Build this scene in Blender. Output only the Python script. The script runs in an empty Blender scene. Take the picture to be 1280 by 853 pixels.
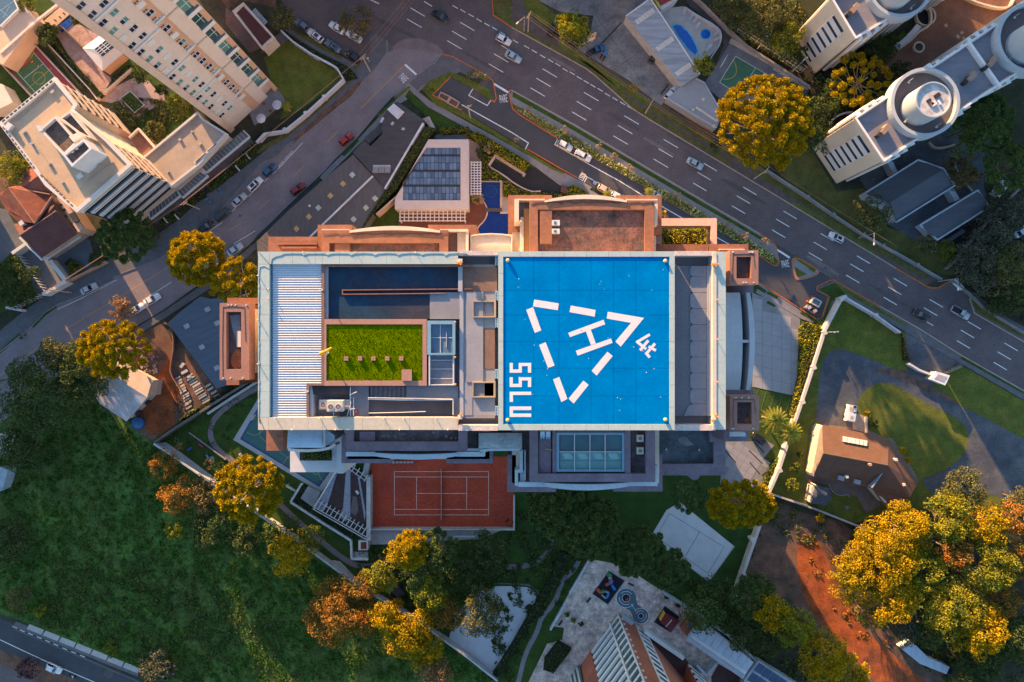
import bpy,math,random
import numpy as np
from mathutils import Vector,Matrix
C=bpy.context.scene
COL=C.collection
H=175.0
S=0.2051
rnd=random.Random(7)
cam_d=bpy.data.cameras.new('camera')
cam=bpy.data.objects.new('camera',cam_d)
COL.objects.link(cam)
cam.location=(0,0,H)
cam.rotation_euler=(0,0,0)
cam_d.lens=24.0
cam_d.sensor_width=36.0
cam_d.clip_end=3000
C.camera=cam
SUN_EL=math.radians(11.0)
SUN_AZ=math.radians(30.0)
sun_dir=Vector((-math.sin(SUN_AZ)*math.cos(SUN_EL),math.cos(SUN_AZ)*math.cos(SUN_EL),math.sin(SUN_EL)))
world=bpy.data.worlds.new('World')
C.world=world
world.use_nodes=True
nt=world.node_tree
sky=nt.nodes.new('ShaderNodeTexSky')
sky.sky_type='NISHITA'
sky.sun_disc=False
sky.sun_elevation=SUN_EL
sky.sun_rotation=-SUN_AZ
sky.air_density=1.0
sky.dust_density=0.6
sky.ozone_density=2.0
bg=nt.nodes['Background']
nt.links.new(sky.outputs[0],bg.inputs[0])
bg.inputs[1].default_value=0.11
sl=bpy.data.lights.new('sun','SUN')
sun=bpy.data.objects.new('sun',sl)
COL.objects.link(sun)
sl.energy=4.7
sl.angle=math.radians(0.5)
sl.color=(1.0,0.57,0.25)
sun.location=(-60,100,200)
sun.rotation_euler=(-sun_dir).to_track_quat('-Z','Y').to_euler()
C.view_settings.view_transform='Standard'
C.view_settings.look='None'
C.view_settings.gamma=1.0
C.view_settings.use_curve_mapping=False
C.view_settings.exposure=2.1
C.render.engine='CYCLES'
C.cycles.max_bounces=5
def W(px,py,z=0.0):
 k=S*(H-z)/H
 return Vector(((px-640.0)*k,(426.5-py)*k,z))
def lin(c):
 return tuple(((v/255)/12.92 if v/255<=0.04045 else((v/255+0.055)/1.055)**2.4)for v in c)
MATS={}
def mat(name,col,rough=0.85,var=0.18,scale=0.6,fine=0.10,bump=0.0,metal=0.0,spec=0.3,col2=None,blotch=0.0,emit=None,stretch=None,bscale=9.0):
 """procedural surface: colour broken up by a broad and a fine noise, optional second colour in patches"""
 if name in MATS:
  return MATS[name]
 m=bpy.data.materials.new(name)
 m.use_nodes=True
 t=m.node_tree
 b=t.nodes['Principled BSDF']
 b.inputs['Roughness'].default_value=rough
 b.inputs['Metallic'].default_value=metal
 b.inputs['Specular IOR Level'].default_value=spec
 g=t.nodes.new('ShaderNodeNewGeometry')
 pos=g.outputs['Position']
 if stretch:
  mp=t.nodes.new('ShaderNodeMapping')
  mp.inputs['Scale'].default_value=stretch[:3]
  mp.inputs['Rotation'].default_value=(0,0,stretch[3])
  t.links.new(pos,mp.inputs['Vector'])
  pos=mp.outputs[0]
 n1=t.nodes.new('ShaderNodeTexNoise')
 n1.inputs['Scale'].default_value=scale
 n1.inputs['Detail'].default_value=5
 n1.inputs['Roughness'].default_value=0.62
 t.links.new(pos,n1.inputs['Vector'])
 n2=t.nodes.new('ShaderNodeTexNoise')
 n2.inputs['Scale'].default_value=scale*9
 n2.inputs['Detail'].default_value=4
 t.links.new(pos,n2.inputs['Vector'])
 def rng(n,lo,hi):
  r=t.nodes.new('ShaderNodeMapRange')
  r.inputs[1].default_value=0.28
  r.inputs[2].default_value=0.72
  r.inputs[3].default_value=lo
  r.inputs[4].default_value=hi
  t.links.new(n.outputs['Fac'],r.inputs[0])
  return r.outputs[0]
 mul=t.nodes.new('ShaderNodeMath');mul.operation='MULTIPLY'
 t.links.new(rng(n1,1-var,1+var),mul.inputs[0])
 t.links.new(rng(n2,1-fine,1+fine),mul.inputs[1])
 base=None
 if col2:
  n3=t.nodes.new('ShaderNodeTexNoise')
  n3.inputs['Scale'].default_value=blotch or scale*0.7
  n3.inputs['Detail'].default_value=6
  n3.inputs['Roughness'].default_value=0.7
  of=t.nodes.new('ShaderNodeVectorMath');of.operation='ADD'
  of.inputs[1].default_value=(31.7,12.3,5.1)
  t.links.new(pos,of.inputs[0]);t.links.new(of.outputs[0],n3.inputs['Vector'])
  r3=t.nodes.new('ShaderNodeMapRange')
  r3.inputs[1].default_value=0.42;r3.inputs[2].default_value=0.62
  t.links.new(n3.outputs['Fac'],r3.inputs[0])
  mx=t.nodes.new('ShaderNodeMix');mx.data_type='RGBA'
  mx.inputs[6].default_value=(*col,1);mx.inputs[7].default_value=(*col2,1)
  t.links.new(r3.outputs[0],mx.inputs[0])
  base=mx.outputs[2]
 vm=t.nodes.new('ShaderNodeVectorMath');vm.operation='SCALE'
 if base is not None:
  t.links.new(base,vm.inputs[0])
 else:
  vm.inputs[0].default_value=col
 t.links.new(mul.outputs[0],vm.inputs['Scale'])
 t.links.new(vm.outputs[0],b.inputs['Base Color'])
 if bump:
  bp=t.nodes.new('ShaderNodeBump')
  bp.inputs['Strength'].default_value=bump
  bp.inputs['Distance'].default_value=0.12
  nb=t.nodes.new('ShaderNodeTexNoise')
  nb.inputs['Scale'].default_value=bscale;nb.inputs['Detail'].default_value=3
  t.links.new(pos,nb.inputs['Vector'])
  t.links.new(nb.outputs['Fac'],bp.inputs['Height'])
  t.links.new(bp.outputs[0],b.inputs['Normal'])
 if emit:
  b.inputs['Emission Color'].default_value=(*emit[:3],1)
  b.inputs['Emission Strength'].default_value=emit[3]
 MATS[name]=m
 return m
def leafmat(name,col,var=0.45,trans=0.25,hue=None):
 """foliage: each leaf face has its own shade, clumps vary, a little light comes through"""
 if name in MATS:
  return MATS[name]
 m=bpy.data.materials.new(name);m.use_nodes=True
 t=m.node_tree
 for n in list(t.nodes):
  t.nodes.remove(n)
 out=t.nodes.new('ShaderNodeOutputMaterial')
 d=t.nodes.new('ShaderNodeBsdfDiffuse');tr=t.nodes.new('ShaderNodeBsdfTranslucent')
 mix=t.nodes.new('ShaderNodeMixShader');mix.inputs[0].default_value=trans
 g=t.nodes.new('ShaderNodeNewGeometry')
 n1=t.nodes.new('ShaderNodeTexNoise');n1.inputs['Scale'].default_value=0.35;n1.inputs['Detail'].default_value=3
 t.links.new(g.outputs['Position'],n1.inputs['Vector'])
 r0=t.nodes.new('ShaderNodeMapRange');r0.inputs[3].default_value=1-var;r0.inputs[4].default_value=1+var
 t.links.new(g.outputs['Random Per Island'],r0.inputs[0])
 mx=t.nodes.new('ShaderNodeMix');mx.data_type='RGBA'
 c2=hue or(col[0]*0.75,col[1]*1.05,col[2]*1.1)
 mx.inputs[6].default_value=(*col,1);mx.inputs[7].default_value=(*c2,1)
 r1=t.nodes.new('ShaderNodeMapRange');r1.inputs[1].default_value=0.35;r1.inputs[2].default_value=0.65
 t.links.new(n1.outputs['Fac'],r1.inputs[0]);t.links.new(r1.outputs[0],mx.inputs[0])
 vm=t.nodes.new('ShaderNodeVectorMath');vm.operation='SCALE'
 t.links.new(mx.outputs[2],vm.inputs[0]);t.links.new(r0.outputs[0],vm.inputs['Scale'])
 t.links.new(vm.outputs[0],d.inputs[0]);t.links.new(vm.outputs[0],tr.inputs[0])
 t.links.new(d.outputs[0],mix.inputs[1]);t.links.new(tr.outputs[0],mix.inputs[2])
 t.links.new(mix.outputs[0],out.inputs[0])
 MATS[name]=m
 return m
def glassmat(name,col,rough=0.08,spec=0.8):
 return mat(name,col,rough=rough,var=0.25,scale=0.25,fine=0.08,spec=spec)
def chaikin(pts,n=2,closed=True):
 for _ in range(n):
  q=[]
  L=len(pts)
  for i in range(L if closed else L-1):
   a=pts[i];b=pts[(i+1)%L]
   q.append((a[0]*.75+b[0]*.25,a[1]*.75+b[1]*.25))
   q.append((a[0]*.25+b[0]*.75,a[1]*.25+b[1]*.75))
  if not closed:
   q=[pts[0]]+q+[pts[-1]]
  pts=q
 return pts
def ribbon(pts,w,closed=False):
 """outline pairs (left, right) of a polyline of width w (same units)"""
 Lp,Rp=[],[]
 n=len(pts)
 for i in range(n):
  if closed:
   a=pts[(i-1)%n];b=pts[(i+1)%n]
  else:
   a=pts[max(0,i-1)];b=pts[min(n-1,i+1)]
  p=pts[i]
  d1=Vector((p[0]-a[0],p[1]-a[1]));d2=Vector((b[0]-p[0],b[1]-p[1]))
  if d1.length<1e-6:d1=d2
  if d2.length<1e-6:d2=d1
  d1.normalize();d2.normalize()
  t=d1+d2
  if t.length<1e-4:t=d2
  t.normalize()
  nx,ny=-t.y,t.x
  c=max(0.5,abs(d2.x*t.x+d2.y*t.y))
  h=w/2/c
  Lp.append((p[0]+nx*h,p[1]+ny*h));Rp.append((p[0]-nx*h,p[1]-ny*h))
 return Lp,Rp
ORG={}
def link(name,me,parent=None,org=None,label=None,cat=None,group=None,kind=None):
 o=bpy.data.objects.new(name,me)
 COL.objects.link(o)
 if parent is not None:
  o.parent=parent
  ORG[o.name]=ORG[parent.name]
 else:
  o.location=org
  ORG[o.name]=Vector(org)
 if label:o['label']=label
 if cat:o['category']=cat
 if group:o['group']=group
 if kind:o['kind']=kind
 return o
def thing(name,label,cat,loc,group=None):
 return link(name,None,None,Vector(loc),label,cat,group)
def grouping(name,kind,loc=(0,0,0)):
 return link(name,None,None,Vector(loc),kind=kind)
class B:
 """collects shapes (world coordinates) and links them as ONE mesh object"""
 def __init__(self):
  self.v=[];self.f=[];self.mi=[];self.cur=0
 def add(self,vs,fs):
  o=len(self.v)
  self.v.extend([tuple(p)for p in vs])
  for f in fs:
   self.f.append(tuple(i+o for i in f));self.mi.append(self.cur)
  return self
 def m(self,i):
  self.cur=i;return self
 def prismw(self,pts,z0,z1,pts0=None):
  a=sum(pts[i][0]*pts[(i+1)%len(pts)][1]-pts[(i+1)%len(pts)][0]*pts[i][1]for i in range(len(pts)))
  if a<0:
   pts=pts[::-1]
   if pts0:pts0=pts0[::-1]
  p0=pts0 or pts
  n=len(pts)
  zt=z1 if hasattr(z1,'__len__')else[z1]*n
  vs=[(p[0],p[1],z0)for p in p0]+[(p[0],p[1],zt[i])for i,p in enumerate(pts)]
  fs=[tuple(range(n,2*n))]+[(i,(i+1)%n,n+(i+1)%n,n+i)for i in range(n)]
  return self.add(vs,fs)
 def prism(self,px,z0,z1,zref=None):
  zr=z1 if zref is None else zref
  return self.prismw([W(x,y,zr)[:2]for x,y in px],z0,z1)
 def rect(self,x0,y0,x1,y1,z0,z1,zref=None):
  return self.prism([(x0,y0),(x1,y0),(x1,y1),(x0,y1)],z0,z1,zref)
 def frame(self,o,i,z0,z1):
  """rectangular ring between outer rect o and inner rect i (pixels), four mitred pieces"""
  oc=[(o[0],o[1]),(o[2],o[1]),(o[2],o[3]),(o[0],o[3])]
  ic=[(i[0],i[1]),(i[2],i[1]),(i[2],i[3]),(i[0],i[3])]
  for k in range(4):
   j=(k+1)%4
   self.prism([oc[k],oc[j],ic[j],ic[k]],z0,z1)
  return self
 def line(self,pts,w,z0,z1,closed=False,zref=None):
  zr=z1 if zref is None else zref
  P=[tuple(W(x,y,zr)[:2])for x,y in pts]
  return self.linew(P,w,z0,z1,closed)
 def linew(self,P,w,z0,z1,closed=False):
  Lp,Rp=ribbon(P,w,closed)
  n=len(P)
  vs=[]
  for i in range(n):
   vs+=[(Lp[i][0],Lp[i][1],z0),(Lp[i][0],Lp[i][1],z1),(Rp[i][0],Rp[i][1],z1),(Rp[i][0],Rp[i][1],z0)]
  fs=[]
  for i in range(n if closed else n-1):
   a=4*i;b=4*((i+1)%n)
   fs+=[(a+1,a,b,b+1),(a+2,a+1,b+1,b+2),(a+3,a+2,b+2,b+3)]
  if not closed:
   fs+=[(0,1,2,3),tuple(4*(n-1)+k for k in(3,2,1,0))]
  return self.add(vs,fs)
 def box(self,c,s,rz=0.0,M=None):
  hx,hy,hz=s[0]/2,s[1]/2,s[2]/2
  vs=[Vector((x,y,z))for z in(-hz,hz)for x,y in((-hx,-hy),(hx,-hy),(hx,hy),(-hx,hy))]
  R=M or Matrix.Rotation(rz,3,'Z')
  vs=[R@p+Vector(c)for p in vs]
  return self.add(vs,[(3,2,1,0),(4,5,6,7),(0,1,5,4),(1,2,6,5),(2,3,7,6),(3,0,4,7)])
 def cyl(self,c,r,z0,z1,n=16,r2=None,c2=None):
  r2=r if r2 is None else r2
  c2=c2 or c
  vs=[(c[0]+r*math.cos(2*math.pi*i/n),c[1]+r*math.sin(2*math.pi*i/n),z0)for i in range(n)]
  vs+=[(c2[0]+r2*math.cos(2*math.pi*i/n),c2[1]+r2*math.sin(2*math.pi*i/n),z1)for i in range(n)]
  return self.add(vs,[tuple(range(n,2*n)),tuple(range(n-1,-1,-1))]+[(i,(i+1)%n,n+(i+1)%n,n+i)for i in range(n)])
 def ring(self,c,ro,ri,z0,z1,n=40,a0=0.0,a1=2*math.pi):
  full=abs(a1-a0-2*math.pi)<1e-6
  vs=[]
  k=n if full else n+1
  for i in range(k):
   a=a0+(a1-a0)*i/n
   ca,sa=math.cos(a),math.sin(a)
   vs+=[(c[0]+ro*ca,c[1]+ro*sa,z0),(c[0]+ro*ca,c[1]+ro*sa,z1),(c[0]+ri*ca,c[1]+ri*sa,z1),(c[0]+ri*ca,c[1]+ri*sa,z0)]
  fs=[]
  for i in range(n):
   p=4*i;q=4*((i+1)%k)
   fs+=[(p,q,q+1,p+1),(p+1,q+1,q+2,p+2),(p+2,q+2,q+3,p+3)]
  if not full:
   fs+=[(0,1,2,3),tuple(4*n+j for j in(3,2,1,0))]
  return self.add(vs,fs)
 def tube(self,p,q,r,n=6,r2=None):
  p=Vector(p);q=Vector(q);r2=r if r2 is None else r2
  d=(q-p)
  if d.length<1e-6:return self
  d.normalize()
  u=d.orthogonal().normalized();v=d.cross(u)
  vs=[]
  for c,rr in((p,r),(q,r2)):
   for i in range(n):
    a=2*math.pi*i/n
    vs.append(c+u*rr*math.cos(a)+v*rr*math.sin(a))
  return self.add(vs,[(i,(i+1)%n,n+(i+1)%n,n+i)for i in range(n)]+[tuple(range(n-1,-1,-1)),tuple(range(n,2*n))])
 def ball(self,c,r,n=8,sz=1.0):
  vs=[];fs=[]
  m=n//2
  for j in range(m+1):
   th=math.pi*j/m
   for i in range(n):
    a=2*math.pi*i/n
    vs.append((c[0]+r*math.sin(th)*math.cos(a),c[1]+r*math.sin(th)*math.sin(a),c[2]+sz*r*math.cos(th)))
  for j in range(m):
   for i in range(n):
    fs.append((j*n+i,(j+1)*n+i,(j+1)*n+(i+1)%n,j*n+(i+1)%n))
  return self.add(vs,fs)
 def mesh(self,name,mats,org):
  me=bpy.data.meshes.new(name)
  o=Vector(org)
  me.from_pydata([(p[0]-o.x,p[1]-o.y,p[2]-o.z)for p in self.v],[],self.f)
  if not isinstance(mats,(list,tuple)):mats=[mats]
  for mm in mats:me.materials.append(mm)
  if len(mats)>1:
   me.polygons.foreach_set('material_index',self.mi)
  return me
 def out(self,name,mats,parent=None,label=None,cat=None,group=None,kind=None,smooth=False):
  if parent is not None:
   org=ORG[parent.name]
  else:
   a=np.array(self.v)
   lo=a.min(0);hi=a.max(0)
   org=Vector(((lo[0]+hi[0])/2,(lo[1]+hi[1])/2,lo[2]))
  me=self.mesh(name,mats,org)
  if smooth:
   me.shade_smooth()
  return link(name,me,parent,org,label,cat,group,kind)
class Wall:
 """a vertical plane from world point a to world point b; its outward side is to the right of a->b"""
 def __init__(s,a,b):
  s.a=Vector((a[0],a[1]));s.d=Vector((b[0]-a[0],b[1]-a[1]));s.L=s.d.length;s.d.normalize()
  s.n=Vector((s.d.y,-s.d.x))
 def p(s,u,z,o=0.0):
  q=s.a+s.d*u+s.n*o
  return(q.x,q.y,z)
 def box(s,b,u0,u1,z0,z1,o0,o1):
  vs=[s.p(u,z,o)for o in(o0,o1)for u,z in((u0,z0),(u1,z0),(u1,z1),(u0,z1))]
  return b.add(vs,[(0,1,2,3),(7,6,5,4),(0,4,5,1),(1,5,6,2),(2,6,7,3),(3,7,4,0)])
 def hit(s,px,py):
  """(u, z) where the photo's pixel meets this plane"""
  g=W(px,py,0)
  dx,dy=g.x,g.y
  den=dx*s.n.x+dy*s.n.y
  t=(s.a.x*s.n.x+s.a.y*s.n.y)/den
  q=Vector((dx*t,dy*t))
  return(q-s.a).dot(s.d),H*(1-t)
def share(name,me,parent,loc=None,label=None):
 o=bpy.data.objects.new(name,me);COL.objects.link(o);o.parent=parent
 ORG[o.name]=ORG[parent.name]
 if loc is not None:o.location=loc
 if label:o['label']=label
 return o
def copy_tree(o,parent=None,loc=None,rz=None,label=None):
 c=o.copy();COL.objects.link(c)
 ORG[c.name]=Vector(loc)if loc is not None else ORG.get(o.name)
 if parent is not None:c.parent=parent
 if loc is not None:c.location=loc
 if rz is not None:c.rotation_euler=(0,0,rz)
 if label:c['label']=label
 for ch in list(o.children):
  copy_tree(ch,c)
 return c
def struct(name,pts,z,m,z0=-0.3,parent=None,zref=None):
 b=B();b.prism(pts,z0,z,zref)
 return b.out(name,m,parent,kind=None if parent else 'structure')
def text_mesh(s,size,m,name):
 cu=bpy.data.curves.new(name,'FONT');cu.body=s;cu.size=size
 cu.align_x='CENTER';cu.align_y='CENTER'
 cu.extrude=0.0
 o=bpy.data.objects.new(name+'_tmp',cu);COL.objects.link(o)
 bpy.context.view_layer.update()
 dg=bpy.context.evaluated_depsgraph_get()
 me=bpy.data.meshes.new_from_object(o.evaluated_get(dg))
 bpy.data.objects.remove(o);me.materials.clear();me.materials.append(m)
 return me
asphalt=mat('asphalt',(.118,.096,.096),.9,.16,.25,.18,bump=.15,col2=(.096,.080,.084),blotch=.07)
asphalt_new=mat('asphalt_new',(.066,.065,.073),.9,.10,.3,.10,bump=.15)
asphalt_side=mat('asphalt_side',(.205,.170,.178),.9,.12,.25,.14,bump=.15,col2=(.175,.145,.155),blotch=.09)
asphalt_old=mat('asphalt_old',(.075,.074,.080),.9,.22,.35,.15,bump=.2,col2=(.10,.095,.095),blotch=.2)
drive_dark=mat('drive_dark',(.060,.068,.084),.9,.28,.3,.25,bump=.2,col2=(.105,.108,.115),blotch=.12)
pave_grey=mat('pave_grey',(.20,.19,.195),.9,.15,.6,.12,bump=.15)
pave_dim=mat('pave_dim',(.11,.108,.115),.9,.18,.6,.15,bump=.15)
pave_brown=mat('pave_brown',(.095,.075,.068),.95,.25,.7,.2,bump=.2)
concrete=mat('concrete',(.30,.30,.31),.85,.15,.5,.1,bump=.1)
pale_concrete=mat('concrete_pale',(.42,.40,.38),.85,.12,.6,.1,bump=.08)  # even, paler concrete tone
yard_conc=mat('yard_concrete',(.15,.145,.15),.9,.35,.25,.2,col2=(.23,.22,.21),blotch=.15,bump=.15)
white=mat('white_paint',(.50,.50,.50),.6,.08,.8,.04)
line_white=mat('line_white',(.66,.66,.66),.7,.16,1.2,.15)
line_yellow=mat('line_yellow',(.50,.26,.07),.8,.2,1.2,.15)
kerb_orange=mat('kerb_orange',(.50,.13,.03),.8,.2,1.2,.15)
kerb_pale=mat('kerb_pale',(.36,.27,.22),.85,.2,1.0,.15)
grass=mat('lawn_grass',(.082,.105,.014),1,.30,.35,.38,bump=.6,col2=(.115,.115,.020),blotch=.22)
grass_dry=mat('lawn_grass_dry',(.105,.095,.026),1,.3,.35,.35,bump=.6,col2=(.075,.085,.022),blotch=.2)
grass_deep=mat('lawn_grass_deep',(.036,.070,.011),1,.35,.35,.35,bump=.6)
field_mat=mat('field_grass',(.048,.105,.018),1,.5,.12,.45,bump=.9,col2=(.060,.088,.020),blotch=.05,bscale=3)
dirt=mat('red_dirt',(.30,.075,.020),1,.45,.35,.4,bump=.9,col2=(.17,.055,.025),blotch=.12)
dirt_brown=mat('brown_dirt',(.165,.085,.055),1,.4,.4,.35,bump=.7,col2=(.085,.060,.045),blotch=.12)
soil=mat('dark_soil',(.035,.026,.022),1,.3,.6,.3,bump=.4)
b=B();b.prismw([(-1500,-1500),(1500,-1500),(1500,1500),(-1500,1500)],-1.0,0.0)
b.out('ground',mat('ground_earth',(.035,.042,.022),1,.35,.08,.3,bump=.5,col2=(.055,.048,.032),blotch=.03),kind='structure')
avenue=struct('avenue',[(320,-80),(345,-10),(356,8),(372,29),(400,52),(452,82),(500,130),(540,104),(543,78),(552,67.5),(566,71),(590,84),(612,97),(616,100),(637,113),(640,114),(720,158),(812,212),(880,252),(960,299),(972,307),(988,317),(1023,339),(1042,350.5),(1090,377),(1150,412),(1202,445),(1300,501),(1380,545),(1380,480),(1280,428),(1252,412),(1218,391),(1213,376),(1216,370),(1196,354),(1186,351),(1172,359),(1157,358),(1120,336),(1040,287),(960,239),(915,212),(810,149),(790,136),(745,96),(732,86),(640,35),(617,20),(614,-10),(614,-80)],.02,asphalt)
def lerp(p,q,t):return(p[0]+(q[0]-p[0])*t,p[1]+(q[1]-p[1])*t)
def dash(parent,name,p,q,w,m,z=.026):
 b=B();b.line([p,q],w,z-.002,z);return b.out(name,m,parent)
patch_m=mat('asphalt_patch',(.088,.072,.075),.92,.2,.5,.2,bump=.2);patch_l=mat('asphalt_patch_pale',(.165,.132,.132),.92,.2,.4,.2,bump=.2)
for pts,m in(([(488,62),(500,50),(520,47),(545,55),(556,66),(545,76),(520,72),(500,66)],patch_l),([(760,138),(800,160),(797,165),(757,143)],patch_m),([(905,222),(960,254),(957,258),(902,227)],patch_m),([(1010,318),(1050,342),(1047,346),(1008,323)],patch_l),([(575,60),(640,97),(638,100),(573,64)],patch_m),([(690,70),(720,88),(718,91),(688,74)],patch_l),([(1085,352),(1150,390),(1148,394),(1083,356)],patch_m),([(805,170),(845,193),(843,196),(803,174)],patch_l),([(470,20),(520,45),(517,49),(467,25)],patch_m),([(835,165),(870,185),(868,188),(833,168)],patch_m)):
 b=B();b.prism(chaikin(pts,1),.02,.0225);b.out('road_patch',m,avenue)
lane_a=[(575,28),(626.7,57),(678.3,86.3),(730,115.7),(780.5,145),(829.5,174.5),(879.5,204.2),(929,234),(979.5,264.2),(1025.5,292),(1071,320),(1117,348),(1162,374.5),(1209.5,402),(1255.5,429)]
lane_b=[(513,10),(565,39),(617.5,67.5),(670.5,98),(721,127),(772.5,157),(823,186),(872,215.6),(921,245),(970,274),(1017,302.7),(1062.6,330),(1110,358.7),(1155,385),(1201,412.8),(1247,440)]
lane_c=[(509,24),(559,51),(611,80),(663,110),(715,140),(766.7,170),(817,199),(866.5,229),(915,257.5),(965,287.5),(1011,316),(1057.5,344),(1104.5,371.7),(1150,397.5),(1196,426),(1242,453)]
for lane in(lane_a,lane_b,lane_c):
 for(x,y)in lane:
  f=1.0 if x<850 else .92
  dash(avenue,'lane_dash',(x,y),(x+18*f,y+10.6*f),.19,line_white)
for(x,y)in[(565.7,7),(575.5,12),(585.5,17.5),(595.5,23.5),(605.5,29),(615,34),(625,40),(641,50),(655,57),(664.5,62.5),(675,68.7),(685,74.2),(694,79.2),(703,85.5),(712,90),(721,95.7),(729.5,100.7),(738,105.7),(747,110.7),(756,116.7),(765.5,122),(775,127.5),(784,132.5)]:
 dash(avenue,'short_dash',(x,y),(x+6.6,y+3.9),.20,line_white)
for p,q in[((530,2),(540,8)),((463,0),(474,5))]:
 dash(avenue,'lane_dash',p,q,.24,line_white)
left_road=struct('left_road',[(540,104),(500,130),(492,118),(470,143),(445,173),(420,197),(405,214),(380,238),(350,266),(318,298),(285,327),(262,346),(230,367),(205,385),(165,409),(120,440),(60,480),(0,530),(-60,575),(-60,490),(0,441),(24,420),(38,411),(55,392),(72,381),(100,371),(142,351),(139,346),(150,343),(200,324),(250,287),(262,279),(300,236),(325,206),(347,196),(359,182),(366,177.5),(371,177),(378,170),(440,121),(456,100),(470,86),(484,66),(500,60),(552,67.5),(543,78)],.024,asphalt_side)
def cline(parent,pts,w,m,z=.03,name='painted_line'):
 b=B();b.line(pts,w,z-.002,z);return b.out(name,m,parent)
cline(left_road,[(506,81),(451.5,135.5)],.16,line_yellow)
for p,q in[((422.5,164),(408.7,178.7)),((380.5,207),(366,222)),((338.7,249),(323.7,262))]:
 dash(left_road,'centre_dash',p,q,.15,line_yellow,.03)
for k in range(9):
 p=lerp((300,280),(82,412),k/9.0);q=lerp((300,280),(82,412),(k+(.62 if k<1 else .95))/9.0)
 dash(left_road,'centre_dash',p,q,.12,line_yellow,.03)
dash(left_road,'centre_dash',(60,425),(0,470),.12,line_yellow,.03)
dash(left_road,'stop_line',(506.3,81),(520.5,93.5),.5,line_white,.03)
cline(left_road,[(378.5,178.5),(347,212)],.13,line_white)
for k in range(7):
 p=lerp((346,213),(273,280),k/7.0);q=lerp((346,213),(273,280),(k+.5)/7.0)
 dash(left_road,'bay_dash',p,q,.14,line_white,.03)
cline(left_road,[(278,278),(262,289)],.13,line_white)
cline(left_road,[(146,350),(102,373),(72,387)],.13,line_white)
cline(left_road,[(319,289),(292,305)],.13,line_white)
cline(left_road,[(214,353),(178,376)],.13,line_white)
for k in range(14):
 if k==5:continue
 p=lerp((349,208),(365.5,190),k/13.0)
 dash(left_road,'bay_marking',(p[0]-1.2,p[1]-1.0),(p[0]+.5,p[1]+.4),.12,line_white,.034)
pare_mesh=text_mesh('PARE',1.0,line_white,'road_lettering')
def pare(parent,px,py,ang,sx,sy,z):
 o=share('road_lettering',pare_mesh,parent)
 w=W(px,py,0)
 o.location=Vector((w.x,w.y,z))-ORG[parent.name]
 o.rotation_euler=(0,0,ang);o.scale=(sx,sy,1)
pare(avenue,629.3,124.2,math.radians(8),.92,2.9,.05)
pare(avenue,981.5,330.5,math.radians(10),.86,2.7,.05)
pare(left_road,504,98.3,math.radians(-45),.95,2.6,.034)
service_road=struct('service_road',[(563,97),(590,110),(612,97),(616,100),(640,115),(636,121),(640,134),(695,172),(750,203),(800,231),(865,271),(924,304),(970,333),(974,327),(971,308),(989,318),(1023,341),(1042,350),(1023,360),(1021,364),(1036,371),(1028,395),(1019,398),(1008,392),(960,361),(949,354),(850,297),(739,233),(722,222),(700,211),(659,187),(628,168),(577,138),(540,119)],.028,asphalt_new)
cline(service_road,[(617.5,105),(626,110.2),(635.5,116)],.55,line_white,.034,'stop_line')
cline(service_road,[(969.5,311.5),(978,316.5),(987,322.5)],.5,line_white,.034,'stop_line')
cline(service_road,[(592,110),(586,119.5),(609,132.2),(614,125)],.22,line_white,.034)
cline(service_road,[(577,131),(640,166),(660.5,179),(656.5,187)],.24,line_white,.034)
cline(service_road,[(697,174),(693.5,181),(737,206),(775,227),(806,246),(853,273),(912,306),(943,322),(948,319.5)],.22,line_white,.034)
cline(service_road,[(732,220.5),(755,232.5)],.2,line_white,.034)
cline(service_road,[(734.3,220.5),(730.2,228)],.2,line_white,.034)
hatchbox=[(727.2,216.2),(732.5,219),(728.3,226),(723.2,223.2)]
cline(service_road,hatchbox+[hatchbox[0]],.14,line_white,.034)
for k in range(1,4):
 p=lerp(hatchbox[0],hatchbox[3],k/4.0);q=lerp(hatchbox[1],hatchbox[2],(k-.6)/4.0)
 dash(service_road,'hatch_stripe',p,q,.14,line_white,.034)
sign_blue=mat('sign_blue',(.02,.05,.30),.7)
b=B();b.cyl(W(743.2,227.6),.62,.031,.034,16);b.out('disabled_bay_disc',sign_blue,service_road)
b=B();b.ring(W(743.6,229.0),.42,.26,.035,.038,16);b.linew([tuple(W(742.6,227.2)[:2]),tuple(W(743.2,228.6)[:2]),tuple(W(744.6,228.9)[:2])],.16,.035,.038)
b.cyl(W(742.4,226.6),.16,.035,.038,10);b.out('wheelchair_symbol',line_white,service_road)
def kerb(pts,m,w=.25,z=.16,closed=False):
 b=B();b.line(pts,w,-.2,z,closed);return b.out('kerb',m,kind='structure')
kerb([(613.5,-20),(616.5,19),(640,34.5)],kerb_orange)
kerb([(640,34.5),(732,85.5),(745,95.5),(790,135.5),(810,148.5),(915,211.5),(960,238.5),(1120,335.5)],kerb_pale)
kerb([(1120,335.5),(1157,357.5),(1165,360.5),(1173,360),(1186,353),(1195,349)],kerb_orange)
kerb([(1216,368),(1212.5,374),(1218,391.5),(1252,411.5),(1300,439)],kerb_pale)
kerb([(552,67.5),(566,71),(590,84),(611,96.5)],kerb_orange)
kerb([(611,97),(616,100.5),(620.5,123),(618,127.5),(614,125.5)],kerb_orange)
kerb([(697,173),(650,144),(641,136),(636.5,119),(637,113.5),(640,112.8)],kerb_orange)
kerb([(640,113),(720,157),(812,211.5),(880,251.5),(950,292.5)],kerb_pale)
kerb([(950,292.5),(966,302),(970,308),(974,327),(972,332),(968,332.5),(949,320)],kerb_orange)
kerb(chaikin([(988,317),(1024,338),(1022,344),(998,350),(994,347)],2),kerb_orange,closed=True)
kerb([(563,96.5),(540.5,119),(577,137.5)],kerb_orange)
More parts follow.
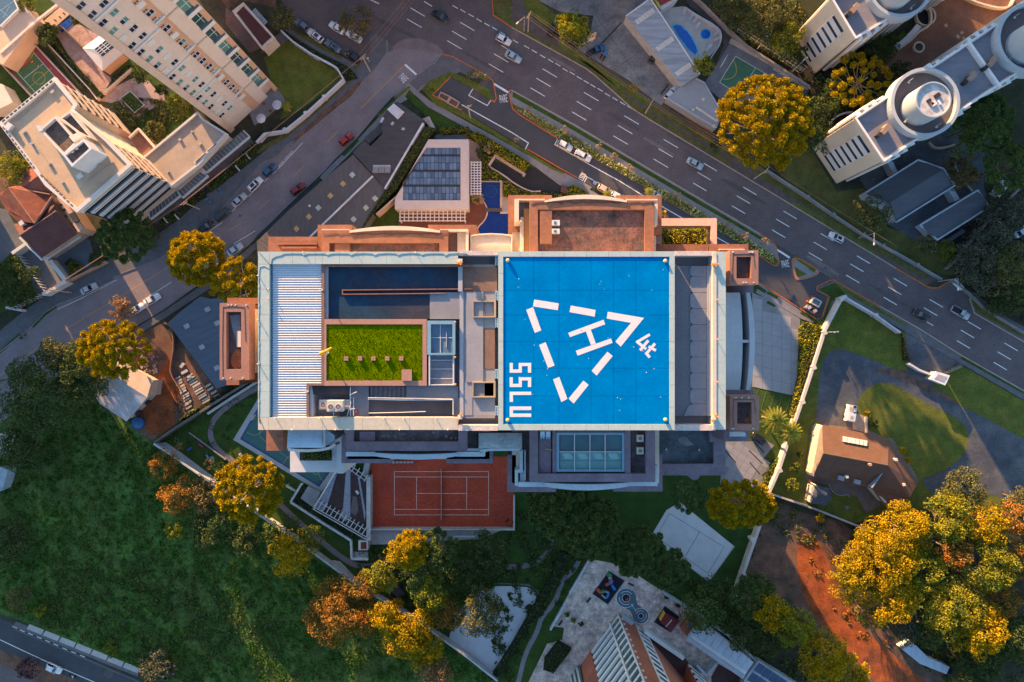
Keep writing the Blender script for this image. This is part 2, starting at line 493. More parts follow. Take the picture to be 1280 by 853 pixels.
kerb([(659,186.5),(702,211.5),(722,222.5)],kerb_orange)
kerb([(1100,383),(1060,360.5),(1043,350.3),(1038,350.5),(1022,358),(1021,363),(1036,371)],kerb_orange)
kerb([(1036,371),(1027.5,396.5)],kerb_orange,.28)
kerb([(949,353.5),(1008,391),(1020,399)],kerb_orange)
kerb([(1100,383),(1150,411.5),(1202,444.5),(1300,500)],kerb_pale)
kerb([(552,68),(543,79),(540,104),(517,97)][0:2]+[(538,81),(520,96),(492,118.5),(470,143),(445,173),(420,197),(405,214),(350,266),(318,298)],pave_grey)
kerb([(318,299),(285,328),(240,361),(205,386),(165,410)],pave_grey)
kerb([(565,40),(575,38),(483.5,50),(484.5,65),(470,85.5),(456,99.5),(440,120.5),(371,176.5)][2:],pave_grey)
kerb([(366,177),(359,181.5),(347,195.5),(325,205.5),(300,235.5),(262,278.5),(250,286.5),(200,323.5),(150,342.5)],pave_grey,.2)
kerb([(142,350.5),(100,370.5),(72,380.5),(55,391.5),(37,411),(0,440)],pave_grey)
def raised(name,pts,m,z=.14):return struct(name,pts,z,m)
raised('pavement',[(640,33),(615,18),(613,-40),(640,-40),(660,18),(690,42),(735,70),(815,125),(860,152),(930,195),(1000,240),(1080,292),(1175,349),(1157,357),(1120,335),(1040,286),(960,238),(915,211),(810,148),(790,135),(745,95),(732,85)],pave_brown,.13)
raised('verge',[(617,19),(640,33.5),(665,48),(668,44),(640,25),(640,-40),(618,-40)],grass_dry,.15)
raised('verge',[(665,48),(732,85),(745,95),(790,135),(810,148),(812,143),(795,130),(752,92),(736,80),(668,45)],grass_dry,.15)
raised('verge',[(700,50),(735,73),(812,125),(806,131),(775,112),(735,82),(697,56)],grass,.15)
raised('verge',[(812,127),(860,155),(935,200),(1000,243),(1080,296),(1160,345),(1158,350),(1076,303),(990,247),(900,188),(806,134)],grass_dry,.15)
raised('verge',[(985,252),(1060,297),(1100,322),(1098,318),(1060,293),(1000,256)],grass,.155)
raised('verge',[(800,140),(830,158),(915,209),(917,205),(830,151),(803,134)],grass_dry,.155)
raised('pavement',[(1216,370),(1212.5,376),(1218,391),(1252,411),(1300,438),(1300,420),(1255,395),(1225,372)],pave_dim,.13)
raised('verge',[(1217,372),(1214,376),(1221,391),(1254,409),(1300,434),(1300,430),(1255,404),(1228,386)],grass_dry,.15)
raised('pavement',[(552,68),(538,81),(520,96),(512,104),(522,113),(527,106),(563,96),(575,90),(590,98),(611,96),(590,84),(566,71)],pave_dim,.13)
raised('verge',[(528,112),(536,101),(543,99),(563,90),(590,101),(612,112),(618,126),(612,125),(590,110),(563,96),(539,119),(578,139),(630,171),(657,187),(692,209),(706,216),(704,218),(690,212),(655,191),(578,147),(545,132),(536,122)],grass,.15)
raised('verge',[(590,86),(610,97.5),(614,103),(600,98),(589,92)],grass,.152)
raised('pavement',[(512,104),(522,114),(540,128),(578,149),(640,183),(690,212),(735,236),(760,250),(745,250),(700,226),(640,192),(575,156),(535,134),(518,118),(506,108)],pave_grey,.14)
raised('pavement',[(657,190),(690,208),(725,226),(740,234),(735,240),(700,232),(668,208)],pave_grey,.145)
raised('verge',[(506,121),(512,112),(518,119),(535,135),(575,157),(566,160),(545,160),(524,137)],grass_deep,.15)
raised('verge',[(494,121),(511,107.5),(513,110),(496,124)],grass,.15)
raised('verge',[(471,144),(493,125),(489,132),(474,146)],grass,.15)
raised('pavement',[(511,110),(496,124),(474,146),(449,173),(423,198),(406,215),(400,222),(404,226),(425,205),(458,172),(500,130),(520,118)],pave_grey,.13)
raised('verge',[(427,193),(446,173),(449,176),(430,196)],grass_deep,.15)
raised('verge',[(398,226),(380,240),(350,268),(318,300),(321,302),(352,272),(384,243),(402,228)],grass_deep,.15)
raised('pavement',[(402,228),(384,243),(352,272),(320,303),(285,331),(262,350),(210,386),(165,413),(170,420),(212,394),(270,356),(322,310),(356,276),(408,232)],pave_dim,.12)
med=[(640,113),(720,157.5),(812,212),(880,252),(960,299),(969,307),(974,327),(970,332),(924,303),(865,270.5),(800,230.5),(750,202.5),(696,172.5),(643,136),(637,120)]
raised('pavement',med,pave_grey,.13)
raised('verge',[(641,115),(720,159.5),(812,214),(880,254),(957,299.5),(955,302.5),(878,258.5),(810,218.5),(718,164),(640.5,121)],grass_deep,.15)
raised('verge',[(640.5,130),(665,142),(700,163),(740,186),(800,223),(850,251),(905,283),(950,309),(967,320),(973,327),(970,332),(924,303),(865,270),(800,230),(750,202),(696,172),(643,136)],grass,.15)
raised('pavement',chaikin([(987,316),(1026,338),(1022,345),(997,352),(993,347)],2),pave_grey,.13)
raised('verge',[(991,321),(996,320),(1020,336.5),(1018,341),(1012,337)],grass,.15)
raised('verge',[(994,334),(1009,343),(998,346.5),(995.5,345)],grass,.15)
raised('pavement',[(1042,351),(1100,384),(1150,412),(1202,445),(1300,501),(1300,512),(1202,455),(1140,420),(1095,393),(1056,371),(1044,376),(1030,412),(1020,399),(1028,396),(1037,371),(1022,363),(1023,359)],pave_dim,.125)
raised('verge',[(1043,354),(1060,362),(1052,371),(1040,376),(1028,410),(1022,400),(1030,396),(1038,371),(1023,362)],grass_deep,.15)
raised('verge',[(1043,353),(1058,361),(1096,384),(1134,406),(1133,408),(1095,388),(1056,366)],grass,.152)
raised('verge',[(1203,446),(1300,502),(1300,504),(1200,448)],grass_deep,.152)
raised('pavement',[(949,354),(960,362),(1008,393),(1019,400),(1016,404),(1000,398),(975,383),(945,366)],pave_grey,.12)
for pts in([(960,364),(973,371),(971,374),(958,367)],[(960,376),(970,382),(968,384),(958,379)],[(1002,389),(1021,399),(1018,402),(1000,392)],[(947,356),(959,364),(956,367),(945,360)]):
 raised('verge',pts,grass_deep,.15)
raised('pavement',[(484,52),(484.5,65),(470,86),(456,100),(440,121),(371,177),(359,182),(347,196),(325,206),(300,236),(262,279),(250,287),(200,324),(150,343),(139,346),(142,351),(100,371),(72,381),(55,392),(37,411),(0,441),(-30,460),(-30,440),(10,405),(35,385),(60,368),(95,345),(150,318),(190,298),(222,276),(260,242),(300,214),(330,190),(352,172),(405,122),(440,84),(452,80),(462,75),(464,55),(460,46),(468,42)],mat('pave_blue',(.105,.108,.12),.9,.2,.5,.15,bump=.15),.12)
raised('pavement',[(352,37),(365,38),(400,56),(440,78),(452,82),(449,86),(438,85),(400,66),(366,46)],pave_dim,.13)
raised('verge',[(366,40),(384,45),(405,58),(428,72),(427,75),(404,63),(383,51)],grass_dry,.15)
raised('verge',[(441,84),(447,80),(450,83),(443,88)],grass_dry,.15)
raised('verge',[(452,100),(456,101),(438,121),(400,152),(371,176),(367,174),(400,143),(436,113)],dirt_brown,.15)
raised('verge',[(320,186),(348,172),(405,121),(440,90),(444,94),(408,130),(356,174),(322,192)],grass_dry,.15)
raised('verge',[(38,408),(52,393),(68,381),(71,384),(56,395),(42,410)],grass_deep,.15)
raised('verge',[(0,438),(24,416),(26,419),(0,442)],grass_deep,.15)
b=B()
for(x,y)in[(590,45),(700,120),(1032,335),(1095,385),(423,208),(300,270)]:
 b.cyl(W(x,y),.34,.02,.033,14)
b.out('manhole_cover',mat('iron_cover',(.07,.065,.065),.6,.2),kind='stuff')
low_road=struct('lower_road',[(-40,755),(0,773),(30,785),(100,818),(170,848),(220,872),(220,930),(-60,930)],.02,mat('asphalt_blue',(.050,.056,.066),.9,.15,.3,.12,bump=.15))
for k,(x,y)in enumerate([(15.5,783),(25,787.5),(35,791.5),(46,796),(56.5,800.5),(67,805),(78,810),(89,814.5),(100,819)]):
 dash(low_road,'lane_dash',(x,y),(x+6,y+2.6),.2,line_white)
cline(low_road,[(-10,795),(15,807),(60,828),(118,853),(150,868)],.18,line_white,.026)
struct('dirt_median',[(-40,797),(0,812),(50,832),(110,856),(60,900),(-40,850)],.05,dirt_brown)
struct('lower_road',[(-60,818),(0,830),(40,848),(90,880),(-60,880)],.06,asphalt)
b=B();b.cyl(W(136,842),1.2,.02,.026,20);b.out('manhole_cover',MATS['iron_cover'],low_road)
slab_m=mat('pave_slab',(.36,.34,.32),.9,.14,.8,.1)
edge=struct('walkway',[(20,777),(175,838),(172,846),(16,783)],.10,pave_dim)
for k in range(7):
 p0=lerp((36,780),(176,836),k/7+.006);p1=lerp((36,780),(176,836),(k+1)/7-.006)
 b=B();b.prism([p0,p1,(p1[0]-3.4,p1[1]+6),(p0[0]-3.4,p0[1]+6)],.09,.16);b.out('paving_slab',slab_m,edge)
b=B();b.line([(16,786),(100,821),(172,852),(220,873)],.3,0,.15);b.out('kerb',pave_dim,kind='structure')
lot=lambda name,pts,m,z:struct(name,pts,z,m)
lot('field',[(-60,540),(20,500),(110,480),(192,556),(270,606),(322,644),(392,692),(447,733),(537,788),(640,866),(640,920),(225,920),(178,842),(36,780),(-60,745)],field_mat,.012)
lot('forecourt_plot',[(190,550),(322,470),(470,200),(560,160),(640,195),(760,250),(960,362),(1020,400),(1032,412),(988,545),(925,750),(900,853),(640,900),(622,851),(447,732),(325,645)],grass_deep,.014)
lot('tower_lawn',[(600,560),(935,560),(955,640),(915,745),(850,730),(760,690),(600,700)],mat('lawn_dark',(.030,.068,.012),1,.3,.35,.3,bump=.5),.018)
yard=lot('car_park_yard',[(664,-40),(786,-40),(812,0),(780,25),(852,108),(872,92),(836,122),(826,132),(815,124),(785,100),(755,82),(735,70),(720,62),(735,55),(742,20),(700,15),(672,0)],yard_conc,.02)
for p,q in[((752,55),(777,28)),((826,118),(836,105))]:
 dash(yard,'drain_slot',p,q,.3,mat('dark_slot',(.015,.016,.02),.9),.026)
for p,q in[((700,15),(760,95)),((745,20),(800,100)),((700,60),(770,20)),((760,92),(815,55))]:
 dash(yard,'slab_joint',p,q,.1,mat('joint_dark',(.06,.06,.06),.95),.025)
lot('lawn',[(640,-40),(664,-40),(675,2),(695,20),(697,35),(690,42),(660,20),(640,5)],grass,.02)
pool_deck=lot('pool_deck',[(820,12),(855,8),(868,18),(895,33),(901,41),(900,57),(888,70),(880,72),(870,90),(850,70)],pale_concrete,.03)
lot('club_lane',[(846,-20),(868,-5),(905,30),(930,55),(1015,108),(1000,122),(960,110),(915,130),(888,98),(905,57),(900,36),(862,8)],asphalt_old,.02)
court2=lot('sports_court',[(915,49),(962,76),(1013,110),(1004,124),(960,128),(905,128),(879,106),(895,84)],mat('court_slab',(.15,.155,.17),.9,.2,.4,.15),.05)
g=B();g.prism([(919.5,70.5),(962,95),(977,104),(960,122),(925,120),(899.5,103)],.04,.056);g.out('green_court',mat('court_green',(.055,.15,.09),.8,.12,.5,.08),court2)
for p,q in[((944.5,85),(923,120)),((956,92),(945,110)),((899.5,103),(919.5,70.5)),((919.5,70.5),(977,104)),((899.5,103),(925,120)),((900,85),(907.5,72))]:
 dash(court2,'court_line',p,q,.12,line_white,.062)
arc=[(917,76),(920,82),(921,90),(918,96),(911,99.5),(904,99)]
cline(court2,chaikin(arc,2,False),.16,mat('line_gold',(.45,.34,.05),.8),.062,'court_line')
lot('court_brown',[(1085,100),(1110,70),(1140,45),(1158,8),(1160,-40),(1280,-40),(1280,15),(1190,70),(1150,85),(1120,100)],mat('brick_paving',(.20,.095,.060),.9,.22,.3,.15,col2=(.14,.075,.055),blotch=.1),.03)
lot('dark_drive',[(1085,190),(1150,165),(1200,150),(1230,185),(1230,235),(1240,262),(1180,300),(1150,305),(1110,280),(1075,225)],drive_dark,.02)
lot('lawn',[(985,190),(1010,180),(1046,240),(1080,235),(1110,285),(1160,300),(1195,300),(1215,310),(1190,345),(1160,338),(1080,290),(1000,238),(975,220)],grass_dry,.016)
lot('garden_ground',[(975,120),(1015,60),(1100,60),(1120,110),(1060,140),(1020,180),(985,190)],soil,.016)
lot('woodland_ground',[(1180,300),(1300,170),(1340,170),(1340,440),(1280,405),(1225,372),(1195,345)],soil,.018)
lot('woodland_ground',[(900,-40),(1000,-40),(1015,40),(985,90),(930,55)],mat('leaf_floor',(.030,.034,.018),1,.35,.3,.3,bump=.5),.016)
villa_lawn=lot('villa_lawn',[(1032,412),(1044,376),(1056,371),(1126,416),(1200,456),(1330,530),(1330,640),(1240,640),(1150,640),(1060,655),(965,618),(988,545)],grass,.022)
lot('driveway',chaikin([(1019,533),(1022,500),(1025,462),(1034,440),(1052,436),(1082,446),(1110,459),(1132,466),(1125,414),(1150,420),(1202,446),(1206,456),(1190,462),(1165,474),(1170,490),(1215,513),(1256,536),(1300,560),(1330,600),(1330,640),(1262,625),(1226,615),(1170,622),(1148,600),(1172,592),(1200,576),(1211,555),(1210,535),(1192,520),(1162,507),(1130,488),(1110,478),(1092,480),(1077,492),(1070,507),(1068,525),(1069,537)],1),drive_dark,.03)
lot('dirt_strip',chaikin([(1090,462),(1110,459),(1134,467),(1180,492),(1210,508),(1212,513),(1170,496),(1130,475),(1105,468)],1),mat('dusty_tarmac',(.15,.085,.06),1,.3,.6,.3,col2=(.06,.055,.055),blotch=.4),.034)
lot('verge',[(1131,416),(1137,450),(1133,464),(1110,458),(1082,445),(1060,436),(1050,425),(1062,408),(1090,398)],grass,.036)
lot('verge',[(1167,481),(1190,465),(1202,460),(1330,535),(1330,572),(1260,537),(1200,507)],grass,.036)
lot('terrace',[(1014,532),(1021,530),(1070,535),(1084,520),(1086,538),(1108,548),(1115,548),(1148,598),(1146,606),(1100,610),(1100,633),(1083,641),(1071,621),(1058,620),(1042,616),(1036,607),(1010,603),(1007,595)],mat('terrace_brown',(.16,.125,.11),.9,.2,.6,.12),.04)
lot('dirt_lot',[(962,620),(1000,640),(1050,652),(1100,690),(1040,720),(1120,800),(1200,853),(1230,900),(1100,900),(1040,830),(985,745),(930,760),(925,735)],dirt_brown,.024)
lot('dirt_track',chaikin([(998,665),(1020,670),(1035,700),(1050,740),(1080,790),(1130,830),(1180,870),(1110,870),(1060,815),(1015,770),(995,720)],2),dirt,.03)
path_m=mat('garden_path',(.19,.155,.165),.9,.15,.8,.12)
def path(pts,w,m=path_m,z=.06,name='garden_path'):
 b=B();b.line(chaikin(pts,2,False),w,-.1,z);return b.out(name,m,kind='structure')
path([(325,483),(295,500),(272,518),(263,533),(263,548),(272,563),(290,576),(308,588),(345,626),(365,645),(386,664),(402,677),(425,696),(447,709),(472,707),(515,699),(557,699),(590,706),(640,710),(667,706),(685,692),(690,675),(688,660)],1.35)
path([(726,690),(722,708),(702,727),(695,752),(676,772),(672,790),(657,815),(648,853),(640,880)],1.2,pave_grey)
lot('skate_court',chaikin([(607,733),(655,733),(668,738),(671,750),(664,772),(650,800),(625,846),(600,828),(566,806),(560,795),(575,760)],1),mat('pale_blue_court',(.46,.48,.51),.85,.1,.4,.06),.07)
struct('court_kerb',[(604,728),(660,730),(673,738),(676,750),(668,735),(655,732)],.3,pave_dim)
white_court=lot('volley_court',[(812.5,672.5),(833,638),(850,628),(917,682.5),(886,727.5)],mat('court_white',(.55,.56,.57),.85,.08,.4,.05),.06)
dash(white_court,'court_line',(875,664),(857,695),.12,asphalt_new,.066)
cline(white_court,[(820,671),(837,642),(905,684),(885,717),(820,671)],.1,asphalt_new,.066,'court_line')
b=B();b.line([(815,673),(886,727),(918,683)],.25,0,.12);b.out('court_edge',pale_concrete,white_court)
plaza_m=mat('plaza_paving',(.42,.33,.29),.9,.4,.7,.4,col2=(.66,.53,.46),blotch=.5)
plaza=lot('plaza',[(738,699),(764,704),(790,715),(826,738),(870,765),(905,800),(960,853),(980,900),(640,900),(662,850),(684,805),(703,800),(705,785),(690,783),(717,730)],plaza_m,.05)
for p,q in[((722,733),(742,744)),((764,752),(790,768)),((742,744),(720,775)),((785,728),(822,752)),((826,740),(805,765)),((800,770),(840,796)),((705,786),(740,744)),((700,800),(730,815)),((712,780),(745,800))]:
 dash(plaza,'paving_joint',p,q,.12,mat('joint_pale',(.36,.33,.32),.9),.056)
ring_m=mat('roof_coping_pale',(.335,.41,.395),.75,.07,.25,.06)
ring_joint=mat('coping_joint',(.30,.32,.31),.9)
cable_m=mat('cable_grey_blue',(.10,.17,.22),.8)
terra=mat('terracotta_render',(.255,.112,.070),.9,.14,.25,.14,col2=(.205,.092,.062),blotch=.5)
terra_dk=mat('terracotta_stained',(.165,.080,.068),.95,.42,.5,.38,col2=(.075,.058,.058),blotch=.5)
cream=mat('cream_render',(.58,.49,.40),.85,.10,.3,.08)
palewhite=mat('pale_trim',(.52,.52,.50),.75,.10,.4,.08)
shade_mauve=mat('shaded_render',(.180,.145,.178),.9,.14,.3,.14,col2=(.145,.120,.150),blotch=.4)  # purple shade of the tower's shaded side put into the render colour
shade_mauve_dk=mat('shaded_membrane',(.075,.060,.070),.9,.35,.5,.3,col2=(.13,.12,.13),blotch=.35)  # shaded copy of the wing roof surface, shade put into its colour
navy_deck=mat('bitumen_deck',(.014,.042,.078),.8,.22,.3,.14,spec=.1,col2=(.036,.040,.058),blotch=.15)
deck_grey=mat('deck_grey',(.20,.20,.225),.85,.10,.4,.08)
deck_light=mat('deck_light',(.30,.31,.34),.8,.08,.4,.06)
deck_brown=mat('deck_brown',(.17,.105,.085),.85,.18,.5,.15)
wall_pale=mat('wall_pale',(.50,.49,.50),.85,.08,.4,.06)
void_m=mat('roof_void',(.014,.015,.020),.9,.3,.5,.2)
vault_blue=mat('vault_metal',(.27,.38,.50),.45,.15,.35,.10,spec=.5,col2=(.27,.36,.46),blotch=.5)
steel=mat('steel',(.55,.56,.58),.4,.08,.8,.05,metal=.2)
glass_dark=glassmat('glass_dark',(.018,.030,.045))
orange_lamp=mat('orange_lens',(.75,.26,.03),.4,.1,2,.05)
rust=mat('rust_stain',(.30,.09,.035),.95,.4,.8,.4)
tower=thing('helipad_tower','tall apartment tower with a blue helipad and white roof terraces','tower',W(610,426,0))
def tp(b,name,m,parent=None,label=None,smooth=False):
 o=b.out(name,m,parent or tower,smooth=smooth)
 if label:o['label']=label
 return o
ZR=91.0
b=B()
b.rect(325,318,904,534,0,88.5)
b.rect(362,330,486,505,0,16,0);b.rect(340,345,361.9,492,0,9,0)  # hidden low blocks added under the roof to shade the courts
b.rect(402,292,594,316,0,81.5);b.rect(640,250,820,316,0,81.5)
b.rect(430,537,612,574,0,81.0);b.rect(640,537,824,604,0,81.0)
tp(b,'shaft_wall',cream)
shaft=tower.children[-1]if len(tower.children)else None
win_band=B();slab_band=B()
def band(x0,y0,x1,y1,zt):
 p=[W(x,y,zt)for x,y in((x0,y0),(x1,y0),(x1,y1),(x0,y1))]
 for k in range(4):
  w_=Wall(p[(k+1)%4][:2],p[k][:2])
  for f in range(1,26):
   z=3.2*f+1
   if z+2>zt:break
   w_.box(win_band,.8,w_.L-.8,z,z+1.5,-.05,.06)
   w_.box(slab_band,.05,w_.L-.05,z-.75,z-.35,-.05,.12)
band(325,318,904,534,88.5)
tp(win_band,'window_band',glass_dark);tp(slab_band,'floor_band',palewhite)
b=B();b.rect(325,318,904,534,88.5,89.0);tp(b,'roof_deck',deck_grey)
def slab_run(x0,y0,x1,y1,cuts,vertical,z0=88.6,z1=ZR,m=ring_m,g=.25,name='coping_slab'):
 c=cuts
 for i in range(len(c)-1):
  b=B()
  if vertical:b.rect(x0,c[i]+g/2,x1,c[i+1]-g/2,z0,z1)
  else:b.rect(c[i]+g/2,y0,c[i+1]-g/2,y1,z0,z1)
  tp(b,name,m)
slab_run(322.5,314.8,572.5,330.2,[322.5,336.8,365.4,394.5,403.5,424.5,453.5,483.3,512.8,542.4,572.5],False)
slab_run(322.5,522,572.5,537.6,[322.5,336,365,385,403.5,424.5,453,482.5,512,541.5,572.5],False,m=mat('roof_coping_cream',(.43,.40,.325),.75,.08,.3,.08))
slab_run(322.5,330.4,336.8,521.8,[330.4,362,393.5,425.5,457.5,489.5,521.8],True)
b=B()
b.rect(322.9,315.2,572.1,329.8,88.6,ZR-.06);b.rect(322.9,522.4,572.1,537.2,88.6,ZR-.06);b.rect(322.9,330,336.4,522,88.6,ZR-.06)
tp(b,'coping_bed',ring_joint)
def swag(pts,r=.035,z=ZR+.03):
 b=B()
 P=[W(x,y,z)for x,y in pts]
 for i in range(len(P)-1):b.tube(P[i],P[i+1],r,5)
 return b
pts=[(339,330),(340,324),(345,321),(352,319.5)]
x=352.0
while x<568:
 pts+=[(x+3,317.6),(x+14,316.8+rnd.random()*.8),(x+25,317.4),(x+27.5,319.3+rnd.random())]
 x+=29.5
tp(swag(pts),'lightning_cable',cable_m)
pts=[(336,336),(330,333),(325,334)]
y=336
while y<520:
 pts+=[(324.0+rnd.random()*.5,y+4),(323.6,y+16),(324.8,y+22),(323.8,y+24)]
 y+=24
pts+=[(324,522),(330,537)]
tp(swag(pts,.03),'lightning_cable',cable_m)
tp(swag([(324,316),(336.5,330)],.03),'lightning_cable',cable_m)
b=B()
for(x,y)in[(323.5,345),(323.5,400),(323.5,455),(345,522.8),(400,522.8),(480,522.8),(505,522.8),(545,522.8),(366,537),(420,537),(500,537),(560,537),(380,316),(445,316),(520,316)]:
 p=W(x,y,ZR);b.cyl(p,.05,ZR,ZR+.35,6);b.ball((p.x,p.y,ZR+.4),.09,6)
tp(b,'edge_stud',mat('stud_pale',(.7,.6,.45),.6))
def corrug(name,x0,y0,x1,y1,z,pitch_px,amp,m,parent):
 b=B()
 n=max(2,int((y1-y0)/pitch_px)*6)
 vs=[];fs=[]
 for i in range(n+1):
  yy=y0+(y1-y0)*i/n
  ph=i/6.0*2*math.pi
  zz=z+amp*math.cos(ph)
  for xx in(x0,x1):
   p=W(xx,yy,z);vs.append((p.x,p.y,zz))
 for i in range(n):fs.append((2*i,2*i+2,2*i+3,2*i+1))
 b.add(vs,fs)
 o=tp(b,name,m,parent);o.data.shade_smooth();return o
sheet_w=mat('white_roof_sheet',(.50,.52,.55),.5,.06,.4,.05,spec=.4)
corrug('corrugated_roof',341.2,331,401.8,479,90.58,3.0,.075,sheet_w,tower)
corrug('corrugated_roof',341.2,479,383.2,521.5,90.58,3.0,.075,sheet_w,tower)
b=B();b.rect(336.9,330.4,341.2,521.8,88.6,90.3);tp(b,'roof_gutter',mat('gutter_blue',(.25,.38,.55),.5,.1,.5,.06))
b=B();b.rect(401.9,330.4,405.4,479,88.6,90.75);b.rect(383.3,479,386.3,521.8,88.6,90.75);b.rect(386.4,479.0,405.4,482.3,88.6,90.76)
tp(b,'roof_kerb',deck_brown)
b=B();b.rect(410,333.5,571.8,364.5,88.6,90.15);tp(b,'bitumen_deck',navy_deck)
b=B();b.rect(410,364.5,537,398.6,88.6,90.1);tp(b,'bitumen_deck',navy_deck)
b=B();b.rect(405.5,330.4,410,398.6,88.6,90.4);tp(b,'deck_border',deck_light)
b=B();b.rect(405.6,331.4,590,333.4,88.6,90.7);tp(b,'roof_kerb',terra)
b=B();b.line([(428,362.8),(557,361.5),(590,361.3)],.12,88.6,90.45);b.line([(428,368),(537,367),(557,366.6)],.12,88.6,90.42);b.line([(428,362.2),(428,368.4)],.12,88.6,90.43)
tp(b,'fin_wall',terra)
b=B();b.rect(537.2,365.5,574.5,399,88.6,90.2);tp(b,'deck_panel',deck_grey)
b=B();b.rect(572.6,331.4,578,364.4,88.6,90.55);b.rect(574.5,364.5,579.3,521,88.6,90.32);tp(b,'low_wall',deck_light)
b=B();b.frame((405.5,399,533.4,482.4),(407.8,405.6,528.2,476.2),88.6,90.76);tp(b,'garden_frame',mat('frame_rose',(.33,.180,.142),.85,.10,.5,.08))
b=B();b.rect(407.6,405.4,528.4,476.4,88.6,90.62)
turf=tp(b,'roof_lawn',mat('turf',(.105,.155,.0),1,.25,2.0,.38,spec=.0,bump=.8,bscale=14))
gv=[];gf=[]
rg=np.random.default_rng(3)
for k in range(5200):
 p=W(408.2+rg.random()*119.4,406+rg.random()*69.8,90.62)
 a=rg.random()*6.28;h=.05+.06*rg.random();w_=.05
 o=len(gv);t=(math.cos(a)*w_,math.sin(a)*w_);l=(rg.random()-.5)*.10,(rg.random()-.5)*.10
 gv+=[(p.x-t[0],p.y-t[1],90.61),(p.x+t[0],p.y+t[1],90.61),(p.x+l[0],p.y+l[1],90.62+h)]
 gf.append((o,o+1,o+2))
b=B();b.add(gv,gf);o=tp(b,'grass_blades',leafmat('turf_blade',(.15,.21,.0),.4,.2),turf);o['kind']='stuff'
for i,x in enumerate((433.3,450.6,467.3,484.6,502.0)):
 t=thing('cube_seat',('terracotta cube seat on the roof lawn, '+('nearest the windsock','second from the windsock','middle of its row of five','second from the square bench','nearest the square bench')[i]),'seat',W(x,448.3,90.62),'cube seats on the roof lawn')
 rose=MATS['frame_rose']
 c=W(x,448.3,90.62)
 b=B();b.box((c.x,c.y,90.77),(.50,.50,.26));b.out('seat_body',rose,t)
 for dx in(-.13,.13):
  for dy in(-.13,.13):
   b=B();b.box((c.x+dx,c.y+dy,90.92),(.235,.235,.04));b.out('top_tile',rose,t)
t=thing('square_bench','square terracotta box bench at the corner of the roof lawn','bench',W(508.3,469,90.62))
b=B();b.rect(502.4,462.4,514.4,475.8,90.62,91.0);b.out('bench_body',terra,t)
b=B();b.rect(502.0,462.0,514.8,476.2,91.0,91.06);b.out('bench_top',MATS['frame_rose'],t)
ws=thing('windsock','orange windsock on a short mast beside the roof lawn','windsock',W(409.5,441,90.7))
p0=W(409.5,441,90.7);p1=Vector((p0.x,p0.y,92.0))
b=B();b.tube(p0,p1,.06,8);b.cyl((p0.x,p0.y),.18,90.7,90.78,10);b.out('mast',white,ws)
b=B();b.tube(p1+Vector((-.55,-.1,.05)),p1+Vector((.05,.12,.03)),.27,12,.22);b.out('sock_mouth',mat('sock_orange',(.80,.30,.02),.7,.1,3,.1),ws,smooth=True)
b=B();b.tube(p1+Vector((.05,.12,.03)),p1+Vector((.85,.62,-.02)),.22,12,.10);b.out('sock_tail',MATS['sock_orange'],ws,smooth=True)
b=B();b.ball((p0.x+.1,p0.y-.16,91.7),.16,8);b.out('lamp',white,ws)
def mast(x,y,z,h,label):
 t=thing('lightning_mast',label,'mast',W(x,y,z))
 p=W(x,y,z)
 b=B();b.tube(p,(p.x,p.y,z+h),.035,6);b.cyl((p.x,p.y),.14,z,z+.06,8);b.out('rod',steel,t)
 b=B();b.ball((p.x,p.y,z+h),.09,6);b.out('tip',orange_lamp,t)
mast(402.6,362.5,90.75,.9,'thin lightning mast on the kerb of the corrugated roof')
mast(384.6,489.5,90.75,.9,'thin lightning mast on the kerb above the air conditioners')
mast(338.6,362.5,90.3,.9,'thin lightning mast in the blue gutter, upper of two')
mast(338.0,374,90.3,.9,'thin lightning mast in the blue gutter, lower of two')
b=B();b.rect(386.4,482.4,424,521.5,88.6,88.9);b.rect(424,482.6,566,521.5,88.6,89.5);tp(b,'yard_floor',mat('yard_dark',(.085,.085,.10),.9,.2,.4,.1))
b=B();b.rect(386.4,482.5,391.5,521.5,88.7,90.3);tp(b,'yard_wall',wall_pale)
b=B();b.prism([(390,482.8),(437,482.8),(437,493),(392,493.5)],88.7,90.4);tp(b,'plant_cover',mat('cover_dark',(.040,.036,.040),.8,.2,.4,.1))
b=B();b.rect(437,482.8,461,521,88.9,89.7);tp(b,'yard_platform',deck_grey)
b=B();b.rect(508.3,482.8,573,498,88.9,89.9);b.rect(566.5,498,574,521,88.9,89.9);tp(b,'landing',deck_grey)
b=B()
for k in range(16):
 x0=463+k*2.85
 b.rect(x0,483.2,x0+2.7,497.6,88.9,89.7-abs(8-k)*.0-.11*(k%2))
tp(b,'stair_flight',mat('stair_grey',(.15,.15,.165),.9,.15,.5,.1))
b=B()
for k in range(22):
 x0=464.5+k*3.4
 if x0>539:break
 b.rect(x0,501.5,x0+2.6,515.5,88.0,89.4-.1*(k%2))
tp(b,'stair_flight',MATS['stair_grey'])
b=B();b.rect(540,501,565.5,517,88.0,89.05);tp(b,'stair_landing',void_m)
b=B();b.line([(460,499.3),(500,500.4),(566,500.2)],.1,89,90.55);b.line([(566.2,500),(566.2,519)],.12,89,90.6);tp(b,'stair_wall',white)
b=B();p=W(460,497.5,90.6)
for a,c in(((460,497.4),(566,499)),((461,516.6),(505,515.6)),((505,515.6),(532,514.6))):
 b.tube(W(*a,90.6),W(*c,90.6),.045,6)
for x in(462,478,494,510,526,542,558):
 b.tube(W(x,497.6+(x-462)*.013,89.4),W(x,497.6+(x-462)*.013,90.6),.03,5)
tp(b,'stair_handrail',steel)
ac_body=mat('ac_casing',(.46,.42,.38),.6,.08,.8,.06)
fan_dk=mat('fan_dark',(.03,.03,.033),.7)
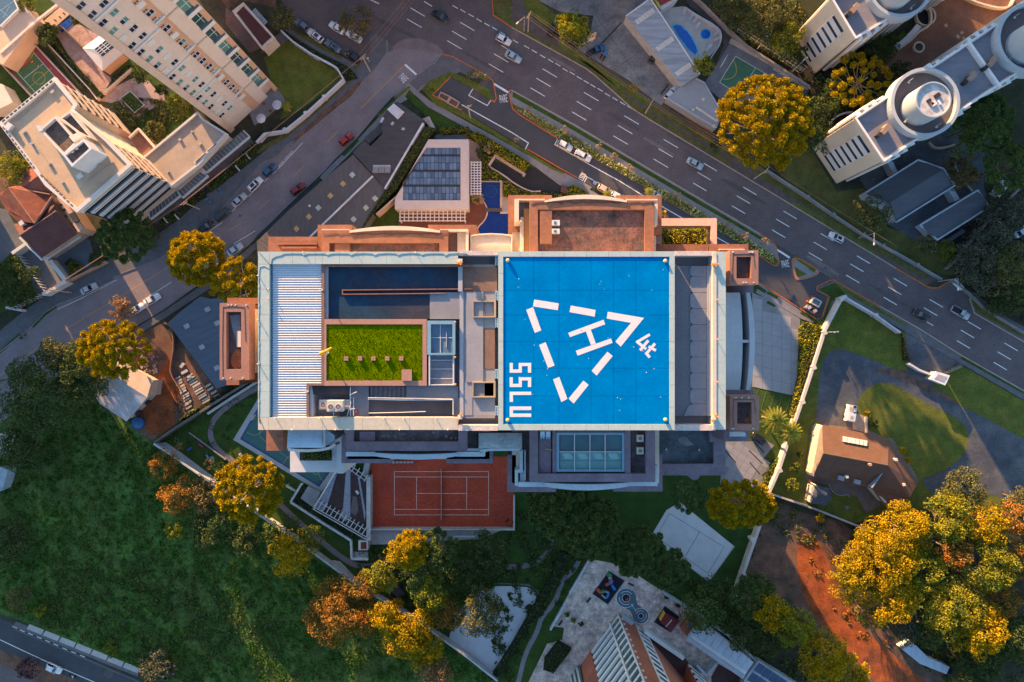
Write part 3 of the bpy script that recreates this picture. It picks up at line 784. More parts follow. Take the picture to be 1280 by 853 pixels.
def ac(x0,y0,x1,y1,z0,z1,fans,label,r=.40):
 t=thing('air_conditioner',label,'air conditioner',W((x0+x1)/2,(y0+y1)/2,z0),'air conditioning units on the tower roof')
 b=B();b.rect(x0,y0,x1,y1,z0,z1);b.out('casing',ac_body,t)
 for fx,fy in fans:
  c=W(fx,fy,z1)
  b=B();b.ring(c,r,r*.82,z1,z1+.07,18);f=b.out('fan_guard',ac_body,t)
  b=B();b.cyl(c,r*.8,z1,z1+.015,18);b.out('fan_well',fan_dk,f)
  b=B()
  for q in range(4):
   b.box((c.x,c.y,z1+.04),(r*1.5,r*.22,.015),rz=q*math.pi/4)
  b.cyl(c,r*.2,z1+.02,z1+.06,10);b.out('fan_blade',mat('fan_grey',(.22,.21,.21),.6),f)
 return t
ac(399,499.8,436,512,89.1,90.2,[(404,506.5)],'grey air conditioner behind the beige one in the stair yard')
ac(408.4,501,428.4,514.6,90.4,91.5,[(413.6,509),(423,509)],'beige twin fan air conditioner standing in the stair yard')
b=B()
for a,c in(((438,484),(438,520)),((442,497),(442,520)),((437,494),(446,490)),((436,512),(444,511)),((417,515),(417,520)),((434,520),(439,503))):
 b.tube(W(*a,90.6),W(*c,90.6),.05,6)
tp(b,'pipe_frame',steel)
b=B();b.ball(W(446,515.5,89.9),.22,8);tp(b,'red_valve',mat('red_paint',(.30,.02,.03),.5))
sky_t=mat('skylight_frame_blue',(.16,.29,.38),.45,.1,.6,.06)
b=B();b.frame((534,401,569,443.5),(538.5,405.5,565.5,441.5),89.5,90.75);sk=tp(b,'skylight_frame',sky_t)
b=B();b.rect(538.6,405.6,565.4,441.4,89.7,90.3);tp(b,'skylight_pane',glassmat('skylight_glass',(.09,.14,.20)),sk)
b=B();b.rect(538.6,422,565.4,422.8,90.3,90.4);b.rect(550,405.6,550.8,441.4,90.3,90.42);b.rect(557.6,414.6,558.2,434.4,90.3,90.5)
tp(b,'skylight_bar',steel,sk)
b=B();b.rect(536,444,569,482,88.9,89.95);tp(b,'rail_well',deck_grey)
b=B()
for y in(450.5,461.5,473.5):b.rect(537.6,y-.4,565.6,y+.4,90.0,90.2)
b.rect(535.8,443,537.4,482,89.5,90.7);b.rect(535.8,480.8,568,482,89.5,90.66);b.rect(565.8,443.6,567.6,480.6,89.9,90.5);b.rect(536,442,568,444.2,89.5,90.72)
tp(b,'well_rail',steel)
for(x,y)in((569,402.8),(569,446.8),(569.4,480.7)):
 b=B();p=W(x,y,90.6);b.cyl(p,.11,89.9,90.55,8);b.ball((p.x,p.y,90.66),.14,8);tp(b,'marker_lamp',orange_lamp)
gran=mat('granite_speckled',(.48,.41,.38),.8,.2,1.6,.35)
b=B();b.rect(573,313.4,622.4,319.2,88.6,91.0);b.rect(572.7,531.7,622.4,538.6,88.6,91.0);tp(b,'granite_beam',gran)
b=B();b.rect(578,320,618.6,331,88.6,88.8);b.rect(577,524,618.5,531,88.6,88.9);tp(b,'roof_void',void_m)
b=B();b.rect(578.2,331,618.6,333.6,88.6,90.3);b.rect(578,519.5,618.6,523,88.6,90.2);tp(b,'deck_border',deck_grey)
b=B();b.rect(578.1,333.6,621.5,364.6,88.6,90.28);tp(b,'deck_panel',deck_brown)
b=B();b.rect(579.4,364.8,583,478,88.6,90.2);b.rect(583,364.8,604,411,88.6,90.35);b.rect(583,411,604,478,88.6,90.35);b.rect(579.4,478,590.5,519.4,88.6,90.25);b.rect(590.6,497.6,618.6,519.4,88.6,90.2);b.rect(604,364.8,618.6,411,88.6,90.2);b.rect(604.2,461.5,618.6,477,88.6,90.21)
tp(b,'deck_panel',mat('deck_bluegrey',(.23,.235,.265),.8,.1,.4,.07))
b=B();b.rect(604.3,411.2,618.6,461.3,88.6,90.26);tp(b,'deck_panel',deck_brown)
for(x0,y0,x1,y1)in((590.8,376,620,397),(590.6,477.4,619.4,497.2)):
 b=B();b.frame((x0,y0,x1,y1),(x0+1.2,y0+1.5,x1-2.5,y1-1.5),89.5,90.6);hh=tp(b,'hatch_frame',mat('hatch_brass',(.33,.26,.19),.6))
 b=B();b.rect(x0+1.3,y0+1.6,x0+15,y1-1.6,89.2,90.3);tp(b,'hatch_cover',mat('hatch_grey',(.16,.155,.165),.7),hh)
 b=B();b.rect(x0+15,y0+1.6,x1-2.6,y1-1.6,88.6,89.0);tp(b,'hatch_void',void_m,hh)
for y0 in(320.5,364,398,462,508):
 b=B()
 for k in range(6):
  b.rect(619.2,y0+k*2,621.8,y0+k*2+.9,90.2,90.5)
 b.rect(618.9,y0,619.4,y0+12,90.0,90.55);b.rect(621.6,y0,622.1,y0+12,90.0,90.55)
 tp(b,'blue_ladder',mat('ladder_blue',(.30,.50,.70),.5))
b=B()
for(x,y)in((585,352),(592,340),(597,332),(601,352)):
 pass
for i,(x,y,lab)in enumerate(((575.3,326.5,'orange and white floodlight cluster at the upper end of the granite beam'),(575.2,521.5,'orange and white floodlight cluster above the lower granite beam'),(892.3,328.5,'orange and white floodlight cluster at the top of the right roof strip'),(892.3,522.8,'orange and white floodlight cluster at the bottom of the right roof strip'))):
 t=thing('floodlight_cluster',lab,'floodlight',W(x,y,91.0),'floodlight clusters on the helipad tower')
 p=W(x,y,91.0)
 b=B();b.box((p.x,p.y,91.15),(.55,.5,.3));b.out('control_box',white,t)
 b=B();b.box((p.x+.1,p.y+.35*(1 if i%2==0 else-1)*-1,91.45),(.3,.34,.3),.3);b.out('lamp_head',orange_lamp,t)
 b=B();b.box((p.x-.28,p.y-.3,91.4),(.26,.3,.28),-.3);b.out('lamp_head',orange_lamp,t)
 b=B();b.cyl((p.x,p.y),.05,91.0,91.9,6);b.out('lamp_post',steel,t)
ZH=92.2
hp_m=mat('helipad_blue',(.0,.150,.40),.85,.08,.35,.07,spec=.0,col2=(.0,.170,.425),blotch=.3,bump=.1)
b=B();b.rect(623.4,315.2,842.8,537.4,89,ZH-.02);pad=tp(b,'helipad',mat('joint_blue',(.004,.07,.24),.9))
xs=[629,667,698.7,738.6,767,794.7,837]
ys=[321,363,394,427.3,460.5,495.3,530.6]
for i in range(6):
 for j in range(6):
  jg=.22 if i in(1,3,5)else .12
  b=B();b.rect(xs[i]+jg,ys[j]+.15,xs[i+1]-jg,ys[j+1]-.15,ZH-.1,ZH);tp(b,'deck_panel',hp_m,pad)
def rim(pts,cuts):
 pass
O=(622.8,314.4,843.4,538.0);I=(629,321,837,530.6)
zrim=ZH+.12
tx=[O[0],650,677.5,705.3,733,760.5,788.3,815.8,O[2]]
for side in('t','b'):
 for k in range(8):
  x0,x1=tx[k],tx[k+1]
  yo,yi=(O[1],I[1])if side=='t' else(O[3],I[3])
  xi0=I[0]if k==0 else x0+.12;xi1=I[2]if k==7 else x1-.12
  b=B();b.prism([(x0+(.12 if k else 0),yo),(x1-(.12 if k<7 else 0),yo),(xi1,yi),(xi0,yi)],89,zrim);tp(b,'rim_slab',ring_m,pad)
ty=[O[1],342,370,398.5,427,454,481.5,509,O[3]]
for side in('l','r'):
 for k in range(8):
  y0,y1=ty[k],ty[k+1]
  xo,xi=(O[0],I[0])if side=='l' else(O[2],I[2])
  yi0=I[1]if k==0 else y0+.12;yi1=I[3]if k==7 else y1-.12
  b=B();b.prism([(xo,y0+(.12 if k else .05)),(xo,y1-(.12 if k<7 else .05)),(xi,yi1),(xi,yi0)],89,zrim-.003);tp(b,'rim_slab',ring_m,pad)
mark_m=mat('marking_white',(.60,.57,.57),.8,.05,.6,.05)
def mk(name,polys,off,sc):
 b=B()
 for pl in polys:
  b.prism([(off[0]+x/sc,off[1]+y/sc)for x,y in pl],ZH+.002,ZH+.012+.004*polys.index(pl),ZH)
 return tp(b,name,mark_m,pad)
q7=(620,300);q8=(620,400);sc=5.565
for pl,of in(([(265,415),(437,442),(430,490),(257,463)],q7),([(520,457),(693,488),(686,535),(511,503)],q7),([(210,487),(258,468),(315,630),(270,648)],q7),([(300,175),(345,155),(408,318),(362,335)],q8),([(397,415),(440,397),(497,550),(455,572)],q8),([(505,548),(608,423),(645,452),(540,583)],q8),([(665,355),(775,222),(812,252),(700,388)],q8)):
 mk('triangle_dash',[pl],of,sc)
mk('triangle_corner',[[(777,500),(1030,543),(940,578),(770,548)],[(1030,543),(868,743),(830,708),(940,578)]],q7,sc)
mk('letter_h',[[(502,647),(748,556),(760,588),(515,677)],[(555,772),(800,686),(811,717),(568,806)],[(625,637),(659,625),(694,721),(661,733)]],q7,sc)
def stroke(p,q,w):
 d=Vector((q[0]-p[0],q[1]-p[1])).normalized();n=Vector((-d.y,d.x))*w/2
 return[(p[0]+n.x,p[1]+n.y),(q[0]+n.x,q[1]+n.y),(q[0]-n.x,q[1]-n.y),(p[0]-n.x,p[1]-n.y)]
mk('digit_four',[stroke((1070,102),(976,158),19),stroke((978,150),(1044,204),19),stroke((1060,144),(1002,213),19)],q8,sc)
mk('letter_t',[stroke((1106,165),(1046,236),19),stroke((1040,228),(1070,262),19),stroke((1062,186),(1112,214),19)],q8,sc)
R=lambda x0,y0,x1,y1:[(x0,y0),(x1,y0),(x1,y1),(x0,y1)]
for y in(300,400):
 mk('letter_s',[R(95,y,117,y+68),R(117,y+45,158,y+68),R(158,y,180,y+68),R(180,y,222,y+22),R(222,y,245,y+68)],q8,sc)
mk('letter_l',[R(95,500,245,523),R(95,523,118,571)],q8,sc)
mk('letter_u',[R(95,603,118,676),R(118,603,245,628),R(118,652,245,676)],q8,sc)
for i,(x,y)in enumerate(((634.7,326),(831,326.6),(634.5,525),(831.2,524.5))):
 p=W(x,y,ZH)
 b=B();b.cyl(p,.20,ZH,ZH+.14,12,.16);b.ball((p.x,p.y,ZH+.24),.24,10);tp(b,'landing_light',mat('lamp_orange_pale',(.75,.42,.15),.4),pad,smooth=True)
b=B()
for k in range(26):
 p=W(640+rg.random()*190,325+rg.random()*200,ZH);b.cyl(p,.03+.035*rg.random(),ZH+.001,ZH+.012,6)
o=tp(b,'paint_speck',mark_m,pad);o['kind']='stuff'
b=B();b.rect(843.7,314,894.6,319.8,88.6,91.0);b.rect(843.7,531.4,894.6,538.4,88.6,91.0);tp(b,'granite_beam',gran)
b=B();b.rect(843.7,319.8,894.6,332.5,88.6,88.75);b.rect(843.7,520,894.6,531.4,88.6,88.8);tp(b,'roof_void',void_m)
b=B();b.rect(843.7,332.5,864,520,88.6,90.0);tp(b,'deck_panel',mat('deck_shade_grey',(.13,.13,.15),.8,.1,.4,.08))  # helipad's cast shade put into the darker colour of this strip
yy=[332.5,345.5,366,386,406,426.5,446.5,466.5,486.5,505,520]
for k in range(10):
 b=B();x0=862.5
 y0,y1=yy[k]+.2,yy[k+1]-.2
 c=3.2
 pl=[(884,y0),(884,y1),(x0+c,y1),(x0+.8,y1-2),(x0,(y0+y1)/2),(x0+.8,y0+2),(x0+c,y0)]
 if k==9:pl=[(884,y0),(884,y1),(855,y1),(860,y0+4),(x0+c,y0)]
 b.prism(pl,89.9,90.12);tp(b,'curved_panel',deck_grey)
b=B();b.rect(884.2,332.5,887,520,88.6,90.25);b.rect(887,332.5,890.6,520,88.6,90.45);tp(b,'inner_wall',deck_light)
b=B();b.rect(890.8,316,895.6,537,88.6,91.1);tp(b,'parapet',mat('parapet_cream',(.50,.45,.38),.8,.08,.6,.06))
slab_run(895.7,314.6,907.2,537.4,[314.6,343,381,425,453,481.5,509,537.4],True)
b=B();b.rect(896,315,906.8,537,88.6,ZR-.06);tp(b,'coping_bed',ring_joint)
for(x,y)in((895.3,375.2),(895.3,424.5),(895.3,477.2),(895.5,331),(895.5,521)):
 b=B();p=W(x,y,91);b.cyl(p,.05,91,91.65,6);b.ball((p.x,p.y,91.7),.11,6);tp(b,'marker_lamp',orange_lamp)
def wing_slab(x0,y0,x1,y1,z0,z1,m,name='wing_slab'):
 b=B();b.rect(x0,y0,x1,y1,z0,z1);return tp(b,name,m)
wing_slab(335.2,296.2,397.4,316,78,84.0,terra);wing_slab(397.2,281.2,440,316,76,84.0,terra);wing_slab(535,281.2,596,316,76,83.9,terra)
wing_slab(346,303.5,396,306,84,84.3,terra,'roof_step');wing_slab(352,308.5,396,310.5,84,84.5,terra,'roof_step')
b=B();b.frame((402.5,287.8,560,330),(411.5,303.8,549,331),80,86.4);tp(b,'parapet',terra)
wing_slab(411.4,303.7,549.2,318,80,85.75,terra_dk,'wing_roof')
wing_slab(418.5,303.9,437,318,85.7,86.2,terra,'roof_box')
def arch_parapet(x0,x1,yb,bulge,z0,z1,th,m,n=20):
 up=bulge
 o=[(x0+(x1-x0)*i/n,yb-up*(1-(2*i/n-1)**2))for i in range(n+1)]
 i_=[(x,yb+th-(yb-y)*.55)for x,y in o][::-1]
 b=B();b.prism(o+i_,z0,z1);return tp(b,'arched_parapet',m)
arch_parapet(437,550,288.5,5.8,80,86.6,2.5,cream)
b=B();b.rect(402.4,286.6,437,289.4,80,85.9);tp(b,'white_parapet',cream);b=B();b.rect(550,286.6,585,289.6,80,85.9);tp(b,'white_parapet',cream);b=B();b.rect(582,289.6,585.2,316,80,85.8);tp(b,'white_parapet',cream)
b=B();b.rect(560.2,289.8,571.5,316,80,84.8);tp(b,'terrace_floor',deck_brown)
b=B();b.rect(571.7,291,581.8,316,80,85.2);tp(b,'terrace_wall',cream)
def vault(x0,y0,x1,y1,z0,rise,m,bow=0.0,horiz=True):
 """barrel roof, axis along x; the outer edge bows by bow px"""
 b=B();n=10;mcols=12
 vs=[];fs=[]
 for i in range(mcols+1):
  t=i/mcols;x=x0+(x1-x0)*t
  ya=y0-bow*(1-(2*t-1)**2)if bow>0 else y0
  yb2=y1-bow*(1-(2*t-1)**2)if bow<0 else y1
  for j in range(n+1):
   s=j/n;y=ya+(yb2-ya)*s
   z=z0+rise*math.sin(math.pi*(.15+.7*s))
   p=W(x,y,z0);vs.append((p.x,p.y,z))
 for i in range(mcols):
  for j in range(n):
   a=i*(n+1)+j;fs.append((a,a+1,a+n+2,a+n+1))
 b.add(vs,fs)
 return b
b=vault(589.4,294,639.5,318,83.6,.5,cream,1.5);tp(b,'barrel_roof',cream,smooth=True)
b=B();b.rect(589.4,296,639.5,318,70,83.6);tp(b,'bay_wall',cream)
b=B();b.line([(588.6,316),(588.6,294.8),(600,293),(614,292.3),(628,293),(639.6,294.8),(639.6,316)],.14,80,84.35);tp(b,'white_parapet',palewhite)
wing_slab(635.2,244.2,690,290,76,82.0,terra);wing_slab(770,244.4,827,294,76,82.0,terra);wing_slab(690,247.5,770,290,76,81.9,terra)
b=B();b.frame((661.9,250.6,817.6,330),(672.4,262.2,806,331),78,86.4);tp(b,'parapet',terra)
wing_slab(672.3,262.1,806.1,318,78,85.9,terra_dk,'wing_roof')
wing_slab(674.8,263.2,690,305,85.8,86.35,terra,'roof_box')
b=B();b.rect(806.3,262.5,807.8,316,85.8,86.2);tp(b,'cream_strip',cream)
arch_parapet(681,783.6,251,7.4,78,86.6,2.0,cream)
b=B();b.rect(643.2,248.8,681,250.6,78,85.6);b.rect(643.2,250.6,648.6,277.4,78,85.6);b.rect(648.6,275.2,652,277.4,78,85.55);b.rect(783.6,249,822,250.6,78,85.6);b.rect(818,250.7,822,282,78,85.5)
b.rect(650.2,271.5,654.6,316,78,85.0);tp(b,'white_parapet',cream)
b=B();b.rect(648.8,254,661.6,271.4,78,83.2);tp(b,'terrace_floor',palewhite)
b=B();b.rect(654.8,260.8,661.7,316,78,84.6);tp(b,'side_wall',mat('ochre_render',(.50,.28,.11),.85,.1,.4,.08))
b=B();b.rect(640,292,650,316,70,81.0);tp(b,'terrace_wall',cream)
for i,(x0,y0,x1,y1)in enumerate(((690.1,275.2,699.8,281.8),(690.1,286,699.6,292))):
 t=thing('air_conditioner',('white air conditioner beside the brown roof box, upper of two','white air conditioner beside the brown roof box, lower of two')[i],'air conditioner',W((x0+x1)/2,(y0+y1)/2,85.9),'air conditioning units on the tower roof')
 b=B();b.rect(x0,y0,x1,y1,85.9,86.6);b.out('casing',white,t)
 b=B();b.rect(x0+2.2,y0+1.8,x0+5.6,y1-1.5,86.6,86.64);b.out('grille',mat('grille_blue',(.05,.13,.30),.6),t)
pts=[(664,256)]
x=668
while x<812:
 pts+=[(x,253.4+rnd.random()),(x+11,252.6),(x+16,253.8+rnd.random()*1.2)]
 x+=17
pts+=[(815,254),(817,256.5)]
tp(swag(pts,.04,86.45),'lightning_cable',mat('cable_dark',(.05,.045,.05),.8))
pts=[(404,294)]
x=408
while x<556:
 pts+=[(x,292.5+rnd.random()),(x+13,292),(x+19,293.6+rnd.random())]
 x+=20
tp(swag(pts,.03,86.45),'lightning_cable',MATS['cable_dark'])
b=B();b.frame((818,273,896,320),(818.5,282.5,888.6,321),60,75.0);tp(b,'planter_wall',mat('rose_cream',(.60,.40,.32),.85,.1,.4,.08))
b=B();b.rect(826,282.6,888.5,306,60,74.0);tp(b,'planter_floor',mat('planter_floor_m',(.42,.40,.30),.9,.15,.6,.1))
b=B();b.rect(827,282.8,882,286.0,74.0,74.4);b.rect(880.5,286.2,883.4,306,74.0,74.5);tp(b,'planter_curb',mat('curb_ochre',(.45,.34,.14),.8,.1,.6,.08))
wing_slab(818,305.6,885.2,316,70,79.0,terra,'wing_slab');wing_slab(886,305.4,935.6,316,70,79.0,terra)
wing_slab(817,270,827,305.4,70,81.4,shade_mauve,'wing_slab')
b=B();b.rect(899.5,311.4,931,312.6,79,79.5);tp(b,'cream_strip',cream)
def turret(x0,y0,x1,y1,ins,zt,label,mat_top,rusty):
 b=B();b.frame((x0,y0,x1,y1),ins,zt-2,zt);t=tp(b,'turret_parapet',mat_top)
 t['label']=label
 b=B();b.rect(ins[0]-.1,ins[1]-.1,ins[2]+.1,ins[3]+.1,zt-2,zt-.8);tp(b,'turret_floor',mat('turret_membrane',(.085,.055,.055),.9,.35,.6,.3),t)
 b=B();b.rect(x0+.6,y0+.6,x1-.6,y1-.6,0,zt-2);tp(b,'turret_wall',terra,t)
 if rusty:
  b=B();b.prism(chaikin(rusty,2),zt-.8,zt-.77,zt-.8);tp(b,'rust_patch',rust,t)
 mx,my=(x0+x1)/2,(y0+y1)/2
 pts=[(x0+4,y1-3),(x0+3.5,my+3),(x0+4.3,y0+5),(mx,y0+4.4),(x1-6,y0+5.2),(x1-4.5,my)]
 tp(swag(pts,.03,zt+.03),'lightning_cable',MATS['cable_dark'],t)
 b=B()
 for _ in range(7):
  p=W(x0+2+rnd.random()*(x1-x0-4),(y0+2.5,y1-2.5)[_%2],zt);b.box((p.x,p.y,zt+.05),(.22,.12,.1),rnd.random())
 tp(b,'anchor_clip',white,t)
 return t
rose2=mat('turret_rose',(.265,.140,.112),.9,.10,.4,.10)
turret(912,313,948,356,(920.6,321,939,348.2),87.5,'terracotta corner turret at the upper right of the tower',rose2,[(931,343),(935,340.5),(938.5,341.5),(938.6,347.8),(933,347.8)])
turret(912.8,494.8,949,538.4,(921.6,503,939.6,530.4),87.5,'terracotta corner turret at the lower right of the tower',rose2,[(930,525),(936,521),(939.4,523),(939.4,530),(932,530)])
turret(274.6,379,311.6,475.2,(282.8,390,301.4,461.8),87.5,'long terracotta turret on the left flank of the tower',rose2,[(288,452),(290,444),(296,436),(301,437),(301.2,461.5),(292,461.5)])
b=B();b.prism([(287,395),(300,393),(300.8,426),(296,432),(291,412)],86.7,86.73,86.7);tp(b,'water_stain',mat('stain_grey',(.19,.20,.23),.9,.25,.5,.2))
b=B();b.rect(296,414,301,434,86.0,87.0);tp(b,'turret_box',cream)
wing_slab(312,382,324,470,60,80,mat('flank_orange',(.40,.17,.075),.9,.2,.3,.15),'flank_wall');b=B();b.rect(312.6,386,315.4,466.5,80,85.5);tp(b,'cream_strip',cream)
wing_slab(284,372.5,324,380,60,83,terra);wing_slab(283,475,299,481.5,60,80,terra)
wing_slab(905,356,942,366,60,82,shade_mauve,'turret_base');wing_slab(905.5,487.6,943,495,60,84,shade_mauve,'turret_base');wing_slab(905,538,912,552,60,84,shade_mauve,'turret_base')
b=B();b.rect(907.4,318,911.6,352,60,84.5);tp(b,'side_wall',MATS['ochre_render']);b=B();b.rect(908.6,500,912.4,533,60,84.5);tp(b,'side_wall',deck_grey)
def arcband(xa0,xa1,bulge,xi,y0,y1,z0,z1,m,name,n=18,xib=0):
 o=[(xa0+bulge*(1-(2*i/n-1)**2),y0+(y1-y0)*i/n)for i in range(n+1)]
 i2=[(xi+xib*(1-(2*i/n-1)**2),y0+(y1-y0)*i/n)for i in range(n+1)][::-1]
 b=B();b.prism(o+i2,z0,z1);return tp(b,name,m)
ea=mat('east_balcony',(.42,.44,.47),.75,.08,.3,.06)
arcband(925,925,3.2,905,366,488,70,84.0,ea,'balcony_roof')
arcband(937.4,937.4,6.2,932.5,366,488,70,84.2,ea,'curved_balcony',xib=4.5)
b=B();b.rect(926,425,938,428.6,82,84.05);tp(b,'balcony_bridge',ea)
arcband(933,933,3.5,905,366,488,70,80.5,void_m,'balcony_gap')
wing_slab(332.9,535,354,563.6,76,80,terra);wing_slab(346,547.5,354.4,552,80,80.4,terra,'roof_step')
wing_slab(354,535,362,563,70,78,shade_mauve,'dark_wall')
b=vault(361.6,536,405,559.4,82.2,.75,vault_blue,0);tp(b,'barrel_roof',vault_blue,smooth=True)
b=B();b.rect(361.8,537,405,559,76,82.4);b.prism([(405.2,537),(412,540),(418,544.5),(418.4,550),(405.2,559.4)],76,82.3);tp(b,'bay_wall',vault_blue)
b=B();b.rect(404.2,537,405.2,559.6,82.2,83.1);tp(b,'roof_seam',palewhite)
b=B();b.line([(360,562),(372,563.4),(386,563.7),(400,562.7),(411,560.6),(419,556)],.36,80,82.4);b.line([(361,536),(359.6,561)],.2,80,82.2);tp(b,'white_parapet',palewhite)
terr_w=mat('terrace_white',(.47,.48,.50),.85,.06,.5,.05)
b=B();b.frame((362.6,555,429.4,590.4),(374.5,563,415,576),55,70.0);tp(b,'terrace_parapet',terr_w)
b=B();b.rect(374,560,415.4,576.4,55,69.3);tp(b,'planter_floor',MATS['planter_floor_m'])
b=B();b.rect(421,543,429.6,592,55,71);tp(b,'side_parapet',terr_w)
b=B();b.frame((432,530,583.4,563.8),(442,529,573,552.2),78,84.6);tp(b,'parapet',shade_mauve)
wing_slab(441.8,536,573.2,552.4,78,83.7,shade_mauve_dk,'wing_roof')
wing_slab(449.6,539.8,468.5,552,83.7,84.3,shade_mauve,'roof_box')
wing_slab(427,543,432,579,70,82,shade_mauve);wing_slab(426.8,563.8,488.3,579.2,70,81.0,shade_mauve);wing_slab(558,563.8,616.6,579.4,70,81.0,shade_mauve);wing_slab(488,563.8,558,573,70,80.9,shade_mauve)
def arch_south(x0,x1,yb,bulge,z0,z1,th,m,n=20):
 o=[(x0+(x1-x0)*i/n,yb+bulge*(1-(2*i/n-1)**2))for i in range(n+1)]
 i_=[(x,yb-th+(y-yb)*.45)for x,y in o][::-1]
 b=B();b.prism(o+i_,z0,z1);return tp(b,'arched_parapet',m)
psh=mat('parapet_shaded',(.40,.48,.53),.8,.10,.6,.12)  # white trim with the bluish shade of this side put into its colour
arch_south(469,571,570.6,4.2,78,83.4,4.4,psh)
b=B();b.rect(432.4,565,469,570.6,78,83.0);tp(b,'white_parapet',psh);b=B();b.rect(571,565,606.2,571,78,83.0);tp(b,'white_parapet',psh);b=B();b.rect(600.3,559.6,606.2,565,78,82.9);b.rect(583.6,561,600.3,564,78,82.8);tp(b,'white_parapet',psh)
wing_slab(583.8,538,597,561,70,82,shade_mauve_dk,'wing_roof')
b=vault(598.6,541,652.5,560.5,82.6,.7,None,0);tp(b,'barrel_roof',mat('vault_stained',(.30,.36,.40),.8,.3,.4,.2,col2=(.19,.235,.26),blotch=.4),smooth=True)
b=B();b.rect(598.8,542,652.4,560,74,82.7);tp(b,'bay_wall',shade_mauve)
b=B();b.line([(599.6,564.5),(612,562.4),(652,562.2)],.34,78,83.0);b.line([(651.6,562.5),(651.6,589),(645.6,589.5),(645.6,607.5)],.42,78,83.0);b.line([(656.3,563),(656.3,600)],.16,78,83.0);tp(b,'white_parapet',psh)
wing_slab(652.5,538,662.3,603,76,82.4,shade_mauve_dk,'wing_roof')
b=B();b.frame((662.2,530,819,602.6),(672.8,529,807.4,592.4),78,84.8);tp(b,'parapet',shade_mauve)
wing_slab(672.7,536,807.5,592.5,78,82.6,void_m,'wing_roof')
wing_slab(673.8,538,689,591,82.6,84.2,shade_mauve,'roof_box');wing_slab(690.6,538,695.2,591,82.6,84.5,shade_mauve,'roof_wall');wing_slab(781,538,788.2,592,82.6,84.6,shade_mauve,'roof_wall')
wing_slab(789,538,807.2,590.8,82.6,83.6,shade_mauve_dk,'wing_roof')
b=B();b.rect(696,537,780,540.6,82.6,84.4);tp(b,'roof_wall',shade_mauve)
wing_slab(634,569,645,615.2,70,81.0,shade_mauve);wing_slab(645,600,695,615.2,70,81.0,shade_mauve);wing_slab(767,602.6,822,614.7,70,81.0,shade_mauve);wing_slab(819,568,828.2,614.6,70,80.95,shade_mauve);wing_slab(695,602,767,609,70,80.9,shade_mauve)
arch_south(681,784.6,608.4,4.8,78,83.6,5.0,psh)
b=B();b.rect(648,603,681,608.8,78,83.2);b.rect(784.6,602.8,822,607.8,78,83.2);b.rect(819.2,582,822,602.8,78,83.2);b.rect(650,588,657,603,78,82.6);tp(b,'white_parapet',psh)
b=B();b.frame((695.6,541,780.6,590),(699.2,544,777.6,587),82.6,84.55);gr=tp(b,'glass_roof_frame',sky_t)
tg=glassmat('teal_glass',(.10,.26,.27),.12)
tg2=glassmat('teal_glass_deep',(.045,.12,.15),.12)
gx=[699.4,718.2,737.5,756.5,777.4]
for k in range(4):
 b=B();b.rect(gx[k]+.6,544.2,gx[k+1]-.6,564.6,83.4,84.2);tp(b,'glass_pane',tg2,gr)
 b=B();b.rect(gx[k]+.6,565.4,gx[k+1]-.6,576,83.4,84.24);tp(b,'glass_pane',tg,gr)
 b=B();b.rect(gx[k]+.6,576.3,gx[k+1]-.6,586.8,83.4,84.22);tp(b,'glass_pane',tg,gr)
 if k:
  b=B();b.rect(gx[k]-.45,543,gx[k]+.45,588.5,84.2,84.6);tp(b,'glazing_bar',steel,gr)
b=B();b.rect(699.4,564.6,777.4,565.4,84.0,84.5);tp(b,'glazing_bar',steel,gr)
for k in range(4):
 x0=gx[k]+3
 b=B();b.prism([(x0,567),(x0+11,567),(x0+15,574),(x0+4,574)],84.24,84.26);tp(b,'glass_blind',mat('blind_pale',(.22,.40,.40),.6),gr)
ac(796,544,804.6,552.6,83.6,84.5,[(800.2,548.2)],'white square fan unit on the shaded roof, upper of two',.30)
ac(796,559.6,804.6,568,83.6,84.5,[(800.2,563.8)],'white square fan unit on the shaded roof, lower of two',.30)
for i,x in enumerate((675.3,682.2)):
 t=thing('air_conditioner',('pale blue cabinet against the helipad edge, left of two','pale blue cabinet against the helipad edge, right of two')[i],'air conditioner',W(x+2.8,544,84.2),'air conditioning units on the tower roof')
 b=B();b.rect(x,539.4,x+5.8,546.6,84.2,85.0);b.out('casing',mat('cabinet_blue',(.30,.44,.58),.5),t)
 b=B();b.rect(x+.7,546.6,x+2.2,548.9,84.2,84.7);b.rect(x+3.6,546.6,x+5.1,548.9,84.2,84.7);b.out('foot',MATS['cabinet_blue'],t)
 b=B();b.rect(x+1,540.3,x+4.8,543,85.0,85.04);b.out('vent_panel',steel,t)
b=B()
for k,(a,c)in enumerate((((681.5,561.5),(689,561.8)),((689,561.8),(689.6,564)))):
 b.tube(W(*a,84.3),W(*c,84.3),.05,6)
tp(b,'yellow_pipe',mat('yellow_pipe_m',(.50,.33,.06),.5))
b=B();b.frame((818.2,536,906.8,594.4),(820.4,530,892,580),70,79.0);tp(b,'terrace_parapet',shade_mauve)
b=B();b.cyl(W(868,592.5,78.9),.85,72,78.9,24);tp(b,'terrace_bay',shade_mauve)
b=B();b.rect(820,536,892.2,580.2,70,78.2);tp(b,'terrace_floor',mat('terrace_teal',(.050,.064,.078),.6,.4,.35,.25,col2=(.09,.11,.13),blotch=.25))
b=B();b.prism(chaikin([(846,548),(858,545.5),(862,552),(868,556),(858,558.5),(850,555)],1),78.2,78.22);tp(b,'water_stain',mat('stain_pale',(.17,.19,.21),.8,.3,.8,.2))
b=B();b.rect(887,536,907,553,74,79.3);tp(b,'terrace_wall',shade_mauve)
b=B();b.rect(900.8,541.4,932.4,545.8,60,73);tp(b,'white_ledge',psh)
wing_slab(905,536,936,552,55,71.5,shade_mauve)
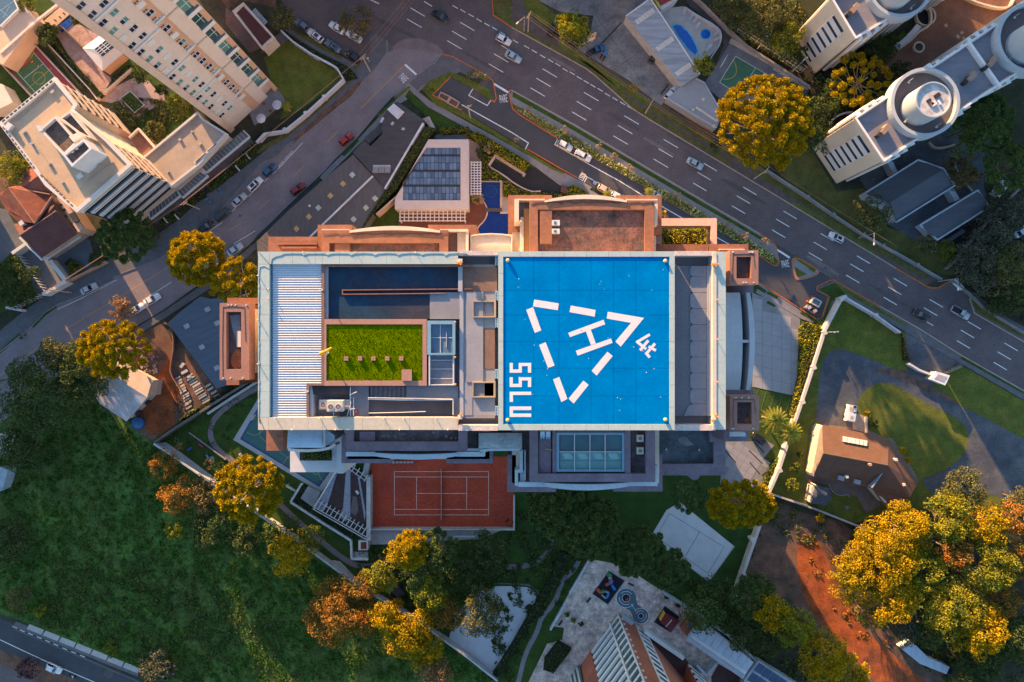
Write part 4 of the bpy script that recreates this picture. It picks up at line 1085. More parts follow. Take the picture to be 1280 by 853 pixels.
for(x,y)in((832.5,562),(874,562.5)):
 b=B();b.ball(W(x,y,78.35),.16,8);tp(b,'roof_drain',white)
b=B()
for _ in range(18):
 x=443+rg.random()*128;y=541+rg.random()*10
 p=W(x,y,83.72);b.cyl(p,.10+.12*rg.random(),83.70,83.715,7)
tp(b,'gravel_patch',deck_grey)['kind']='stuff'
def part(b,name,m,parent,label=None,smooth=False):
 o=b.out(name,m,parent,smooth=smooth)
 if label:o['label']=label
 return o
peach=mat('peach_wall',(.56,.44,.36),.85,.07,.25,.06)
peach_pale=mat('pale_wall',(.60,.52,.46),.85,.06,.25,.05)
peach_brown=mat('tan_wall',(.50,.315,.215),.85,.07,.25,.06)
win_frame=mat('window_frame',(.60,.60,.58),.6,.06,1,.05)
win_dark=glassmat('window_dark',(.012,.018,.045))
win_teal=glassmat('window_teal',(.10,.25,.22),.15)
shutter=mat('shutter_white',(.58,.60,.60),.7,.06,1,.05)
A0=W(272,154,7)[:2];B0=W(342,107,2)[:2]
wl=Wall(A0,B0)
apt=thing('apartment_tower','tall beige apartment tower with rows of small windows, top left','tower',(A0[0],A0[1],0))
HT=78.0
d2=Vector((wl.n.x,wl.n.y))*-18
b=B()
uL=wl.L
u1,u2,u3=uL*.09,uL*.50,uL*.64
def seg(u0,u1_,off,m,name):
 bb=B();wl.box(bb,u0,u1_,0,HT,-16,off);return part(bb,name,m,apt)
seg(0,u1,.55,peach,'corner_pier')
seg(u1,u2,0.0,peach_pale,'pale_facade')
seg(u2,u3,.25,peach_brown,'tan_facade')
seg(u3,uL*.82,.12,peach_pale,'pale_facade')
seg(uL*.82,uL,-.9,peach_pale,'balcony_facade')
bb=B();wl.box(bb,uL-.9,uL+.25,0,HT-2,-14,.35);part(bb,'corner_pier',peach_brown,apt)
for k in range(6):
 z=9.5+k*12.2
 bb=B();wl.box(bb,u1+.02,u2-.02,z,z+.42,.002,.34);part(bb,'floor_ledge',win_frame,apt)
 bb=B();wl.box(bb,u2+.02,u3-.02,z+2,z+2.42,.26,.62);part(bb,'floor_ledge',win_frame,apt)
 bb=B();wl.box(bb,u3+.02,uL*.82-.02,z+1,z+1.32,.13,.42);part(bb,'floor_ledge',peach,apt)
def local_wall_mesh(name,boxes,m):
 """boxes (u0,u1,z0,z1,o0,o1) about a wall point; axes of the wall wl"""
 bb=B()
 for(a,c,z0,z1,o0,o1)in boxes:
  vs=[]
  for o in(o0,o1):
   for u,z in((a,z0),(c,z0),(c,z1),(a,z1)):
    q=wl.d*u+wl.n*o;vs.append((q.x,q.y,z))
  bb.add(vs,[(0,1,2,3),(7,6,5,4),(0,4,5,1),(1,5,6,2),(2,6,7,3),(3,7,4,0)])
 return bb.mesh(name,m,(0,0,0))
wf=local_wall_mesh('window',[(-.85,.85,-.72,-.58,.0,.16),(-.85,.85,.58,.66,.0,.10),(-.85,-.75,-.58,.58,0,.08),(.75,.85,-.58,.58,0,.08),(-.05,.05,-.58,.58,0,.07)],win_frame)
panes={k:[local_wall_mesh('pane',[(-.74,-.06,-.57,.57,.0,.03)],m1),local_wall_mesh('pane',[(.06,.74,-.57,.57,.0,.03)],m2)]for k,m1,m2 in(('d',win_dark,win_dark),('t',win_teal,win_teal),('x',win_dark,win_teal))}
shut=local_wall_mesh('shutter',[(-.80,.80,-.60,.62,.0,.14)],shutter)
def apt_window(u,z,off,kind):
 q=wl.p(u,z,off+.004)
 loc=Vector(q)-ORG[apt.name]
 o=share('window',wf,apt,loc)
 if kind=='s':share('shutter',shut,o)
 else:
  for pm in panes[kind]:share('pane',pm,o)
kinds='dtsddtxsdtdsdtxddsdt'
cols={}
for nm,pxs in(('r',[(187,51.3),(207.7,69.3),(227,85.6)]),('l',[(173.8,63.2),(205,88.7),(261,131)]),('b',[(195,21.5),(226,51),(261,83.8)])):
 us=[wl.hit(*p)[0]for p in pxs];cols[nm]=sum(us)/len(us)
zb=[wl.hit(x/5.805+160,y/5.805)[1]for x,y in((872,753),(838,718),(800,683),(762,650))]
z0w=wl.hit(872/5.805+160,753/5.805)[1]
print('APT',uL,cols,zb)
zr=8.5
for f in range(23):
 z=zr+f*3.02
 apt_window(cols['r'],z,0,kinds[(f*3+1)%20])
 apt_window(cols['l'],z,0,kinds[(f*7+4)%20])
 if f<23:apt_window(cols['b'],z+.4,.25,'ddsdxdsddsdtdsdd'[(f*5+2)%16])
vm_=local_wall_mesh('wall_vent',[(-.42,-.08,-.16,.16,0,.1),(.08,.42,-.16,.16,0,.1)],mat('vent_brown',(.10,.06,.05),.7))
for f in range(22):
 share('wall_vent',vm_,apt,Vector(wl.p(u2+.5,zr+1.6+f*3.02,.26))-ORG[apt.name])
ub=wl.hit(160+672/5.805,262/5.805)[0]
glaz=local_wall_mesh('glazing',[(-1.5,1.5,.25,4.0,-.5,.12)],win_teal)
glaz_d=local_wall_mesh('glazing',[(-1.5,1.5,.25,4.0,-.5,.12)],glassmat('balcony_glass',(.03,.085,.085)))
bal=local_wall_mesh('balcony',[(-1.6,1.6,-1.0,-.8,-.8,.95),(-1.6,1.6,-.8,.1,.85,.95),(-1.6,-1.5,-.8,.1,-.8,.85),(1.5,1.6,-.8,.1,-.8,.85)],win_frame)
balg=local_wall_mesh('balustrade_glass',[(-1.45,-.05,-.75,.05,.70,.80),(.05,1.45,-.75,.05,.70,.80)],glassmat('balustrade',(.20,.33,.31)))
mull=local_wall_mesh('mullion',[(-.05,.05,.25,4.0,.12,.2),(-1.5,1.5,2.05,2.15,.12,.2)],win_frame)
for f in range(11):
 loc=Vector(wl.p(uL*.91,8.0+f*6.04,-.9+.85))-ORG[apt.name]
 o=share('balcony',bal,apt,loc);share('glazing',(glaz,glaz_d,glaz_d)[f%3],o);share('mullion',mull,o);share('balustrade_glass',balg,o)
lot('terrace',[(308,132),(342,107),(352,118),(357,127),(330,150),(318,157)],pave_grey,.05)
for x,y,lab in((346,131,'white parasol on the terrace beside the lawn, upper of two'),(326,148,'white parasol on the terrace near the pavement, lower of two')):
 t=thing('parasol',lab,'parasol',W(x,y,0),'parasols on the apartment terrace')
 c=W(x,y,2.4)
 bb=B();bb.tube((c.x,c.y,0),(c.x,c.y,2.6),.04,6);part(bb,'pole',steel,t)
 bb=B();n=8
 vs=[(c.x,c.y,2.75)]+[(c.x+1.25*math.cos(i*math.pi/4),c.y+1.25*math.sin(i*math.pi/4),2.25)for i in range(8)]
 bb.add(vs,[(0,i+1,(i+1)%8+1)for i in range(8)]);part(bb,'canopy',mat('parasol_cloth',(.52,.50,.56),.8,.1,1,.1),t)
def patio_set(x,y,lab,m=None):
 t=thing('patio_table',lab,'table',W(x,y,0),'patio tables')
 c=W(x,y,0);m=m or mat('patio_brown',(.14,.07,.05),.8)
 bb=B();bb.cyl(c,.42,.70,.75,14);bb.cyl(c,.05,0,.7,6);part(bb,'table_top',m,t)
patio_set(339,140,'small round brown table between the two parasols')
patio_set(331,131,'small round brown table against the apartment tower')
off=thing('office_block','cream office block with a flat roof and striped window bands','office building',W(110,210,0))
ZO=24.0
roofpx=[(1,154.5),(68,99),(94,131),(90,138),(132,174.5),(162,206),(96,263),(58,231),(46,214)]
cream_roof=mat('roof_cream',(.46,.33,.22),.9,.10,.35,.08)
b=B();b.prism(roofpx,0,ZO-.7);part(b,'wall',cream,off)
b=B();b.prism([(4,155),(67,102),(91,131),(87.5,138),(129,174.5),(158,206),(96,259),(60,228),(48,212)],ZO-.75,ZO-.62,ZO);part(b,'roof_floor',cream_roof,off)
b=B();b.line(roofpx,.8,ZO-.9,ZO,closed=True);part(b,'parapet',mat('parapet_white',(.54,.51,.48),.8,.08,.4,.06),off)
for(p,q,n)in(((2,153),(66,100.5),13),((3,158),(44,212),11),((50,218),(92,259),9)):
 for k in range(n):
  a=lerp(p,q,(k+.15)/n);c=lerp(p,q,(k+.85)/n)
  b=B();b.line([a,c],.42,ZO-.3,ZO+.012);part(b,'parapet_slot',fan_dk if n==13 else mat('slot_brown',(.16,.11,.09),.9),off)
pw=MATS['parapet_white']
def tub(pts,z0,zt,depth,wall_m,floor_m,name):
 b=B();b.line(pts,.42,z0,zt,closed=True);o=part(b,'penthouse_wall',wall_m,off)
 b=B();b.prism(pts,z0,zt-depth,zt);part(b,'penthouse_roof',floor_m,o)
 return o
tar=mat('roof_tar',(.16,.115,.085),.95,.35,.5,.3,col2=(.07,.06,.06),blotch=.4)
tub([(51,162),(69,146.8),(95.5,177.5),(79,193.4)],ZO-.7,26.4,.9,pw,tar,'a')
tub([(76,148),(87.3,140),(113.3,172),(98,166)],ZO-.7,26.0,.9,pw,tar,'b')
b=B();b.prism([(86,171),(99,164.5),(104,170),(91,177)],ZO-.7,27.0);part(b,'stair_box',peach_pale,off)
tub([(80.2,194),(104.4,175.2),(113.2,186),(90,207)],ZO-.7,29.2,.6,mat('box_bluewhite',(.55,.56,.58),.8,.08,.4,.06),tar,'c')
for dx in(0,5.2):
 b=B();b.box(W(90.5+dx,189.5-dx*.75,28.9),(.55,.5,.4),.6);part(b,'roof_fan',mat('fan_pale',(.6,.5,.42),.7),off)
b=B();b.prism([(45,157.5),(50.5,157),(54,163),(49,165)],ZO-.7,26.5);part(b,'chimney',white,off)
b=B();b.box(W(100,220,ZO-.3),(1.3,.9,.7),.6);part(b,'roof_box',white,off)
b=B();b.box(W(12,159,ZO-.2),(1.5,1.2,1.0),.9);part(b,'satellite_dish',white,off)
def facade_edges(p,q,z):
 a=W(*p,z)[:2];c=W(*q,z)[:2]
 w_=Wall(a,c)
 mid=(Vector(a)+Vector(c))/2
 cen=Vector(W(85,190,z)[:2])
 if(mid-cen).dot(w_.n)<0:w_=Wall(c,a)
 return w_
fw=facade_edges((96,263),(162,206),ZO)
b=B();fw.box(b,.1,fw.L-.1,4,ZO-1.2,.01,.10);part(b,'glass_front',mat('office_glass',(.018,.028,.045),.1,.3,.5,.1,spec=.8),off)
for f in range(6):
 z=ZO-1.9-f*3.25
 b=B();fw.box(b,0 if f==0 else(fw.L*.04),fw.L,z,z+1.25,.0,.42);part(b,'spandrel_band',mat('spandrel_white',(.52,.51,.49),.75,.08,.4,.06),off)
 b=B();fw.box(b,fw.L*.04,fw.L,z+.52,z+.68,.42,.48);part(b,'spandrel_groove',deck_slate_m if False else MATS['deck_shade_grey'],off)
for p,q,nn in(((68,99),(94,131),3),((132,174.5),(162,206),4)):
 w2=facade_edges(p,q,ZO)
 for k in range(nn):
  u0=w2.L*(k+.25)/nn
  for f in range(6):
   b=B();w2.box(b,u0,u0+w2.L/nn*.5,5+f*3.1,6.6+f*3.1,-.05,.05);part(b,'slit_window',win_dark,off)
 for f in range(6):
  b=B();w2.box(b,.1,w2.L-.1,4.2+f*3.1,4.5+f*3.1,-.05,.28);part(b,'floor_ledge',peach,off)
for(x,y,w_,h_)in((30,165,.9,.6),(40,180,.5,.5),(62,205,.7,.5),(78,228,.6,.6),(122,205,.8,.5),(140,203,.5,.5),(66,115,.9,.5)):
 b=B();b.box(W(x,y,ZO-.4),(w_,h_,.5),.7);part(b,'roof_vent',mat('vent_grey3',(.33,.31,.30),.7),off)
b=B()
for p,q in(((20,152),(60,118)),((110,225),(140,203)),((35,170),(70,215))):
 b.tube(W(*p,ZO-.55),W(*q,ZO-.55),.06,6)
part(b,'roof_pipe',MATS['vent_grey3'],off)
pod=thing('podium_block','low wide cream roof below the apartment tower with glass awnings','building',W(230,195,0))
ppx=[(179,197.5),(246.5,141.2),(254,150),(282,167.3),(248,205),(212.5,232.5),(186,202)]
b=B();b.prism(ppx,0,6.6);part(b,'wall',peach_pale,pod)
b=B();b.line(ppx,.5,6.0,7.2,closed=True);part(b,'parapet',white,pod)
b=B();b.prism([(181,197.5),(246,143),(280,167.3),(247,203),(212.5,230.5)],6.5,6.75,7);part(b,'roof_floor',mat('podium_roof',(.36,.295,.25),.9,.10,.5,.08,col2=(.32,.255,.215),blotch=.3),pod)
b=B();b.prism([(242,203),(258,189.5),(271,177),(272,179),(260,191),(243.5,205)],6.6,7.3,7.3);part(b,'roof_channel',white,pod)
b=B();b.prism([(244,202.5),(257,191),(258,192),(245,203.5)],7.3,7.31,7.31);b.prism([(259,189.3),(270,179),(270.6,180),(260,190.3)],7.3,7.31,7.31);part(b,'channel_slot',fan_dk,pod)
b=B();b.prism([(161,172),(173,162),(192,185),(178,197)],0,5.5);part(b,'brick_court',mat('court_red',(.24,.12,.09),.9,.25,.4,.2),pod)
b=B();b.line([(161,172),(172.5,161),(192.5,184)],.4,5.4,6.4);part(b,'parapet',peach_pale,pod)
for(x,y,w_,h_)in((225,175,.7,.5),(240,165,.5,.5),(210,215,.6,.5),(250,180,.8,.6)):
 b=B();b.box(W(x,y,6.95),(w_,h_,.4),.7);part(b,'roof_vent',MATS['vent_grey3'],pod)
awn=glassmat('awning_glass',(.10,.115,.125),.25)
def awning(p0,p1,q1,q0,n,z,lab):
 t=thing('glass_awning',lab,'awning',W(*p0,0),'glass awnings along the podium')
 for k in range(n):
  a,b_=lerp(p0,p1,(k+.06)/n),lerp(p0,p1,(k+.94)/n);c,d=lerp(q0,q1,(k+.94)/n),lerp(q0,q1,(k+.06)/n)
  bb=B();bb.prism([a,b_,c,d],z-.05,z);part(bb,'glass_panel',awn,t)
  bb=B();bb.line([lerp(p0,p1,k/n),lerp(q0,q1,k/n)],.14,z-.02,z+.12);part(bb,'rib',mat('awning_rib',(.25,.25,.25),.6),t)
 bb=B();bb.line([q0,q1],.42,z-.25,z+.16);bb.line([p0,q0],.25,z-.2,z+.14);bb.line([p1,q1],.25,z-.2,z+.14);part(bb,'edge_beam',white,t)
 return t
awning((186,266),(221,238),(225,245),(187,275),9,4.0,'glass awning at the lower end of the podium, under the dark tree')
awning((222,240),(251,215),(260,220),(228,247.5),8,4.2,'glass awning in the middle of the podium front, jutting out furthest')
awning((251,209),(304,163),(312,171),(258,216),14,4.1,'long glass awning at the upper end of the podium')
lot('pavement_terrace',[(184,277),(312,173),(322,182),(292,205),(222,262),(198,280)],mat('pave_mauve',(.135,.115,.12),.9,.2,.8,.15),.15)
for(x,y,r)in((217,264,0),(251,226,1),(268,196,0),(229,252,1)):
 pass
for k,(x,y)in enumerate(((253.5,237.5),(259.8,232),(274.5,236.5),(275.6,241),(270.5,241),(259,249.5),(263,253),(245,241))):
 lab=['blue pot on the podium pavement at the brown bench','blue pot beside the hedge end','blue pot by the kerb, topmost of three in a cluster','blue pot by the kerb, lowest of three in a cluster','blue pot by the kerb, left one of the cluster','blue pot next to the sunlit hedge gap','blue pot nearest the road below the hedge gap','blue pot close to the glass awning'][k]
 c=W(x,y,.2)
 b=B();b.cyl(c,.16,.14,.5,10,.26);b.out('plant_pot',mat('pot_blue',(.03,.20,.42),.5),None,lab,'pot','blue pots on the pavement')
b=B();c=W(265.5,224.5,.2);b.box((c.x,c.y,.45),(1.9,.45,.08),.62);b.box((c.x,c.y,.3),(1.6,.35,.3),.62);b.out('bench',mat('bench_brown',(.06,.045,.04),.8),None,'dark brown bench on the podium pavement beside a hedge','bench')
lot('court_red_border',[(2.8,81.6),(38.7,52),(112,130),(60,130),(38.7,122)],mat('court_red_paint',(.25,.055,.06),.85,.1,.5,.08),.03)
bc=lot('basketball_court',[(10.5,83),(37,59),(72,99),(45,122),(38,116)],mat('court_green2',(.07,.155,.07),.85,.1,.5,.08),.036)
b=B();b.prism([(20.4,74.5),(31,65.4),(38.7,76.6),(29.5,85)],.034,.042);part(b,'court_key',mat('court_key_red',(.30,.045,.055),.85),bc)
gold=MATS['line_gold']
b=B();b.ring(W(49,98),1.62,1.48,.04,.046,32);part(b,'centre_circle',gold,bc)
for p,q,m in(((65,85),(33,113),gold),((17.5,86),(46,118),line_white),((42,66),(72,100),line_white),((30,98.5),(54,80),line_white),((19,86),(42,67),gold)):
 dash(bc,'court_line',p,q,.12,m,.048)
cline(bc,chaikin([(12,82),(16,86.5),(22,86),(30,81),(38,74),(42.5,67),(39.5,60)],2,False),.13,gold,.048,'court_line')
hoop=thing('basketball_hoop','basketball backboard standing at the end of the green court','hoop',W(16,67,0))
c=W(12.5,63,3.2)
b=B();b.box((c.x,c.y,3.2),(1.8,.10,1.1),math.radians(40));part(b,'backboard',white,hoop)
b=B();b.tube(W(7,57,0),(c.x-.3,c.y+.4,3.0),.09,6);b.tube((c.x-.3,c.y+.4,3.0),(c.x,c.y,3.2),.07,6);part(b,'post',asphalt,hoop)
b=B();b.ring((c.x+.4,c.y-.45),.25,.2,3.0,3.05,14);part(b,'rim',kerb_orange,hoop)
brick_pink=mat('garden_brick',(.30,.185,.155),.9,.22,.7,.25,col2=(.38,.265,.235),blotch=.6)
lot('garden_brick',[(69,41),(90,26),(124,44),(104,61),(128,89),(140,99),(133,110),(118,112),(106,94),(85,68)],brick_pink,.04)
lot('garden_brick',[(112,112),(141,110),(168,97),(184,110),(205,118),(208,133),(200,130),(165,152),(150,140),(136,128),(122,126)],brick_pink,.04)
struct('paved_square',[(168,107),(184,100),(203,121),(185,133)],.06,mat('square_rose',(.36,.27,.26),.9,.1,.6,.1))
lot('lawn',[(60,60),(40,52),(60,36),(100,84),(112,106),(100,112)],grass_dry,.02)
lot('lawn',[(24,0),(62,-30),(72,4),(45,23),(38,14)],grass_deep,.02)
lot('lawn',[(-20,70),(0,82),(40,122),(20,135),(-20,110)],grass_deep,.02)
lot('lawn',[(136,130),(150,141),(166,152),(205,131),(215,110),(240,135),(240,146),(190,190),(168,165)],grass_deep,.02)
lot('lawn',[(150,80),(165,75),(205,105),(200,112),(168,92),(145,100)],grass_deep,.022)
b=B();b.prism([(151,123),(163,115),(179,131.5),(168,140)],0,.35);lawnbox=b.out('lawn',grass_deep,kind='structure')
b=B();b.line([(150.5,123),(163,114),(180,131.5),(168,141),(150.5,123)],.22,0,.4);b.out('lawn_edge',pale_concrete,kind='structure')
b=B();b.line([(104,61),(75,32),(39,48)],.1,0,1.8);b.out('court_fence',mat('fence_dark',(.10,.08,.07),.7),None,'thin dark fence along the garden side of the green court','fence')
b=B();b.line([(50,45),(112,112),(121,124)],.25,0,1.4);b.out('garden_wall',peach,None,'low peach garden wall running down between lawn and hedge','wall')
b=B();b.line([(39,52),(113,131)],.25,0,1.2);b.out('court_wall',peach,None,'low peach wall along the right edge of the basketball court','wall')
b=B();b.line([(2,81),(42,124)],.25,0,1.2);b.out('court_wall',peach,None,'low peach wall along the left edge of the basketball court','wall')
b=B();b.line([(121,124),(165,85)],.5,0,.8);b.out('garden_wall',peach,None,'low peach garden wall beside the pergola by the white pavilion','wall')
pool_b=mat('pool_tile_blue',(.012,.055,.26),.15,.12,.6,.1,spec=.6)
struct('wading_pool_rim',[(55,26.5),(76,8),(87,18),(69,34)],.15,mat('sand_stone',(.48,.33,.23),.9,.1,.6,.1))
b=B();b.prism([(71,33.5),(88,21.8),(93.6,26.5),(77.3,40.8)],0,.2);b.out('wading_pool',pool_b,kind='structure')
for k,(x,y,lab)in enumerate(((70,26.5,'small black bar stool on the sand strip above the blue pool, left of three'),(76,22.5,'small black bar stool on the sand strip above the blue pool, middle of three'),(81,18,'small black bar stool on the sand strip above the blue pool, right of three'))):
 c=W(x,y,.15)
 b=B();b.cyl(c,.22,.6,.68,10);b.cyl(c,.04,.15,.6,6);b.cyl(c,.2,.15,.18,10);b.out('stool',fan_dk,None,lab,'stool','stools by the blue pool')
pav=thing('pavilion','white hipped pavilion roof with a glass lantern on the brick terrace','pavilion',W(128,66,0))
b=B();b.prism([(105,61),(124,46.5),(152,67),(128,87.5)],0,3.4);part(b,'wall',peach_brown,pav)
b=B()
oc=[W(*p,3.6)for p in((103,60.5),(124,45),(153.5,67.5),(128,89))];ic=[W(*p,4.7)for p in((118,61.5),(131.5,50.5),(142,58.5),(127.5,70.5))]
b.add([(p.x,p.y,3.6)for p in oc]+[(p.x,p.y,4.7)for p in ic],[(3,2,1,0)]+[((i+1)%4,i,4+i,4+(i+1)%4)for i in range(4)][::1]+[(4,5,6,7)])
part(b,'roof',mat('pavilion_white',(.50,.48,.47),.7,.06,.4,.05),pav)
b=B();b.prism([(118,61.5),(131.5,50.5),(142,58.5),(127.5,70.5)],4.68,5.0);part(b,'lantern',glass_dark,pav)
for t_ in(.33,.66):
 b=B();b.line([lerp((118,61.5),(131.5,50.5),t_),lerp((127.5,70.5),(142,58.5),t_)],.12,4.9,5.06);part(b,'glazing_bar',white,pav)
for t_ in(.25,.5,.75):
 b=B();b.line([lerp((118,61.5),(127.5,70.5),t_),lerp((131.5,50.5),(142,58.5),t_)],.12,4.9,5.07);part(b,'glazing_bar',white,pav)
lb=thing('terrace_block','low peach block with a blue roof court in the upper left corner','building',W(10,40,0))
b=B();b.prism([(-40,30),(14,-14),(45,24),(4,81),(-20,70),(-40,60)],0,5.0,5.0);part(b,'wall',mat('peach_terrace',(.58,.39,.27),.9,.08,.3,.06),lb)
b=B();b.prism([(-20,-30),(10,-12),(22.5,11),(0,33),(-30,50)],5.0,5.2);bcour=part(b,'roof_court',mat('court_teal_blue',(.03,.11,.19),.7,.15,.3,.08),lb)
for p,q in(((0,14),(18,1)),((4,22),(12,8)),((-4,8),(9,20))):
 b=B();b.line([p,q],.1,5.2,5.21);part(b,'court_line',mat('line_teal',(.20,.35,.38),.8),lb)
b=B();b.line([(14,-8),(22.5,11),(0,33)],.35,5.0,5.8);part(b,'parapet',white,lb)
b=B();b.line([(0,66),(45,26),(72,5)],.5,4.6,5.25);part(b,'ledge',mat('ledge_peach',(.66,.52,.43),.9),lb)
sb=thing('small_block','small cream building at the left edge below the green court','building',W(5,120,0))
b=B();b.prism([(-30,95),(4,106),(16,128),(-8,140),(-30,140)],0,4);part(b,'wall',cream,sb)
b=B();b.prism([(6,116),(11,113),(22,130),(17,134)],0,1.5);part(b,'side_court',fan_dk,sb)
ann=thing('maroon_annex','narrow annex with a flat maroon roof and cream parapet','building',W(318,35,0))
b=B();b.prism([(290,14),(304,3),(343,47),(328,61),(294,19)],0,4.6);part(b,'wall',cream,ann)
b=B();b.prism([(296,16),(304,8),(339,46),(327,57)],4.5,4.75);part(b,'roof',mat('maroon_roof',(.085,.030,.028),.9,.15,.3,.1),ann)
b=B();b.line([(293,16),(304.5,5),(342,47),(327.5,60)],.5,4.4,5.1,closed=True);part(b,'parapet',mat('parapet_cream2',(.58,.47,.41),.85),ann)
for k in range(7):
 p=lerp((319,10),(335,28),k/7);q=lerp((319,10),(335,28),(k+.85)/7)
 b=B();b.prism([p,q,(q[0]-5,q[1]+5),(p[0]-5,p[1]+5)],3.0,3.1);part(b,'glass_panel',mat('canopy_glass',(.30,.34,.36),.3),ann)
lot('yard',[(282,10),(292,16),(328,60),(312,66),(282,30)],mat('yard_red',(.14,.085,.075),.9,.3,.4,.2),.03)
lot('yard',[(255,-30),(320,-40),(345,-5),(345,10),(320,4),(300,0),(285,12)],dirt_brown,.02)
lot('pavement_patch',[(344,46),(353,39),(361,50),(340,65),(326,66)],pave_dim,.05)
lot('lawn',[(330,72),(357,52),(366,50),(412,80),(430,97),(424,103),(372,140),(350,150),(358,128),(340,105)],grass,.03)
def wallthing(pts,w,h,m,label,posts=None,pm=None,name='boundary_wall',cat='wall'):
 t=thing(name,label,cat,W(pts[0][0],pts[0][1],0))
 for i in range(len(pts)-1):
  b=B();b.line([pts[i],pts[i+1]],w,0,h-(.004*(i%2)));part(b,'wall_panel',m,t)
 for p in posts or[]:
  c=W(p[0],p[1],h);b=B();b.box((c.x,c.y,(h+.25)/2),(w+.25,w+.25,h+.25),.4);b.box((c.x,c.y,h+.3),(w+.38,w+.38,.1),.4);part(b,'post',pm or m,t)
 return t
wallthing([(351,38),(366,52),(390,68),(413,80),(421,85),(429,99),(405,121),(382,142),(356,163),(330,167),(320,178)],.38,2.2,mat('wall_lilac',(.52,.52,.58),.8,.06,.4,.05),'white garden wall around the lawn beside the car park lane',[(405,121),(382,141.5),(356,162)])
tile=mat('roof_tile_red',(.25,.075,.045),.9,.28,.5,.22,col2=(.17,.062,.045),blotch=.3,bump=.3,bscale=16)
tile_dk=mat('roof_tile_brown',(.12,.050,.045),.9,.18,.5,.2,bump=.4,bscale=20)
hs=thing('red_roof_house','house with red tiled hipped roofs beside the office block','house',W(40,280,0))
def V(px,py,z):return tuple(W(px,py,z))
def roof(name,verts,faces,m,parent,th=.18):
 b=B();b.add(verts,faces);o=part(b,name,m,parent)
 md=o.modifiers.new('thick','SOLIDIFY');md.thickness=th;md.offset=-1
 return o
roof('main_roof',[V(11,235,8.6),V(43,279,8.6),V(0,247,6),V(8,262,6),V(22,276,6),V(33,230,6),V(64,245,6),V(62,256,6),V(-2,244,6),V(40,282,6)],[(0,1,4,3,2),(0,5,6,1),(1,6,9),(0,2,8,5)],tile,hs)
roof('wing_roof',[V(24.5,294,7.6),V(69.5,264,7.6),V(97,292.5,5.4),V(52.5,322.5,5.4),V(17,280,5.6),V(65,245,5.6),V(42,279,6.3)],[(0,3,2,1),(0,1,5,6,4)],tile_dk,hs)
roof('upper_roof',[V(26,236,7.0),V(49,219,8.2),V(66,239,7.2),V(33,208,6.2),V(47,214,6.3),V(62,245,6.1)],[(0,1,3),(0,5,2,1),(1,2,4),(1,4,3)],tile,hs)
b=B();b.line([(11,235),(43,279)],.22,8.5,8.75);b.line([(24.5,294),(69.5,264)],.18,7.5,7.72);b.line([(43,279),(64,246)],.3,7.2,7.9);b.line([(26,236),(62,243)],.3,6.9,7.3);part(b,'ridge_cap',mat('ridge_tile',(.30,.17,.12),.9),hs)
b=B();b.box(W(28.5,279.5,6.8),(1.1,1.1,1.2),.6);part(b,'chimney',white,hs)
b=B();b.prism([(3,250),(20,236),(62,245),(68,262),(96,291),(53,320),(25,292),(22,276)],0,5.3);part(b,'wall',mat('house_wall',(.36,.26,.20),.9),hs)
b=B();b.line([(54,324),(99,294)],1.3,2.8,3.1);b.line([(24,297),(52,325)],.4,5.0,5.4);part(b,'white_canopy',palewhite,hs)
b=B();b.prism([(70,248),(76,243),(104,285),(98,291)],0,5.6);part(b,'side_wall',peach_brown,hs)
for(x,y)in((74,256),(78,262),(80,270)):
 b=B();b.prism([(x,y),(x+3,y-1.6),(x+5,y+1),(x+2,y+2.4)],5.6,5.62);part(b,'vent',fan_dk,hs)
b=B();b.prism([(86,268),(92,265),(99,276),(93,279)],5.6,6.1);part(b,'roof_machine',fan_dk,hs)
lot('house_yard',[(-30,255),(8,262),(25,292),(52,322),(84,358),(50,378),(20,310),(0,330),(-30,330)],mat('yard_blue',(.115,.125,.14),.9,.2,.3,.12),.03)
lot('house_yard',[(60,322),(100,294),(112,300),(118,322),(132,326),(84,352)],mat('yard_slate',(.10,.115,.13),.9,.2,.3,.12),.034)
lot('house_yard',[(-30,200),(10,215),(10,232),(-2,245),(-30,250)],dirt_brown,.02)
b=B();b.prism([(22,319),(48,303),(60,318),(82,350),(70,357),(50,365)],0,.06);ramp=b.out('ramp',mat('ramp_grey',(.155,.165,.185),.9,.12,.4,.1),kind='structure')
b=B();b.line([(14.5,317),(33,304)],.8,0,3.0);b.line([(53,368),(82,352)],.8,0,3.0);b.line([(62,326),(81,350)],1.0,0,2.6);b.out('ramp_wall',palewhite,None,'pale wall around the sloping drive below the red roofed house','wall')
lot('lawn',[(-30,325),(12,318),(30,325),(57,368),(40,376),(10,388),(-30,400)],grass_deep,.024)
fence=thing('slat_fence','white slatted fence around the dark lawn by the ramp','fence',W(22,320,0))
for k in range(13):
 p=lerp((22,320),(55,366),k/12)
 b=B();b.line([p,(p[0]+4.5,p[1]+1.6)],.22,0,1.8);part(b,'slat',palewhite,fence)
for k in range(10):
 p=lerp((56,367),(18,386),k/9)
 b=B();b.line([p,(p[0]-4.6,p[1]-.6)],.22,0,1.8);part(b,'slat',palewhite,fence)
b=B();b.line([(24,320),(57,367),(20,386)],.12,.2,.4);part(b,'rail',palewhite,fence)
b=B();b.line([(7,384.5),(28,388.5)],.6,0,1.6);b.out('gate_wall',palewhite,None,'short pale wall at the lower corner of the slatted fence','wall')
b=B();b.prism([(80,329),(88,323),(98,331),(88,340)],0,.3);b.out('planting_bed',soil,kind='structure')
wallthing([(76,356),(132,327)],.35,1.6,mat('wall_ochre',(.42,.25,.14),.9,.1),'long ochre wall between the yard and the left pavement',None,name='street_wall')
dh=thing('white_sheet_house','house with a worn white metal roof beside the red dirt site','house',W(155,490,0))
